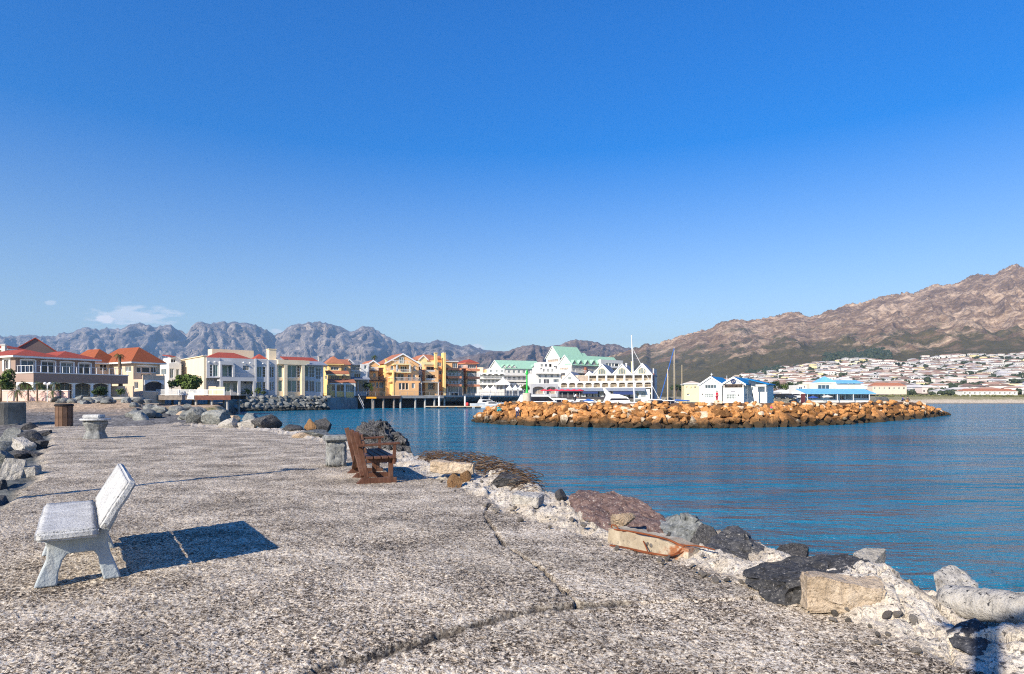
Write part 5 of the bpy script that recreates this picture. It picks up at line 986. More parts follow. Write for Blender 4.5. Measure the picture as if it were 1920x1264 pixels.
hullrock('biggest black boulder half covered with cement at the pier edge', R_DKf, [(1390, 1090, 5.00), (1450, 1140, 4.62), (1515, 1160, 4.53), (1640, 1140, 4.62), (1398, 1078, 5.09), (1432, 1059, 5.27), (1500, 1043, 5.32), (1585, 1036, 5.32), (1630, 1050, 5.09), (1650, 1074, 4.90), (1440, 1062, 5.83), (1590, 1045, 5.92), (1520, 1085, 4.58), (1600, 1078, 4.67), (1455, 1090, 4.72)], 21, .035)
rk('small speckled stone on top of the right end of the biggest black boulder', 1600, 1662, 1031, 1075, R_SP, 406, Y=5.35, dep=.9, cuts=20, dmin=.36, noise=.05, sub=4, bury=.5)
hullrock('pointed black-and-white speckled rock above the concrete pillar', R_SPf, [(1750, 1075, 5.1), (1772, 1061, 5.15), (1790, 1056, 5.15), (1808, 1067, 5.1), (1827, 1094, 5.0), (1828, 1130, 4.95), (1752, 1120, 5.0), (1790, 1135, 4.85), (1770, 1075, 5.6), (1820, 1095, 5.5)], 27, .02)
hullrock('low dark rock in the pillar shadow near the lower right corner', R_DKf, [(1772, 1182, 3.98), (1798, 1165, 4.02), (1830, 1160, 4.0), (1866, 1184, 3.93), (1890, 1206, 3.85), (1880, 1228, 3.72), (1786, 1214, 3.85), (1830, 1232, 3.72), (1805, 1172, 4.22), (1875, 1198, 4.1), (1835, 1188, 3.86)], 39, .012)
rk('small dark rock at the edge of the sea left of the purple slab', 1040, 1064, 918, 932, R_DK, 409, Y=9.4, dep=1.0, bury=1)
rk('pale rounded stone wedged between the cement and the purple slab', 1146, 1192, 962, 990, R_SS, 410, Y=6.9, dep=.8, bury=.4)
rk('dark knobbly rock at the foot of the dry seaweed', 920, 992, 888, 914, R_DK, 411, Y=11.0, dep=.6, cuts=20, dmin=.36, noise=.14, bury=.4)
hullrock('big black boulder with pale lichen behind the wooden bench', R_DKf, [(670, 803, 18.8), (682, 796, 18.8), (698, 789, 18.9), (712, 790, 18.9), (728, 798, 18.7), (742, 810, 18.5), (760, 826, 18.3), (768, 846, 18.2), (672, 860, 18.4), (720, 866, 18.0), (768, 865, 18.1), (690, 795, 20.2), (740, 812, 20.2), (765, 845, 19.6), (720, 815, 18.1), (690, 815, 18.2)], 33, .09)
rk('brown stone with a flat face set in the white cement right of the wooden bench', 838, 868, 888, 916, R_BR, 413, Y=10.6, dep=.7, cuts=12, bury=.4)
rk('small brown stone under the end of the sandstone block', 862, 884, 882, 900, R_BR, 414, Y=11.3, dep=.7, cuts=10, bury=.4)
rk('black angular rock at the water right of the grey fractured boulder', 1298, 1362, 985, 1030, R_DK, 432, Y=6.7, dep=.9, rz=.9, cuts=18, dmin=.35, noise=.05, sub=4, bury=.6)
rk('dark rock showing above the cement right of the dark streaked boulder', 1440, 1520, 1026, 1062, R_DK, 433, Y=5.9, dep=.8, rz=-.2, cuts=18, dmin=.35, noise=.05, sub=4, bury=.6)
cubeblock('flat sandstone block lying on the white cement edge', 808, 888, 867, 888, .10, .32, -.12, (0, .03), R_SSb, 'stone_block')
cubeblock('thin grey concrete slab lying flat in the cement left of the purple rock', 962, 1016, 928, 948, .06, .8, -.3, (.05, .08), R_SPb)
cubeblock('cream rectangular concrete block in front of the biggest black boulder', 1512, 1648, 1084, 1150, .02, .35, -.2, (.12, .05), R_SSb)
# lying concrete pillar at the right edge
a, b = Vector(wp(1770, 1126, 4.55)), Vector(wp(2010, 1152, 3.9)); m = MB(); n = 14; d = (b-a).normalized(); ax_ = d.orthogonal().normalized(); bx = d.cross(ax_); rings = []
for i in range(25):
    c = a+(b-a)*(i/24); r_ = .104*(1+.02*math.sin(i*1.7)+.02*rng.uniform(-1, 1))*(.86 if i in (0, 24) else 1); rings.append([c+(ax_*math.cos(2*math.pi*k/n)*1.1+bx*math.sin(2*math.pi*k/n))*r_*(1+.05*rng.uniform(-1, 1)) for k in range(n)])
vs = [p for q in rings for p in q]; m.add(vs, [(j*n+k, j*n+(k+1) % n, (j+1)*n+(k+1) % n, (j+1)*n+k) for j in range(24) for k in range(n)]+[tuple(range(n))[::-1], tuple(range(24*n, 25*n))])
pil = tag(m.build('concrete_pillar', R_SPf, sm=True), 'pale round concrete pillar lying on the rocks at the lower right', 'pillar')
# rusty concrete block with reinforcement bars
t = NT('rusty_concrete'); v = t.coord(); f = t.noise(v, 3.5, 7, .65); col = t.ramp(f, (.3, (.20, .155, .105)), (.5, (.36, .30, .215)), (.7, (.50, .44, .34)))
sx = t.n('ShaderNodeSeparateXYZ', {0: v}).outputs[0]; k = t.math('ADD', t.noise(v, 5, 6, .7), t.math('MULTIPLY', sx, .32)); col = t.mix(t.ramp(k, (.60, 0.0), (.74, .9)), col, (.26, .075, .014))
sp = t.noise(v, 26, 4, .7); col = t.mix(t.ramp(sp, (.62, 0.0), (.66, .8)), col, (.07, .065, .06)); t.set(col=col, rough=.9, nor=t.bump(t.noise(v, 18, 6, .7), .7, .02)); m_rc = t.m
rust = plain('rust', (.16, .048, .018), .45, 6, .9, .2, .4, 30)
pa, pb = gp(1143, 1012, .02), gp(1292, 1046, .02); pc = Vector(((pa[0]+pb[0])/2, (pa[1]+pb[1])/2, 0)); dv = Vector((pb[0]-pa[0], pb[1]-pa[1], 0)); L = dv.length
o = thing('concrete_block', 'rusty broken concrete beam with exposed reinforcement bars on the white cement edge', 'concrete block', (pc.x, pc.y, 0), math.atan2(dv.y, dv.x))
m = MB(); nx = 16; prof_ = lambda x: [(-.02, -.1), (.26, -.1), (.24, .115), (.0, .125)]
vs = []; 
for i in range(nx+1):
    x = -L/2+L*i/nx; s_ = 1-.35*(i/nx)**3
    vs += [(x+rng.uniform(-.01, .01), y*1.0+rng.uniform(-.012, .012), z_*s_+.015+rng.uniform(-.012, .012)) for y, z_ in prof_(x)]
m.add(vs, [(4*i+k, 4*i+(k+1) % 4, 4*i+4+(k+1) % 4, 4*i+4+k) for i in range(nx) for k in range(4)]+[(3, 2, 1, 0), (4*nx, 4*nx+1, 4*nx+2, 4*nx+3)]); m.build('beam_body', m_rc, o)
def wire(pts, r=.007):
    P_ = [Vector(p) for p in pts]; out = []
    for i in range(len(P_)-1):
        p0, p1, p2, p3 = P_[max(i-1, 0)], P_[i], P_[i+1], P_[min(i+2, len(P_)-1)]
        for k in range(6): u_ = k/6; out.append(.5*((2*p1)+(p2-p0)*u_+(2*p0-5*p1+4*p2-p3)*u_*u_+(3*p1-p0-3*p2+p3)*u_**3))
    MB().path(out+[P_[-1]], r, 5).build('rebar', rust, o)
wire([(-L/2, .02, .125), (-L*.2, .0, .15), (L*.2, .02, .145), (L*.42, .03, .10)], .011)
wire([(-L/2+.01, .03, .12), (-L/2+.0, .03, .165), (-L/2+.06, .03, .17), (-L/2+.10, .03, .13)])
wire([(L*.42, .0, .09), (L*.34, -.06, .02), (L*.12, -.10, .012), (-L*.18, -.12, .012), (-L*.35, -.16, .012)], .009)
wire([(L*.46, .02, .08), (L*.36, -.08, .03), (L*.14, -.13, .014), (-L*.05, -.13, .012)])
wire([(-.02, -.03, .09), (.05, -.07, .04), (.13, -.14, .012)]); wire([(L*.4, .06, .11), (L*.55, .1, .12), (L*.7, .12, .11)])
# dry seaweed and driftwood heap
m = MB(); rr = random.Random(3)
for i in range(1500):
    f = rr.random(); px = 785+(1000-785)*f; py = np.interp(px, [785, 850, 920, 960, 1000], [856, 872, 885, 898, 908])+rr.uniform(-6, 6); x, y = gp(px, py, .06); y += rr.uniform(0, 1.1); x += rr.uniform(-.15, .15)+.0
    hmax = .27*math.sin(math.pi*min(1, max(.02, f*.9+.05)))+.04; a_ = rr.uniform(-.7, .7)+(math.pi if rr.random() < .5 else 0); l = rr.uniform(.07, .26); z_ = rr.uniform(-.12, hmax)
    p0 = Vector((x, y, z_)); pts = [p0]; dz = rr.uniform(-.05, .5)
    for k in range(3): a_ += rr.uniform(-.5, .5); dz -= .22; pts.append(pts[-1]+Vector((math.cos(a_)*l/3, math.sin(a_)*l/3, dz*l/3)))
    m.mi = 0 if rr.random() < .8 else 1; m.path(pts, rr.uniform(.003, .008), 4)
k1 = plain('dry_kelp', (.055, .030, .016), .6, 3, .85); k2 = plain('bleached_driftwood', (.17, .115, .07), .4, 3, .9)
tag(m.build('dry_seaweed', [k1, k2]), 'heap of dry brown seaweed and twigs on the pier edge', 'seaweed', kind='stuff')
# loose chips on the slab and the cement edge
rr = random.Random(9); CM = [rock_mesh('pebble', 500+i, 2, 7, .08, .5) for i in range(4)]; chip = rockmat('pebble_stone', (.10, .09, .08), (.28, .25, .22), (.5, .46, .42), 3, None, None, .4, .5)
k = 0
while k < 90:
    px, py = rr.uniform(500, 1750), rr.uniform(880, 1240); x, y = gp(px, py); e = np.array([[x, y]]); q = float(sdist(e, PR)[0])
    if -.25 < q < .55:
        sc = rr.uniform(.010, .035); put(rr.choice(CM), chip, 'pebble', 'loose pebble on the whitened cement edge of the pier', 'pebble', (x, y, .02 if q < 0 else .06), (sc*1.2, sc, sc*.7), (rr.random(), rr.random(), rr.uniform(0, 6)), 'loose pebbles of the pier edge'); k += 1
# ================================================================ BENCHES, BIN, TABLES
t = NT('bench_granite_concrete'); v = t.coord(); f = t.noise(v, 4, 7, .65); col = t.ramp(f, (.3, (.40, .40, .395)), (.6, (.60, .60, .59)))
s_ = t.noise(v, 44, 4, .75); col = t.mix(t.ramp(s_, (.57, 0.0), (.62, .9)), col, (.11, .11, .12)); s2_ = t.noise(t.coord((1, 4, 4)), 6, 6, .7); col = t.mix(t.ramp(s2_, (.48, 0.0), (.66, .6)), col, (.27, .275, .27))
t.set(col=col, rough=.9, spec=.2, nor=t.bump(t.math('ADD', s_, t.math('MULTIPLY', f, .6)), .9, .016)); m_bs = t.m
m_bl = plain('blue_grey_concrete', (.36, .40, .42), .22, 3.5, .9, .2, .6, 26, dirt=(.48, .47, .43))
def rough_slab(bm_box, name, mat, par, amp=.006, seed=0, bev=.02, cuts=10):
    x0, x1, y0, y1, z0, z1 = bm_box; bm = bmesh.new(); bmesh.ops.create_cube(bm, size=1)
    for v in bm.verts: v.co = Vector(((x0+x1)/2+v.co.x*(x1-x0), (y0+y1)/2+v.co.y*(y1-y0), (z0+z1)/2+v.co.z*(z1-z0)))
    bmesh.ops.bevel(bm, geom=bm.edges[:], offset=bev, segments=3, affect='EDGES'); bmesh.ops.subdivide_edges(bm, edges=bm.edges[:], cuts=cuts, use_grid_fill=True)
    V = np.array([v.co[:] for v in bm.verts]); D = np.stack([fbm(V[:, 0]*14+k*7+seed, V[:, 1]*14, V[:, 2]*14, 4) for k in range(3)], 1)
    for v, c, d in zip(bm.verts, V, D): v.co = c+d*amp
    me = bpy.data.meshes.new(name); bm.to_mesh(me); bm.free(); me.materials.append(mat); me.polygons.foreach_set('use_smooth', [True]*len(me.polygons))
    o = bpy.data.objects.new(name, me); return link(o, par)
def leg_plate(par, y0, y1, mat):                     # side frame with two splayed feet and a raking back support (x, z outline)
    top = [(.02, .385), (.30, .385), (.46, .385), (.485, .44), (.60, .66), (.645, .685), (.665, .64), (.62, .50), (.555, .395), (.545, .37)]
    p = [(-.0, .385)]+top[1:]+[(.535, .32), (.57, .20), (.625, .08), (.66, .0), (.505, .0), (.475, .10), (.455, .20), (.42, .245), (.20, .245), (.16, .20), (.125, .10), (.115, .0), (-.075, .0), (-.03, .10), (.02, .20), (.035, .30)]
    m = MB(); p = [(x*.80, z_) for x, z_ in p]; m.prism(p, y0, y1); o = m.build('leg', mat, par, bevel=.012); return o
o = thing('concrete_bench', 'weathered white concrete bench with blue-grey legs on the pier', 'bench', (-3.62, 4.93, -.005), R(34))
rough_slab((-.05, .37, -.03, 1.66, .386, .458), 'seat', m_bs, o, .004, 1, .018)
for y0 in (.13, 1.36): leg_plate(o, y0, y0+.11, m_bl)
bk = rough_slab((-.036, .036, -.03, 1.66, 0, .42), 'backrest', m_bs, o, .004, 5, .016); bk.location = (.392, 0, .445); bk.rotation_euler = (0, R(30), 0)
RGC = plain('rough_grey_concrete', (.21, .215, .21), .5, 9, .95, .15, .9, 22, dirt=(.44, .42, .38))
# wooden bench
t = NT('brown_bench_wood'); v = t.coord((1, 1, 1)); g = t.noise(t.coord((9, 9, 1.5)), 3.5, 6, .65); col = t.ramp(g, (.3, (.050, .021, .013)), (.55, (.108, .046, .027)), (.75, (.17, .082, .050)))
w_ = t.noise(v, 2, 5, .6); col = t.mix(t.ramp(w_, (.5, 0.0), (.75, .35)), col, (.24, .16, .12)); t.set(col=col, rough=.65, spec=.3, nor=t.bump(g, .4, .01)); m_bw = t.m
bx, by = gp(668, 908); o = thing('wooden_bench', 'dark brown slatted wooden bench seen from behind, facing the sea', 'bench', (bx, by, -.01), R(20)); LB = 1.75
for y in (0.03, LB*.46, LB*.93):
    m = MB().prism([(0, 0), (.70, 0), (.70, .10), (.10, .10)], y, y+.085); m.build('foot', m_bw, o, bevel=.006)
    MB().bar((.19, y+.042, .104), (.0, y+.042, .90), .085, .085, (0, 1, 0)).build('back_post', m_bw, o, bevel=.006)
    if y != LB*.46: MB().bar((.60, y+.042, .104), (.60, y+.042, .43), .075, .085, (0, 1, 0)).build('front_leg', m_bw, o, bevel=.006)
    else: MB().bar((.42, y+.042, .104), (.42, y+.042, .39), .075, .085, (0, 1, 0)).build('front_leg', m_bw, o, bevel=.006)
    MB().box(.18, .70, y+.003, y+.082, .36, .435).build('seat_bearer', m_bw, o, bevel=.005)
for k, x in enumerate((.17, .30, .43, .56)): MB().box(x, x+.108, -.06, LB+.06, .437, .478).build('seat_slat', m_bw, o, bevel=.006)
for k in range(3):
    z_ = .585+k*.115; x = .072+(.90-z_)*.19/.80; m = MB().box(.0, .034, -.06, LB+.06, -.046, .046); s = m.build('back_slat', m_bw, o, bevel=.006); s.location = (x-.01, 0, z_); s.rotation_euler = (0, R(-13), 0)
for y in (-.055, LB*.93+.085):
    MB().bar((.02, y+.04, .67), (.74, y+.04, .70), .095, .042).build('armrest', m_bw, o, bevel=.008); MB().bar((.64, y+.04, .34), (.655, y+.04, .675), .05, .075, (0, 1, 0)).build('arm_support', m_bw, o, bevel=.005)
MB().bar((.13, .14, .12), (.10, LB*.46-.02, .44), .04, .07, (1, 0, 0)).build('brace', m_bw, o); MB().bar((.13, LB*.93-.02, .12), (.10, LB*.46+.12, .44), .04, .07, (1, 0, 0)).build('brace', m_bw, o)
# concrete stump behind the wooden bench
x, y = gp(630, 873); o = thing('concrete_stool', 'grey square concrete stump with an overhanging top behind the wooden bench', 'stool', (x, y, -.02), .35)
rough_slab((-.20, .20, -.20, .20, .0, .56), 'pedestal', plain('rough_grey_concrete', (.33, .34, .34)), o, .03, 3, .03, 8); rough_slab((-.27, .27, -.27, .27, .562, .68), 'top', plain('rough_grey_concrete', (.33, .34, .34)), o, .01, 4, .03, 5)
# slatted litter bin
x, y = gp(110, 798.5); o = thing('litter_bin', 'round wooden slatted litter bin with a dark rim near the pier root', 'litter bin', (x, y+.4, -.05), .2); m_bn = plain('bin_timber', (.15, .09, .06), .35, 3, .8, .2, .5, 12)
n = 12
for i in range(n):
    a_ = 2*math.pi*i/n; m = MB().box(-.09, .09, -.02, .02, .0, 1.06); s = m.build('slat', m_bn, o); s.location = (.37*math.cos(a_), .37*math.sin(a_), 0); s.rotation_euler = (0, 0, a_+math.pi/2)
MB().lathe([(.33, .0), (.33, .92)], n=16, cap=True).build('liner', plain('bin_liner', (.02, .02, .022), .2), o); MB().lathe([(.32, 1.08), (.43, 1.064), (.44, 1.12), (.40, 1.17), (.28, 1.19)], n=20, cap=False).build('rim', plain('bin_rim', (.018, .015, .016), .2), o)
# concrete tables
def table(px, py, zb, label, sc=1.0):
    x, y = gp(px, py, zb); o = thing('concrete_table', label, 'table', (x, y+.35, zb-.03), .4, 'round concrete tables near the pier root'); o.scale = (sc,)*3
    m = MB(); m.lathe([(.40, 0), (.40, .05), (.34, .20), (.29, .30), (.35, .43), (.41, .56), (.40, .655)], n=6); q = m.build('pedestal', plain('rough_grey_concrete', (.33, .34, .34), .4, 7, .95, .15, .9, 22, dirt=(.50, .48, .43)), o, bevel=.03)
    MB().lathe([(.30, .66), (.47, .675), (.49, .71), (.47, .745), (.1, .75), (.001, .75)], n=24, cap=False).build('table_top', m_bs, o, sm=False); return o
table(167, 823, 0, 'round concrete table with a white slab on its top, beside the litter bin'); T0 = S.objects[-1] if False else None
x, y = gp(167, 823); o = bpy.data.objects.new('concrete_slab', bpy.data.meshes.new('concrete_slab')); bm = bmesh.new(); bmesh.ops.create_cube(bm, size=1)
for v in bm.verts: v.co = Vector((v.co.x*.58, v.co.y*.45, v.co.z*.135))
bmesh.ops.bevel(bm, geom=bm.edges[:], offset=.03, segments=3, affect='EDGES'); bm.to_mesh(o.data); bm.free(); o.data.materials.append(m_bs); o.location = (x-.02, y+.30, .79); o.rotation_euler = (0, 0, .08); link(o); tag(o, 'white rounded concrete slab lying on the round table', 'slab')
Yt = 74.; zt_ = zland((275-CX)/FPX*Yt, Yt); table(275, HY+FPX*(EYE-zt_)/Yt, zt_, 'small round concrete table on the shore in front of the timber deck')
x, y = (278-CX)/FPX*72, 74.; o = thing('stone_bench', 'low dark slab bench beside the far concrete table', 'bench', (x, y-2, zt_-.1), .05); MB().box(-1.3, 1.3, -.25, .25, .32, .42).build('seat', WDG, o, bevel=.02)
for q in (-.9, .9): MB().box(q-.15, q+.15, -.2, .2, -.3, .318).build('leg', CON, o, bevel=.02)
# concrete well ring at the left edge
Yc = 34.5; o = thing('concrete_cylinder', 'stained grey concrete cylinder at the left edge of the pier', 'cylinder', (wp(2, 750, Yc).x, Yc, -.15), 0)
MB().lathe([(1.08, -.1), (1.08, 1.32), (1.02, 1.35), (.001, 1.35)], n=40, cap=False).build('drum', plain('stained_concrete', (.24, .22, .18), .45, 1.4, .9, .2, .5, 14, dirt=(.10, .09, .07)), o, sm=False)
for q in (-.25, .3): MB().lathe([(.06, 1.352), (.06, 1.6), (.001, 1.62)], (q, -.5, 0), 8, False).build('bollard', rust, o)
# lamp posts standing outside the picture: their shadows cross the pier
galv = plain('galvanised_steel', (.45, .46, .47), .1, 2, .4, .5, metal=.6)
def lamp(x, y, hgt, r, label):
    o = thing('lamp_post', label, 'lamp post', (x, y, -.05), 0); m = MB(); m.tube((0, 0, 0), (0, 0, hgt), r, r*.8, 12); m.build('pole', galv, o); MB().lathe([(r*2.4, 0), (r*2.4, .06), (r, .10), (r*1.01, .2)], n=14).build('base_plate', galv, o)
    m = MB().bar((-.25, 0, hgt+.03), (.4, 0, hgt+.05), .14, .07); m.build('lamp_head', galv, o)
lamp(-10.9, 4.75, 6.3, .085, 'thin lamp post whose long shadow crosses the pier behind the concrete bench'); lamp(-1.5, -1.96, 4.5, .095, 'thick lamp post casting the shadow band in the lower right corner')

# ================================================================ PLANTS
def leafm(name, c):
    t = NT(name); v = t.coord(); n_ = t.noise(v, 2.2, 4); t.set(col=t.ramp(n_, (.35, tuple(x*.45 for x in c)), (.65, tuple(x*1.5 for x in c))), rough=.6, spec=.25); t.b.inputs['Transmission Weight'].default_value = 0; return t.m
L1 = leafm('bush_leaves', (.075, .115, .02)); L2 = leafm('dark_leaves', (.035, .06, .018)); L3 = leafm('palm_leaves', (.07, .10, .025)); BARK = plain('bark', (.17, .12, .08), .35, 4, .9)
def crown(name, par, mat, seed, rx, ry, rz, zc, n, leaf, clumps=14, elo=-.5):
    rs = random.Random(seed); m = MB(); cs = []
    for i in range(clumps):
        a_, e = rs.uniform(0, 6.28), rs.uniform(elo, 1.4); r_ = rs.uniform(.35, .85); cs.append((Vector((math.cos(a_)*math.cos(e)*rx*r_, math.sin(a_)*math.cos(e)*ry*r_, zc+math.sin(e)*rz*r_)), rs.uniform(.28, .5)))
    for i in range(n):
        c, cr = rs.choice(cs); d = Vector((rs.gauss(0, 1), rs.gauss(0, 1), rs.gauss(0, 1))).normalized(); p = c+Vector((d.x*rx, d.y*ry, d.z*rz))*cr*rs.uniform(.7, 1.05)
        nrm = (d+Vector((rs.gauss(0, .5), rs.gauss(0, .5), rs.gauss(.4, .5)))).normalized(); a = nrm.orthogonal().normalized(); b = nrm.cross(a); t_ = rs.uniform(0, 6.28); a, b = a*math.cos(t_)+b*math.sin(t_), b*math.cos(t_)-a*math.sin(t_); s = leaf*rs.uniform(.6, 1.3)
        m.quad(p-a*s-b*s*.4, p+a*s-b*s*.5, p+a*s*.8+b*s*.6, p-a*s*.7+b*s*.5)
    return m.build(name, mat, par)
def bush(px, Y, py_b, py_t, w_px, mat, label, n=900, group=None, cat='bush', name='bush', tr=.15):
    c = wp(px, py_b, Y); w = w_px/FPX*Y; hh = (py_b-py_t)/FPX*Y; o = thing(name, label, cat, tuple(c), 0, group)
    m = MB(); m.tube((0, 0, -.6), (0, 0, hh*.5), max(.05, w*.035), w*.02); 
    for q in range(5): a_ = q*1.26+.3; m.tube((0, 0, hh*tr), (math.cos(a_)*w*.25, math.sin(a_)*w*.25, hh*.6), w*.02, w*.008, 5)
    m.build('trunk', BARK, o); crown('crown', o, mat, int(px*7), w/2, w/2, hh*(1-tr)/2*1.05, hh*(1+tr)/2, n, w*.045+.03, 22 if tr < .12 else 14, -1.3 if tr < .18 else -.5); return o
def palm(px, Y, py_b, py_t, r_px, label, nf=26, trunk_r=.2, group=None, name='palm_tree'):
    c = wp(px, py_b, Y); hh = (py_b-py_t)/FPX*Y; L = r_px/FPX*Y; o = thing(name, label, 'palm tree' if name == 'palm_tree' else 'plant', tuple(c), rng.uniform(0, 3), group); rs = random.Random(int(px)); m = MB(); zt = hh-L*.45; p = Vector((0, 0, -.6))
    for k in range(10):
        q = Vector((.10*math.sin(k*.5)*trunk_r*3, .0, -.6+(zt+.6)*(k+1)/10)); m.tube(p, q, trunk_r*(1.25-.5*k/10)*(1.06 if k % 2 else .98), trunk_r*(1.2-.5*(k+1)/10), 9); p = q
    m.build('trunk', BARK, o); m = MB()
    for i in range(nf):
        a_ = i*2.4+rs.uniform(-.2, .2); e = rs.uniform(-.35, 1.35); d = Vector((math.cos(a_), math.sin(a_), 0)); side = Vector((-d.y, d.x, 0)); pos = p.copy(); dirz = math.sin(e); dx = math.cos(e); seg = L*rs.uniform(.9, 1.15)/7; w = L*.16
        for k in range(7):
            nx = pos+(d*dx+Vector((0, 0, dirz))).normalized()*seg; dirz -= .32; ww = w*(1-abs(k-2.5)/5.5)
            for sg in (-1, 1): 
                for h2 in (0, .5): b0 = pos+(nx-pos)*h2; b1 = pos+(nx-pos)*(h2+.36); tip = b0+side*sg*ww+Vector((0, 0, -ww*.45))+(nx-pos)*.8; m.poly(b0, b1, tip)
            m.quad(pos-side*.012*L, pos+side*.012*L, nx+side*.008*L, nx-side*.008*L); pos = nx
    m.build('crown', L3, o); return o
palm(225, 100, 741, 662, 13, 'tall single palm in front of the orange-roofed house', 30, .28)
palm(702, 200, 716, 666, 8.5, 'palm crown rising behind the yellow houses', 30, .25)
palm(868, 200, 738, 722, 5, 'small palm in the recess between the orange-banded apartment blocks', 18, .15)
bush(352, 112, 737, 701, 44, L1, 'big round bright green bush in front of the cream end wall', 2600, tr=.02); bush(322, 124, 728, 711, 20, L2, 'dark green shrub in the gap left of the big round bush', 700)
bush(184, 82, 743, 725, 28, L2, 'low round dark green bush in front of the grey shutters', 900); bush(10, 78, 741, 694, 34, L1, 'large leafy bush at the left edge of the photo', 1500); bush(227, 92, 741, 729, 16, L1, 'small green shrub at the foot of the tall palm', 400)
for i, px in enumerate((2, 22, 32, 44, 53, 62, 70, 78, 99, 104)):
    palm(px, (79 if i % 2 else 75)-i*.1, 750, 714+(i % 3)*5, 15+(i % 3)*3, 'small palm in the planting behind the low pink garden wall', 14, .09, 'small palms along the garden wall', 'small_palm')
for i, (px, yb, yt, w) in enumerate(((451, 741, 731, 12), (462, 741, 729, 16), (474, 741, 733, 12), (484, 741, 727, 15), (494, 741, 732, 12))): bush(px, 146, yb, yt, w, L1 if i % 2 else L2, 'green garden shrub in front of the grey modern house', 350, 'garden shrubs of the grey house')
bush(629, 176, 745, 736, 9, L1, 'small green shrub between the brick pillars of the quay', 220); bush(690, 178, 738, 718, 20, L2, 'green tree between the grey house and the big yellow gable', 700, cat='tree', name='tree', tr=.3); bush(697, 177, 738, 720, 9, L1, 'slim yellow-green shrub beside the dark wharf tree', 300)
bush(984, 236, 738, 722, 18, L1, 'green tree behind the green beacon', 600, cat='tree', name='tree', tr=.3)
rr = random.Random(8)
for i, (px, yt, w) in enumerate(((1432, 720, 16), (1444, 717, 18), (1456, 714, 18), (1468, 719, 16), (1480, 716, 20), (1492, 721, 14), (1502, 719, 16), (1268, 718, 18), (1278, 722, 14))): bush(px, 268+i*2, 742, yt, w*1.3, L1 if i % 3 == 0 else L2, 'green tree in the row between the blue-roofed station and the cafe' if px > 1300 else 'green tree in the gap right of the arcaded building', 420, 'trees behind the harbour', 'tree', 'tree', .2)
# ================================================================ FENCES, WALLS, DECKS
def wbox(name, mat, px0, px1, py0, py1, Y, d, par=None, base=None): # box in world space spanning pixels on the plane at Y
    a, b = wp(px0, py1, Y), wp(px1, py0, Y); m = MB()
    if base is None: m.box(a.x, b.x, Y, Y+d, a.z, b.z)
    else: m.box(a.x-base[0], b.x-base[0], Y-base[1], Y+d-base[1], a.z-base[2], b.z-base[2])
    return m.build(name, mat, par)
pk = plain('pink_plaster', (.70, .50, .44), .08, .8)
o = tag(wbox('garden_wall', pk, 4, 108, 732.5, 752, 76, .3), 'long low pink garden wall behind small palms', 'wall'); m = wbox('coping', FW, 3.5, 108.5, 731.3, 732.4, 75.9, .5, o)
o = tag(wbox('garden_wall', pk, 115, 127, 733, 752, 76.5, .3), 'short pink wall end right of the garden wall gap', 'wall'); wbox('coping', FW, 114.5, 127.5, 731.8, 732.9, 76.4, .5, o)
tag(wbox('garden_wall', PPK, 207, 249, 724, 745, 97, .3), 'beige garden wall between the palm and the white fence', 'wall'); tag(wbox('kerb_wall', CON, 150, 262, 744.3, 749, 79, .6), 'low grey concrete kerb below the shuttered doors', 'wall')
tag(wbox('garden_wall', PCR, 391, 405, 724.5, 742, 134, .4), 'cream garden wall stub next to the cream end wall', 'wall'); tag(wbox('garden_wall', PCR, 405.5, 421, 725.5, 743, 132, .4), 'lower cream garden wall in front of the grey house', 'wall')
# two-globe garden lamp
c = wp(89, 750, 74); o = thing('garden_lamp', 'white garden lamp post with two round globes in front of the pink wall', 'lamp', tuple(c), 0); MB().tube((0, 0, -.4), (0, 0, 1.95), .055).build('pole', FW, o)
for q in (-.28, .28): g_ = MB().ball((q, 0, 1.9), .17).build('globe', FW, o, sm=True); 
MB().bar((-.3, 0, 1.74), (.3, 0, 1.74), .04, .04).build('arm', FW, o)
c = wp(14, 757, 70); o = thing('post', 'thin white post on the path near the concrete cylinder', 'post', tuple(c), 0); MB().tube((0, 0, -.3), (0, 0, 1.05), .045).build('shaft', FW, o); MB().lathe([(.2, 0), (.2, .08), (.001, .1)], n=12, cap=False).build('base', rust, o)
# timber deck over the shore with white fence
Yd = 108; o = thing('timber_deck', 'weathered timber deck on round piles over the rocks', 'deck', (wp(340, 745, Yd).x, Yd, 0), 0); X0 = o.location.x
xa, xb = wp(281, 745, Yd).x-X0, wp(433, 745, Yd).x-X0; zt_, zb_ = wp(300, 741.3, Yd).z, wp(300, 750, Yd).z; xm = wp(366, 745, Yd).x-X0
m = MB()
for i in range(44): x = xa+(xb-xa)*i/44; m.box(x, x+(xb-xa)/44-.02, 0, 8, zt_-.06, zt_)
m.build('decking', WDG, o); MB().box(xa, xm, -.12, -.003, zb_, zt_-.003).build('fascia', WDG, o); MB().box(xm+.003, xb, -.12, -.003, zb_, zt_-.003).build('fascia', plain('red_brown_timber', (.15, .055, .04), .3, 2), o)
for k in range(3): MB().box(xa, xb, 1+k*2.5, 1.25+k*2.5, zb_+.1, zt_-.065).build('beam', WD, o)
for px in (294, 334, 365, 395, 424):
    x = wp(px, 745, Yd).x-X0
    for y in (.5, 5): MB().tube((x, y, -2.2), (x, y, zb_+.09), .22, .2, 10).build('pile', CON, o)
o2 = thing('white_fence', 'white picket fence along the front of the timber deck', 'fence', (X0, Yd, zt_), 0); m = MB(); xf0, xf1 = wp(250, 745, Yd).x-X0, wp(420, 745, Yd).x-X0; hf = wp(300, 730.5, Yd).z-zt_
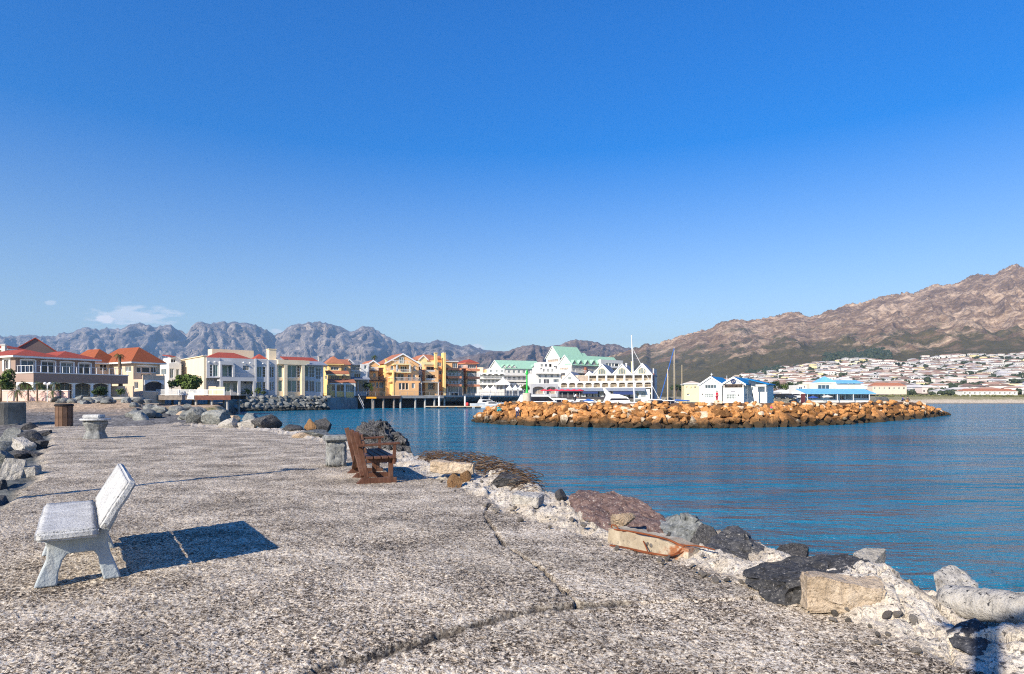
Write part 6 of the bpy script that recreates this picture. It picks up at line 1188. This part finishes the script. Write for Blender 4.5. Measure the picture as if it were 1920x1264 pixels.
for x0, x1 in ((xf0, wp(390, 745, Yd).x-X0),):
    n = int((x1-x0)/.17)
    for i in range(n): x = x0+(x1-x0)*i/n; m.box(x, x+.075, .10, .13, .12, hf-.1)
m.build('pickets', FW, o2); MB().box(xf0, xf1, .08, .15, hf-.1, hf).build('top_rail', FW, o2); MB().box(xf0, xf1, .09, .14, .06, .117).build('bottom_rail', FW, o2)
for i in range(9): x = xf0+(xf1-xf0)*i/8; MB().box(x-.06, x+.06, .04, .078, 0, hf+.06).build('post', FW, o2)
tag(wbox('deck_step', WDG, 247, 281, 741.5, 747, Yd+.4, 6), 'short grey timber landing at the left end of the deck', 'landing')
o = thing('sign', 'white notice board with blue lettering on the deck edge', 'sign', (wp(357.5, 745, Yd-.2).x, Yd-.19, wp(357, 748.5, Yd).z), 0); MB().box(-.56, .56, -.02, .02, 0, .66).build('board', FW, o); m = MB(); bl = plain('blue_ink', (.03, .10, .30), .05)
rs = random.Random(4)
for r_, (z0, w0) in enumerate(((.47, .60), (.33, .86), (.21, .84), (.09, .70))):
    x = -w0/2
    while x < w0/2: l = rs.uniform(.05, .13); m.box(x, min(x+l, w0/2), -.026, -.0215, z0, z0+(.09 if r_ == 0 else .055)); x += l+.035
m.build('lettering', bl, o)
for i, px in enumerate((336, 346, 366, 376)):       # white garden chairs on the deck
    o = thing('deck_chair', 'white plastic garden chair behind the picket fence', 'chair', (wp(px, 740, 112).x, 112, zt_+.002), .4, 'white chairs on the deck'); MB().box(-.25, .25, -.25, .25, .40, .45).build('seat', FW, o); q = MB().box(-.25, .25, -.02, .02, 0, .5).build('backrest', FW, o); q.location = (0, .24, .45); q.rotation_euler = (R(-14), 0, 0)
    for sx in (-.21, .21):
        for sy in (-.21, .21): MB().box(sx-.025, sx+.025, sy-.025, sy+.025, 0, .398).build('leg', FW, o)
# thin railing and brick wall along the quay of the grey house
def railrun(name, label, pts, z0, z1, mat, post=1.6, r=.03, group=None, rails=2):
    o = thing(name, label, 'railing', (pts[0][0], pts[0][1], z0), 0, group); b0 = Vector((pts[0][0], pts[0][1], 0)); 
    for (x0, y0), (x1, y1) in zip(pts[:-1], pts[1:]):
        a, b = Vector((x0, y0, 0))-b0, Vector((x1, y1, 0))-b0; L = (b-a).length; n = max(1, int(L/post))
        for i in range(n+1): q = a+(b-a)*i/n; MB().box(q.x-r, q.x+r, q.y-r, q.y+r, -.3, z1-z0).build('post', mat, o)
        for k in range(rails): z_ = (z1-z0)*(1-k*.42)-.02; MB().bar(a+Vector((0, 0, z_)), b+Vector((0, 0, z_)), .05, .05).build('rail', mat, o)
    return o
q0, q1 = (wp(432, 740, 141).x, 141), (wp(606, 740, 172).x, 172)
railrun('quay_railing', 'thin white railing along the quay in front of the grey house', [q0, (wp(490, 740, 150).x, 150), q1], 1.5, 2.55, FW, 2.2)
a, b = (wp(490, 740, 151).x, 151), (wp(606, 740, 173).x, 173); o = tag(MB().bar((a[0], a[1], 1.75), (b[0], b[1], 1.75), .35, .9).build('brick_wall', BRK), 'low red brick wall along the quay in front of the tall glazing', 'wall')
m = MB(); a, b = (wp(604, 740, 171).x, 171), (wp(664, 740, 180).x, 180); o = thing('brick_wall', 'brick quay wall with square pillars in front of the pointed yellow house', 'wall', (a[0], a[1], 1.2), math.atan2(b[1]-a[1], b[0]-a[0])); L = math.hypot(b[0]-a[0], b[1]-a[1])
MB().box(0, L, .05, .25, -.4, .65).build('wall', BRK, o)
for i in range(6): MB().box(L*i/5-.28, L*i/5+.28, -.15, .4, -.4, 1.35).build('pillar', BRK, o)
MB().box(.3, L-.3, .12, .18, 1.1, 1.16).build('rail', FW, o)
# sea wall and wharves
o = tag(MB().prism([(wp(614, 740, 152).x, 152), (wp(640, 740, 157).x, 157), (wp(671, 740, 168).x, 168), (wp(671, 740, 186).x, 186), (wp(618, 740, 180).x, 180)], -2.6, 1.28, 'z').build('sea_wall', plain('blue_grey_seawall', (.20, .24, .26), .3, .5, .9, .2, .4, 6, dirt=(.06, .065, .06))), 'blue-grey concrete sea wall at the corner of the quay', 'sea wall')
def wharf(label, pxa, Ya, pxb, Yb, zt, th, piles, mat, pm, dep=7, lean=False):
    a, b = wp(pxa, 740, Ya), wp(pxb, 740, Yb); ang = math.atan2(b.y-a.y, b.x-a.x); L = math.hypot(b.x-a.x, b.y-a.y); o = thing('wharf', label, 'wharf', (a.x, a.y, 0), ang)
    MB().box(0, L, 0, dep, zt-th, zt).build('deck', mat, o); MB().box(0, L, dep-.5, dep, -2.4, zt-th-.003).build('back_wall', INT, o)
    for f in piles: MB().tube((L*f, .5, -2.6), (L*f, .5, zt-th-.003), .3, .27, 10).build('pile', pm, o)
    if lean:
        MB().prism([(-.02, zt-th-.003), (.25, zt-th-.003), (1.5, .1), (1.25, .1)], 0, L, 'x').build('skirt', plain('grey_boards', (.16, .16, .155), .3, .6), o)
        for i in range(13): x = L*(.06+.072*i); MB().bar((x, -.12, zt-th-.05), (x-1.3, 1.1, .05), .3, .2).build('strut', WD, o)
    n = int(L/2.2)
    m = MB()
    for i in range(n+1): m.box(L*i/n-.03, L*i/n+.03, .1, .16, zt+.003, zt+1.0)
    m.box(0, L, .11, .15, zt+1.003, zt+1.05); m.build('railing', FG, o); return o
wharf('dark timber wharf on thin piles left of the big yellow gable', 671, 167, 752, 174.5, 1.75, .7, (.12, .37, .6, .85), WD, WDG, 5); wharf('concrete wharf on thick piles below the yellow gable', 750, 174.5, 832, 183, 1.85, .75, (.03, .36, .58, .8), CON, CON, 5); wharf('grey wharf with slanting timber struts below the orange-banded blocks', 826, 182.6, 985, 226, 1.9, .5, (.05,), CON, CON, 6, True)
o = thing('boom', 'orange-yellow horizontal boom beside the sea wall', 'boom', (wp(687, 746, 164).x, 164, wp(687, 746.5, 164).z), .1); MB().box(0, 2.5, 0, .5, -.12, .32).build('beam', plain('orange_paint', (.75, .32, .02), .06), o); MB().tube((1.4, .25, -3.5), (1.4, .25, -.13), .1).build('pile', CON, o)
o = thing('gangway', 'steep grey gangway leaning from the quay to the water beside the sea wall', 'gangway', (wp(672.5, 745, 164).x, 164, 0), 0); MB().bar((0, 0, 1.3), (1.4, 0, -1.5), .7, .12).build('ramp', FG, o); MB().bar((0, -.3, 2.1), (1.4, -.3, -.7), .06, .06).build('handrail', FW, o)
# floating pontoon
o = thing('pontoon', 'floating pale pontoon jetty on dark floats below the orange-banded blocks', 'pontoon', (wp(797, 760, 170).x, 170, WZ), .06); L = wp(905, 760, 175).x-o.location.x; MB().box(0, L, 0, 2.2, .42, .62).build('deck', plain('pale_planks', (.52, .42, .30), .2, 1), o)
for i in range(6): MB().box(L*(.1+.155*i), L*(.1+.155*i)+1.6, .1, 2.1, -.3, .417).build('float', plain('float_black', (.03, .03, .03), .2), o)
for px in (824, 872.5): x = wp(px, 750, 172).x-o.location.x; MB().tube((x, 2.5, -1), (x, 2.5, 2.9), .26, .26, 10).lathe([(.26, 2.9), (.001, 3.5)], (x, 2.5, 0), 10, False).build('pile', PW, o)
o = tag(MB().ball((0, 0, 0), .45, .45, .5).build('buoy', plain('buoy_red', (.6, .05, .05), .05), sm=True), 'red buoy on the pontoon beside the second white pile', 'buoy'); o.location = (wp(876, 754, 172).x, 172.2, WZ+1.1)
# ================================================================ BEACON, BOATS, CARS, PEOPLE
GRN = plain('beacon_green', (.02, .45, .06), .06, 1, .4, .5)
c = bw_pt(988, 1.0); Yb = c.y+1.6; zb_ = EYE-(751-HY)/FPX*Yb; o = thing('harbour_beacon', 'bright green harbour beacon on a round pale stone plinth at the breakwater head', 'beacon', (wp(988, 750, Yb).x, Yb, zb_-.1), 0); s = Yb/FPX
MB().lathe([(8.2*s, -.3), (8.2*s, 13.5*s+.1), (7.4*s, 14*s+.1), (.001, 14*s+.1)], n=20, cap=False).build('plinth', plain('plinth_stone', (.52, .46, .38), .2, 3, .9, .2, .6, 10), o)
MB().lathe([(3.4*s, 14.1*s+.1), (2.2*s, 17*s+.1), (1.5*s, 30*s), (1.3*s, 50*s), (.001, 50*s)], n=14, cap=False).build('column', GRN, o); MB().lathe([(2.6*s, 50.1*s), (2.9*s, 51*s), (2.9*s, 53*s), (1.6*s, 54*s), (1.5*s, 57*s), (.8*s, 59*s), (.001, 60*s)], n=14, cap=False).build('lantern', GRN, o)
hullw = plain('hull_white', (.80, .80, .79), .03, 1, .25, .5); navyb = plain('hull_navy', (.015, .06, .22), .05, 1, .3, .5); mastw = plain('mast_white', (.78, .76, .72), .03, 1, .4, .5); mastb = plain('mast_beige', (.66, .52, .33), .05, 1, .4, .5); blusail = plain('blue_sailcloth', (.03, .12, .40), .1, 2)
def hull(L, B, Hh, sheer=.25, rake=.12):
    st = 12; sec = []; m = MB()
    for i in range(st+1):
        f = i/st; x = L*(f-.5); w = B/2*(math.sin(math.pi*min(1, (1-f)*1.25+.0)/2)**.8 if f > .2 else .86+.14*f/.2); zt = Hh*(1+sheer*f*f); x2 = x+rake*L*f*f*.35
        sec.append([(x, 0, -.35), (x, -w*.62, -.05), (x2, -w, zt), (x2, w, zt), (x, w*.62, -.05)])
    m.v = [p for q in sec for p in q]; m.f = [(5*i+k, 5*i+(k+1) % 5, 5*i+5+(k+1) % 5, 5*i+5+k) for i in range(st) for k in range(5)]+[(4, 3, 2, 1, 0), tuple(5*st+k for k in range(5))]; m.m = [0]*len(m.f); return m
def cruiser(px, Y, L, rz, label, name='motor_boat', fly=False, tower=False, blue=False):
    o = thing(name, label, 'boat', (wp(px, 750, Y).x, Y, WZ), rz); hull(L, L*.3, L*.12).build('hull', navyb if blue else hullw, o); z = L*.125
    MB().prism([(-L*.28, z), (L*.22, z), (L*.08, z+L*.10), (-L*.22, z+L*.11)], -L*.11, L*.11).build('cabin', hullw, o); MB().prism([(-L*.18, z+L*.03), (L*.155, z+L*.03), (L*.085, z+L*.085), (-L*.17, z+L*.085)], -L*.1125, L*.1125).build('window', GD, o)
    if fly: MB().prism([(-L*.26, z+L*.112), (L*.02, z+L*.112), (-L*.02, z+L*.15), (-L*.24, z+L*.165)], -L*.1, L*.1).build('flybridge', hullw, o)
    if tower:
        for sx in (-.22, .02):
            for sy in (-.1, .1): MB().tube((L*sx, L*sy, z), (L*(sx+.06), L*sy*.8, z+L*.26), .05).build('strut', hullw, o)
        MB().box(-L*.2, L*.12, -L*.1, L*.1, z+L*.262, z+L*.28).build('roof', hullw, o)
    m = MB(); 
    for i in range(5): x = L*(.12+.07*i); m.tube((x, -L*.10*(1-.15*i), z*.95), (x, -L*.10*(1-.15*i), z+L*.06), .02, n=5)
    m.build('railing', FW, o); return o
cruiser(914, 186, 10, .25, 'white catamaran-style boat with a tube frame beside the pontoon', 'motor_boat', False, True); cruiser(924, 180, 7.5, .1, 'low white boat moored in front of the tube-framed boat')
cruiser(1012, 118, 14.9, .15, 'white motor boat right of the green beacon'); cruiser(1052, 122, 12.2, -.1, 'small white cruiser with a dark windscreen behind the breakwater', fly=False)
# motor yacht with a raked fin
Y = 112; o = thing('motor_yacht', 'large white motor yacht with a tall raked fin behind the breakwater', 'boat', (wp(1160, 750, Y).x, Y, WZ), math.pi-.12); L = 11; hull(L, 3.6, 1.9).build('hull', hullw, o)
xs = lambda px: -(wp(px, 750, Y).x-o.location.x); zs = lambda py: wp(1160, py, Y).z-WZ
MB().prism([(xs(1185), 1.5), (xs(1176), zs(745)), (xs(1160), zs(739.5)), (xs(1146), zs(738.5)), (xs(1137), zs(741)), (xs(1128), 1.5)], -1.35, 1.35).build('superstructure', hullw, o)
MB().prism([(xs(1180), zs(750)), (xs(1174), zs(746.8)), (xs(1146), zs(746.8)), (xs(1142), zs(751))], -1.365, 1.365).build('window', GD, o)
for sy in (-1.1, .95): MB().prism([(xs(1131), zs(727.5)), (xs(1134.5), zs(728.5)), (xs(1145), zs(739)), (xs(1150), zs(741)), (xs(1138), zs(742)), (xs(1133.5), zs(736))], sy, sy+.14).build('fin', hullw, o)
MB().bar((xs(1143), -1.2, zs(737)), (xs(1143), 1.2, zs(737)), .3, .1).build('arch', hullw, o)
def sailboat(px, Y, L, top, label, m_mat, rz=0., boom=None, cover=None, stay=None, mizzen=None, lean=0.0, hm=None, r=.09, spread=(.45, .7)):
    o = thing('sailing_boat', label, 'boat', (wp(px, 750, Y).x, Y, WZ), rz); hull(L, L*.28, L*.10).build('hull', hm or hullw, o); MB().prism([(-L*.2, L*.105), (L*.15, L*.105), (L*.08, L*.155), (-L*.18, L*.16)], -L*.08, L*.08).build('cabin', hullw, o)
    hh = wp(px, top, Y).z-WZ; tp = Vector((-lean, 0, hh)); base = Vector((0, 0, L*.1)); MB().tube(base, tp, r, r*.75, 10).build('mast', m_mat, o)
    for f in spread: q = base+(tp-base)*f; MB().bar(q-Vector((.0, .8, 0)), q+Vector((0, .8, 0)), .06, .04).build('spreader', m_mat, o)
    for sy in (-1, 1): MB().path([(0, sy*L*.13, L*.1), tuple(base+(tp-base)*.7+Vector((0, sy*.8, 0))), tuple(tp)], .02, 4).build('shroud', FG, o)
    MB().tube(tp, tp+Vector((.3, 0, .35)), .02, n=5).build('wind_vane', FG, o)
    if boom: MB().tube((0, 0, L*.1+.9), (boom, 0, L*.1+.8), .08).build('boom', m_mat, o)
    if cover: b = boom; MB().tube((b*.03, 0, L*.1+1.15), (b*.97, 0, L*.1+1.0), .24, .15, 10).build('sail_cover', cover, o)
    if stay: MB().tube(tuple(tp*stay[2]), (stay[0], 0, L*.1), stay[1], stay[1], 8).build('furled_sail', stay[3], o)
    if mizzen: x = mizzen[0]; MB().tube((x, 0, L*.1), (x, 0, wp(px, mizzen[1], Y).z-WZ), r*.8, r*.6).build('mizzen_mast', m_mat, o)
    return o
sailboat(1190, 150, 12, 629, 'sailing yacht with the tallest white mast in front of the arcaded building', mastw, stay=(6.5, .055, .84, mastw), lean=.75, r=.15)
sailboat(1264, 160, 11, 651, 'ketch with a beige mast, blue sail cover and blue furled foresail', mastb, boom=4.0, cover=blusail, stay=(-3.9, .11, .98, blusail), mizzen=(1.95, 684), r=.10)
sailboat(1252, 150, 8, 692, 'small sailing boat with a short beige mast beside the grey end wall', mastb, r=.11, spread=(.8,)); cruiser(1229, 132, 11.4, .1, 'white cabin boat with a dark windscreen below the grey end wall'); cruiser(1252, 138, 10.5, .2, 'low white boat right of the windscreen boat'); cruiser(1103, 130, 11.4, .05, 'white boat with a blue cover left of the motor yacht', blue=False)
o = tag(MB().prism([(-1.1, 0), (1.1, 0), (.9, .45), (0, .75), (-.9, .45)], -.8, .8).build('boat_cover', blusail), 'bright blue canvas cover on the white boat left of the motor yacht', 'cover'); o.location = (wp(1103, 743, 128.5).x, 128.6, WZ+1.95)
cruiser(1085, 136, 10.5, .1, 'little white boat behind the person on the breakwater crest'); cruiser(1040, 140, 10.5, 0, 'white boat below the red parasols')
# cars by the station
def car(px, Y, col, label, rz=0., zb_=.9):
    o = thing('parked_car', label, 'car', (wp(px, 748, Y).x, Y, zb_), rz, 'cars parked between the station and the cafe'); m = MB().prism([(-2.1, .35), (2.1, .35), (2.15, .75), (1.3, .92), (.7, 1.42), (-1.2, 1.45), (-2.0, .95), (-2.15, .8)], -.85, .85); m.build('body', col, o, bevel=.06); MB().prism([(.62, 1.36), (1.12, .94), (-1.75, .96), (-1.15, 1.38)], -.858, .858).build('window', GD, o)
    for sx in (-1.3, 1.3):
        for sy in (-.87, .71): w = MB().tube((sx, sy, .33), (sx, sy+.16, .33), .33, n=14).build('wheel', plain('tyre', (.02, .02, .02), .1), o); MB().tube((sx, sy-.01, .33), (sx, sy+.17, .33), .18, n=10).build('rim', galv, w)
car(1434, 170, plain('car_teal', (.05, .24, .30), .04, 1, .25, .5), 'teal car parked right of the blue-roofed station'); car(1461, 171, plain('car_black', (.012, .014, .02), .04, 1, .2, .5), 'black car parked near the cafe', .2); car(1477, 173, plain('car_dark_blue', (.02, .03, .06), .04, 1, .2, .5), 'dark blue car parked behind the black car'); car(1492, 178, plain('car_white', (.75, .75, .74), .03, 1, .25, .5), 'white car parked at the left end of the cafe')
# people
SK = plain('skin', (.45, .27, .19), .08, 3, .6)
def skin(name, P_, E, mat, par, sub=1):
    me = bpy.data.meshes.new(name); me.from_pydata([p[:3] for p in P_], E, []); me.materials.append(mat); o = bpy.data.objects.new(name, me); link(o, par); s = o.modifiers.new('skin', 'SKIN'); s.use_smooth_shade = True
    me.skin_vertices.new() if not me.skin_vertices else None
    for d, p in zip(me.skin_vertices[0].data, P_): d.radius = (p[3], p[4] if len(p) > 4 else p[3]); d.use_root = False
    me.skin_vertices[0].data[0].use_root = True; q = o.modifiers.new('sub', 'SUBSURF'); q.levels = q.render_levels = sub; return o
def person(px, py_foot, py_head, Y, pose, shirt, trous, hair, label, rz=0., hat=None):
    c = wp(px, py_foot, Y); hh = (py_foot-py_head)/FPX*Y; full = 1.72 if pose == 'stand' else 1.02 if pose == 'sit' else 1.25; k = hh/full; o = thing('person', label, 'person', tuple(c), rz); o.scale = (k, k, k)
    if pose == 'stand': J = dict(hip=(0, 0, .92), sp=(0, .0, 1.15), ch=(0, -.02, 1.36), nk=(0, -.03, 1.48), hd=(0, -.04, 1.60), tp=(0, -.04, 1.70), kl=(-.10, -.03, .50), kr=(.12, -.06, .50), fl=(-.11, .03, .06), fr=(.14, .02, .06), el=(-.25, -.05, 1.14), er=(.25, -.12, 1.15), hl=(-.26, -.16, .93), hr=(.20, -.34, 1.05))
    elif pose == 'sit': J = dict(hip=(0, 0, .15), sp=(0, -.03, .38), ch=(0, -.10, .60), nk=(0, -.14, .72), hd=(0, -.18, .84), tp=(0, -.19, .94), kl=(-.14, -.42, .36), kr=(.14, -.42, .36), fl=(-.13, -.50, .0), fr=(.13, -.52, .0), el=(-.24, -.22, .42), er=(.24, -.22, .42), hl=(-.14, -.42, .44), hr=(.12, -.42, .44))
    else: J = dict(hip=(0, 0, .62), sp=(0, -.10, .82), ch=(0, -.24, .98), nk=(0, -.32, 1.06), hd=(0, -.40, 1.13), tp=(0, -.42, 1.23), kl=(-.12, -.20, .42), kr=(.13, -.24, .40), fl=(-.12, .02, .05), fr=(.14, -.02, .05), el=(-.24, -.34, .76), er=(.24, -.36, .76), hl=(-.16, -.50, .60), hr=(.14, -.52, .60))
    sl = lambda s, dz=0, dx=.0: (J['ch'][0]+s*.17, J['ch'][1], J['ch'][2]+.02); hp = lambda s: (J['hip'][0]+s*.09, J['hip'][1], J['hip'][2]-.04)
    P_ = [(*J['hip'], .13, .10), (*J['sp'], .11, .09), (*J['ch'], .15, .10), (*J['nk'], .055), (*J['hd'], .088, .098), (*J['tp'], .06), (*hp(-1), .085), (*J['kl'], .058), (*J['fl'], .042), (*hp(1), .085), (*J['kr'], .058), (*J['fr'], .042), (*sl(-1), .055), (*J['el'], .042), (*J['hl'], .032), (*sl(1), .055), (*J['er'], .042), (*J['hr'], .032)]
    toe = lambda f: (f[0], f[1]-.15, f[2]-.02, .038, .03); P_ += [toe(J['fl']), toe(J['fr'])]; fing = lambda h_: (h_[0], h_[1]-.07, h_[2]-.05, .025, .018); P_ += [fing(J['hl']), fing(J['hr'])]
    E = [(0, 1), (1, 2), (2, 3), (3, 4), (4, 5), (0, 6), (6, 7), (7, 8), (0, 9), (9, 10), (10, 11), (2, 12), (12, 13), (13, 14), (2, 15), (15, 16), (16, 17), (8, 18), (11, 19), (14, 20), (17, 21)]
    skin('body', P_, E, SK, o); gr = lambda p, g: (*p[:3], *[r+g for r in p[3:]])
    mid = lambda a, b, f: tuple(a[i]+(b[i]-a[i])*f for i in range(3))
    skin('shirt', [gr(P_[0], .022), gr(P_[1], .026), gr(P_[2], .022), gr(P_[12], .022), gr(P_[13], .018), gr(P_[15], .022), gr(P_[16], .018), (*mid(P_[2], P_[3], .6), .075)], [(0, 1), (1, 2), (2, 3), (3, 4), (2, 5), (5, 6), (2, 7)], shirt, o)
    skin('trousers', [gr(P_[0], .028), gr(P_[6], .02), gr(P_[7], .022), (*mid(P_[7], P_[8], .9), .06), gr(P_[9], .02), gr(P_[10], .022), (*mid(P_[10], P_[11], .9), .06)], [(0, 1), (1, 2), (2, 3), (0, 4), (4, 5), (5, 6)], trous, o)
    MB().ball((J['hd'][0], J['hd'][1]+.02, J['hd'][2]+.045), .102, .112, .10, 12, 8).build('hat' if hat else 'hair', hat or hair, o, sm=True)
    MB().lathe([(.03, -.028), (.045, 0), (.03, .02)], (J['hd'][0], J['hd'][1]-.085, J['hd'][2]-.01), 6).build('face', SK, o); return o
cl = lambda n, c: plain(n, c, .08, 6); dkt = cl('dark_trousers', (.03, .035, .05)); hr_ = cl('dark_hair', (.025, .018, .012))
def onbw(px, t_, d=0): return bw_pt(px, t_).y+d
person(934, 771, 759, onbw(934, .55, -.55), 'sit', cl('turquoise_top', (.01, .42, .48)), cl('turquoise_trousers', (.01, .36, .42)), hr_, 'person in turquoise sitting on the breakwater boulders', .8)
person(970, 785.5, 760, onbw(970, .32, -.75), 'stand', cl('white_shirt', (.75, .76, .80)), cl('navy_trousers', (.03, .05, .12)), hr_, 'person in a white shirt and navy trousers standing low on the breakwater face', .3)
person(1077, 753, 737, onbw(1077, 1, .4), 'bend', cl('white_shirt', (.75, .76, .80)), dkt, hr_, 'person in a white shirt and dark trousers bending on the breakwater crest', 1.2)
person(1344, 754.5, 732.5, onbw(1344, 1, .6), 'stand', cl('red_jacket', (.55, .02, .05)), cl('red_trousers', (.42, .03, .06)), hr_, 'person dressed in red standing on the breakwater crest before the blue-roofed station', 2.0)
person(1446, 769, 760, onbw(1446, .55, -.65), 'sit', cl('pink_top', (.75, .05, .18)), cl('green_shorts', (.02, .35, .18)), cl('red_cap', (.6, .02, .08)), 'small person in pink with green trousers sitting on the breakwater', -.3)
person(1692, 752, 742.5, onbw(1692, 1, .2), 'sit', cl('blue_jacket', (.02, .06, .30)), dkt, hr_, 'person in a blue jacket sitting at the far end of the breakwater', .5)
person(1701, 752.5, 742.5, onbw(1701, 1, .2), 'sit', cl('grey_jacket', (.08, .07, .07)), dkt, hr_, 'person in a dark grey jacket sitting beside the one in blue', .2)
# ================================================================ TOWN ON THE SLOPE
def towntype(i):
    rs = random.Random(i); m = MB(); w, d, hh = rs.uniform(5, 9), rs.uniform(4, 5.5), rs.uniform(3.0, 5.5); m.mi = 0; m.box(-w, w, -d, d, -4, hh); 
    if i % 3 == 0: m.box(-w, -w*.1, -d-2, -d-.01, -4, hh*.6)
    m.mi = 1; o_ = .5
    if i % 4 != 3: zz = hh+.05; rr_ = d*.9; m.add([(-w-o_, -d-o_, zz), (w+o_, -d-o_, zz), (w+o_, d+o_, zz), (-w-o_, d+o_, zz), (-w+rr_, 0, zz+1.7), (w-rr_, 0, zz+1.7)], ((0, 1, 5, 4), (1, 2, 5), (2, 3, 4, 5), (3, 0, 4), (0, 3, 2, 1)))
    else: m.box(-w-.3, w+.3, -d-.3, d+.3, hh+.01, hh+.35)
    m.mi = 2; n = int(w*2/3.2)
    for k in range(n): x = -w+1.0+k*(2*w-1)/n; m.box(x, x+1.3, -d-.05, -d+.1, .9, 2.2)
    return m
twall = [PW, PCR, PW, PLY, PW, plain('pale_pink_wall', (.72, .60, .54), .05)]; troof = [plain('faded_terracotta', (.44, .27, .19), .15), plain('grey_town_roof', (.36, .34, .33), .2), plain('pale_town_roof', (.62, .57, .52), .1), plain('sand_roof', (.52, .42, .33), .12), plain('brown_town_roof', (.26, .17, .12), .2), plain('white_town_roof', (.72, .70, .66), .06)]
tl = [('white', 'faded terracotta'), ('cream', 'grey'), ('white', 'pale'), ('pale yellow', 'sandy'), ('white', 'brown'), ('pale pink', 'white')]
protos = []
for i in range(12):
    k = i % 6; o = towntype(i).build('hillside_house', [twall[k], troof[k], GD]); tag(o, f'small {tl[k][0]} house with a {tl[k][1]} roof in the town below the mountain', 'house', 'houses of the hillside town'); protos.append(o)
rs = random.Random(77); placed = []; tries = 0; sig = []
while len(sig) < 640 and tries < 60000:
    tries += 1; px = rs.uniform(1300, 1945); Y = 470+790*rs.random()**.85
    if rs.random() > np.interp(px, [1300, 1380, 1440, 1900], [.06, .35, 1, 1]): continue
    X = (px-CX)/FPX*Y
    if any(abs(X-a) < 17 and abs(X-a)+abs(Y-b)*1.1 < 17 for a, b in placed): continue
    if fbm(X/95, Y/130, 3, 2) > .42: continue
    placed.append((X, Y)); sig.append((Y, X, px, rs.randrange(12) if rs.random() < .4 else rs.choice((0, 2, 4, 6, 8, 10)), rs.uniform(.62, .98), rs.uniform(-.5, .35)))
sig.sort(); far_v, far_f, far_m, fmats = [], [], [], twall+troof+[GD]
for n, (Y, X, px, k, s_, rz) in enumerate(sig):
    zz = float(hill_z(px, Y))+.3
    if n < 288: o = protos[k].copy(); link(o); o.location = (X, Y, zz); o.scale = (s_*1.1, s_, s_); o.rotation_euler = (0, 0, rz)
    else:
        me = protos[k].data; b0 = len(far_v); c_, q_ = math.cos(rz), math.sin(rz)
        for v in me.vertices: x_, y_ = v.co.x*s_*1.1, v.co.y*s_; far_v.append((X+x_*c_-y_*q_, Y+x_*q_+y_*c_, zz+v.co.z*s_))
        for p in me.polygons: far_f.append(tuple(b0+i for i in p.vertices)); far_m.append((k % 6, 6+k % 6, 12)[p.material_index])
fm = MB(); fm.v, fm.f, fm.m = far_v, far_f, far_m
tag(fm.build('town_rooftops', fmats), 'mass of small pale houses higher up the hillside town', 'houses', kind='stuff')
for p in protos: bpy.data.objects.remove(p)
print('town', len(sig), tries)
m = MB(); rs = random.Random(6)
def clump(x, y, z_, r):
    for k in range(3): m.ball((x+rs.uniform(-r, r)*.7, y+rs.uniform(-r, r)*.7, z_+rs.uniform(.0, r*.5)), r*rs.uniform(.5, .8), r*rs.uniform(.5, .8), r*rs.uniform(.45, .75), 7, 4)
for i in range(1150):
    px = rs.uniform(1290, 1960); Y = 460+800*rs.random(); clump((px-CX)/FPX*Y, Y, float(hill_z(px, Y))+.8, rs.uniform(1.8, 4.2))
for i in range(330):                                  # dark wood above the town
    px = rs.uniform(1545, 1668) if i < 230 else rs.uniform(1400, 1470); Y = rs.uniform(1255, 1420) if i < 230 else rs.uniform(1150, 1300); clump((px-CX)/FPX*Y, Y, float(hill_z(px, Y))+1, rs.uniform(4, 7))
V = np.array(m.v); V += np.stack([pn(V[:, 0]*.6, V[:, 1]*.6, V[:, 2]*.6+k*5) for k in range(3)], 1)*.9; m.v = [tuple(q) for q in V]
tag(m.build('town_trees', leafm('scrub_green', (.040, .052, .022))), 'dark green trees and scrub massed between the houses of the hillside town', 'trees', kind='stuff')
# dune scrub behind the beach
m = MB()
for i in range(260):
    px = rs.uniform(1640, 2000); Y = rs.uniform(318, 425); x = (px-CX)/FPX*Y; clump(x, Y, zland(x, Y)+.1, rs.uniform(.5, 1.2))
V = np.array(m.v); V += np.stack([pn(V[:, 0]*1.6, V[:, 1]*1.6, V[:, 2]*1.6+k*5) for k in range(3)], 1)*.35; m.v = [tuple(q) for q in V]
tag(m.build('dune_scrub', leafm('dune_green', (.13, .13, .05))), 'olive dune scrub in a band behind the far sandy beach', 'scrub', kind='stuff')
# ---------------------------------------------------------------- haze in the air
hz = MB().box(-8950, 8950, -140, 8950, -6, 800)
t = NT('haze_air'); t.t.nodes.remove(t.b)
pv = t.n('ShaderNodeVolumePrincipled', {'Color': (.40, .66, 1.0, 1), 'Density': 1.0e-4, 'Anisotropy': .1})
t.t.links.new(pv.outputs[0], t.out.inputs['Volume'])
haze = hz.build('haze', t.m); tag(haze, kind='stuff')
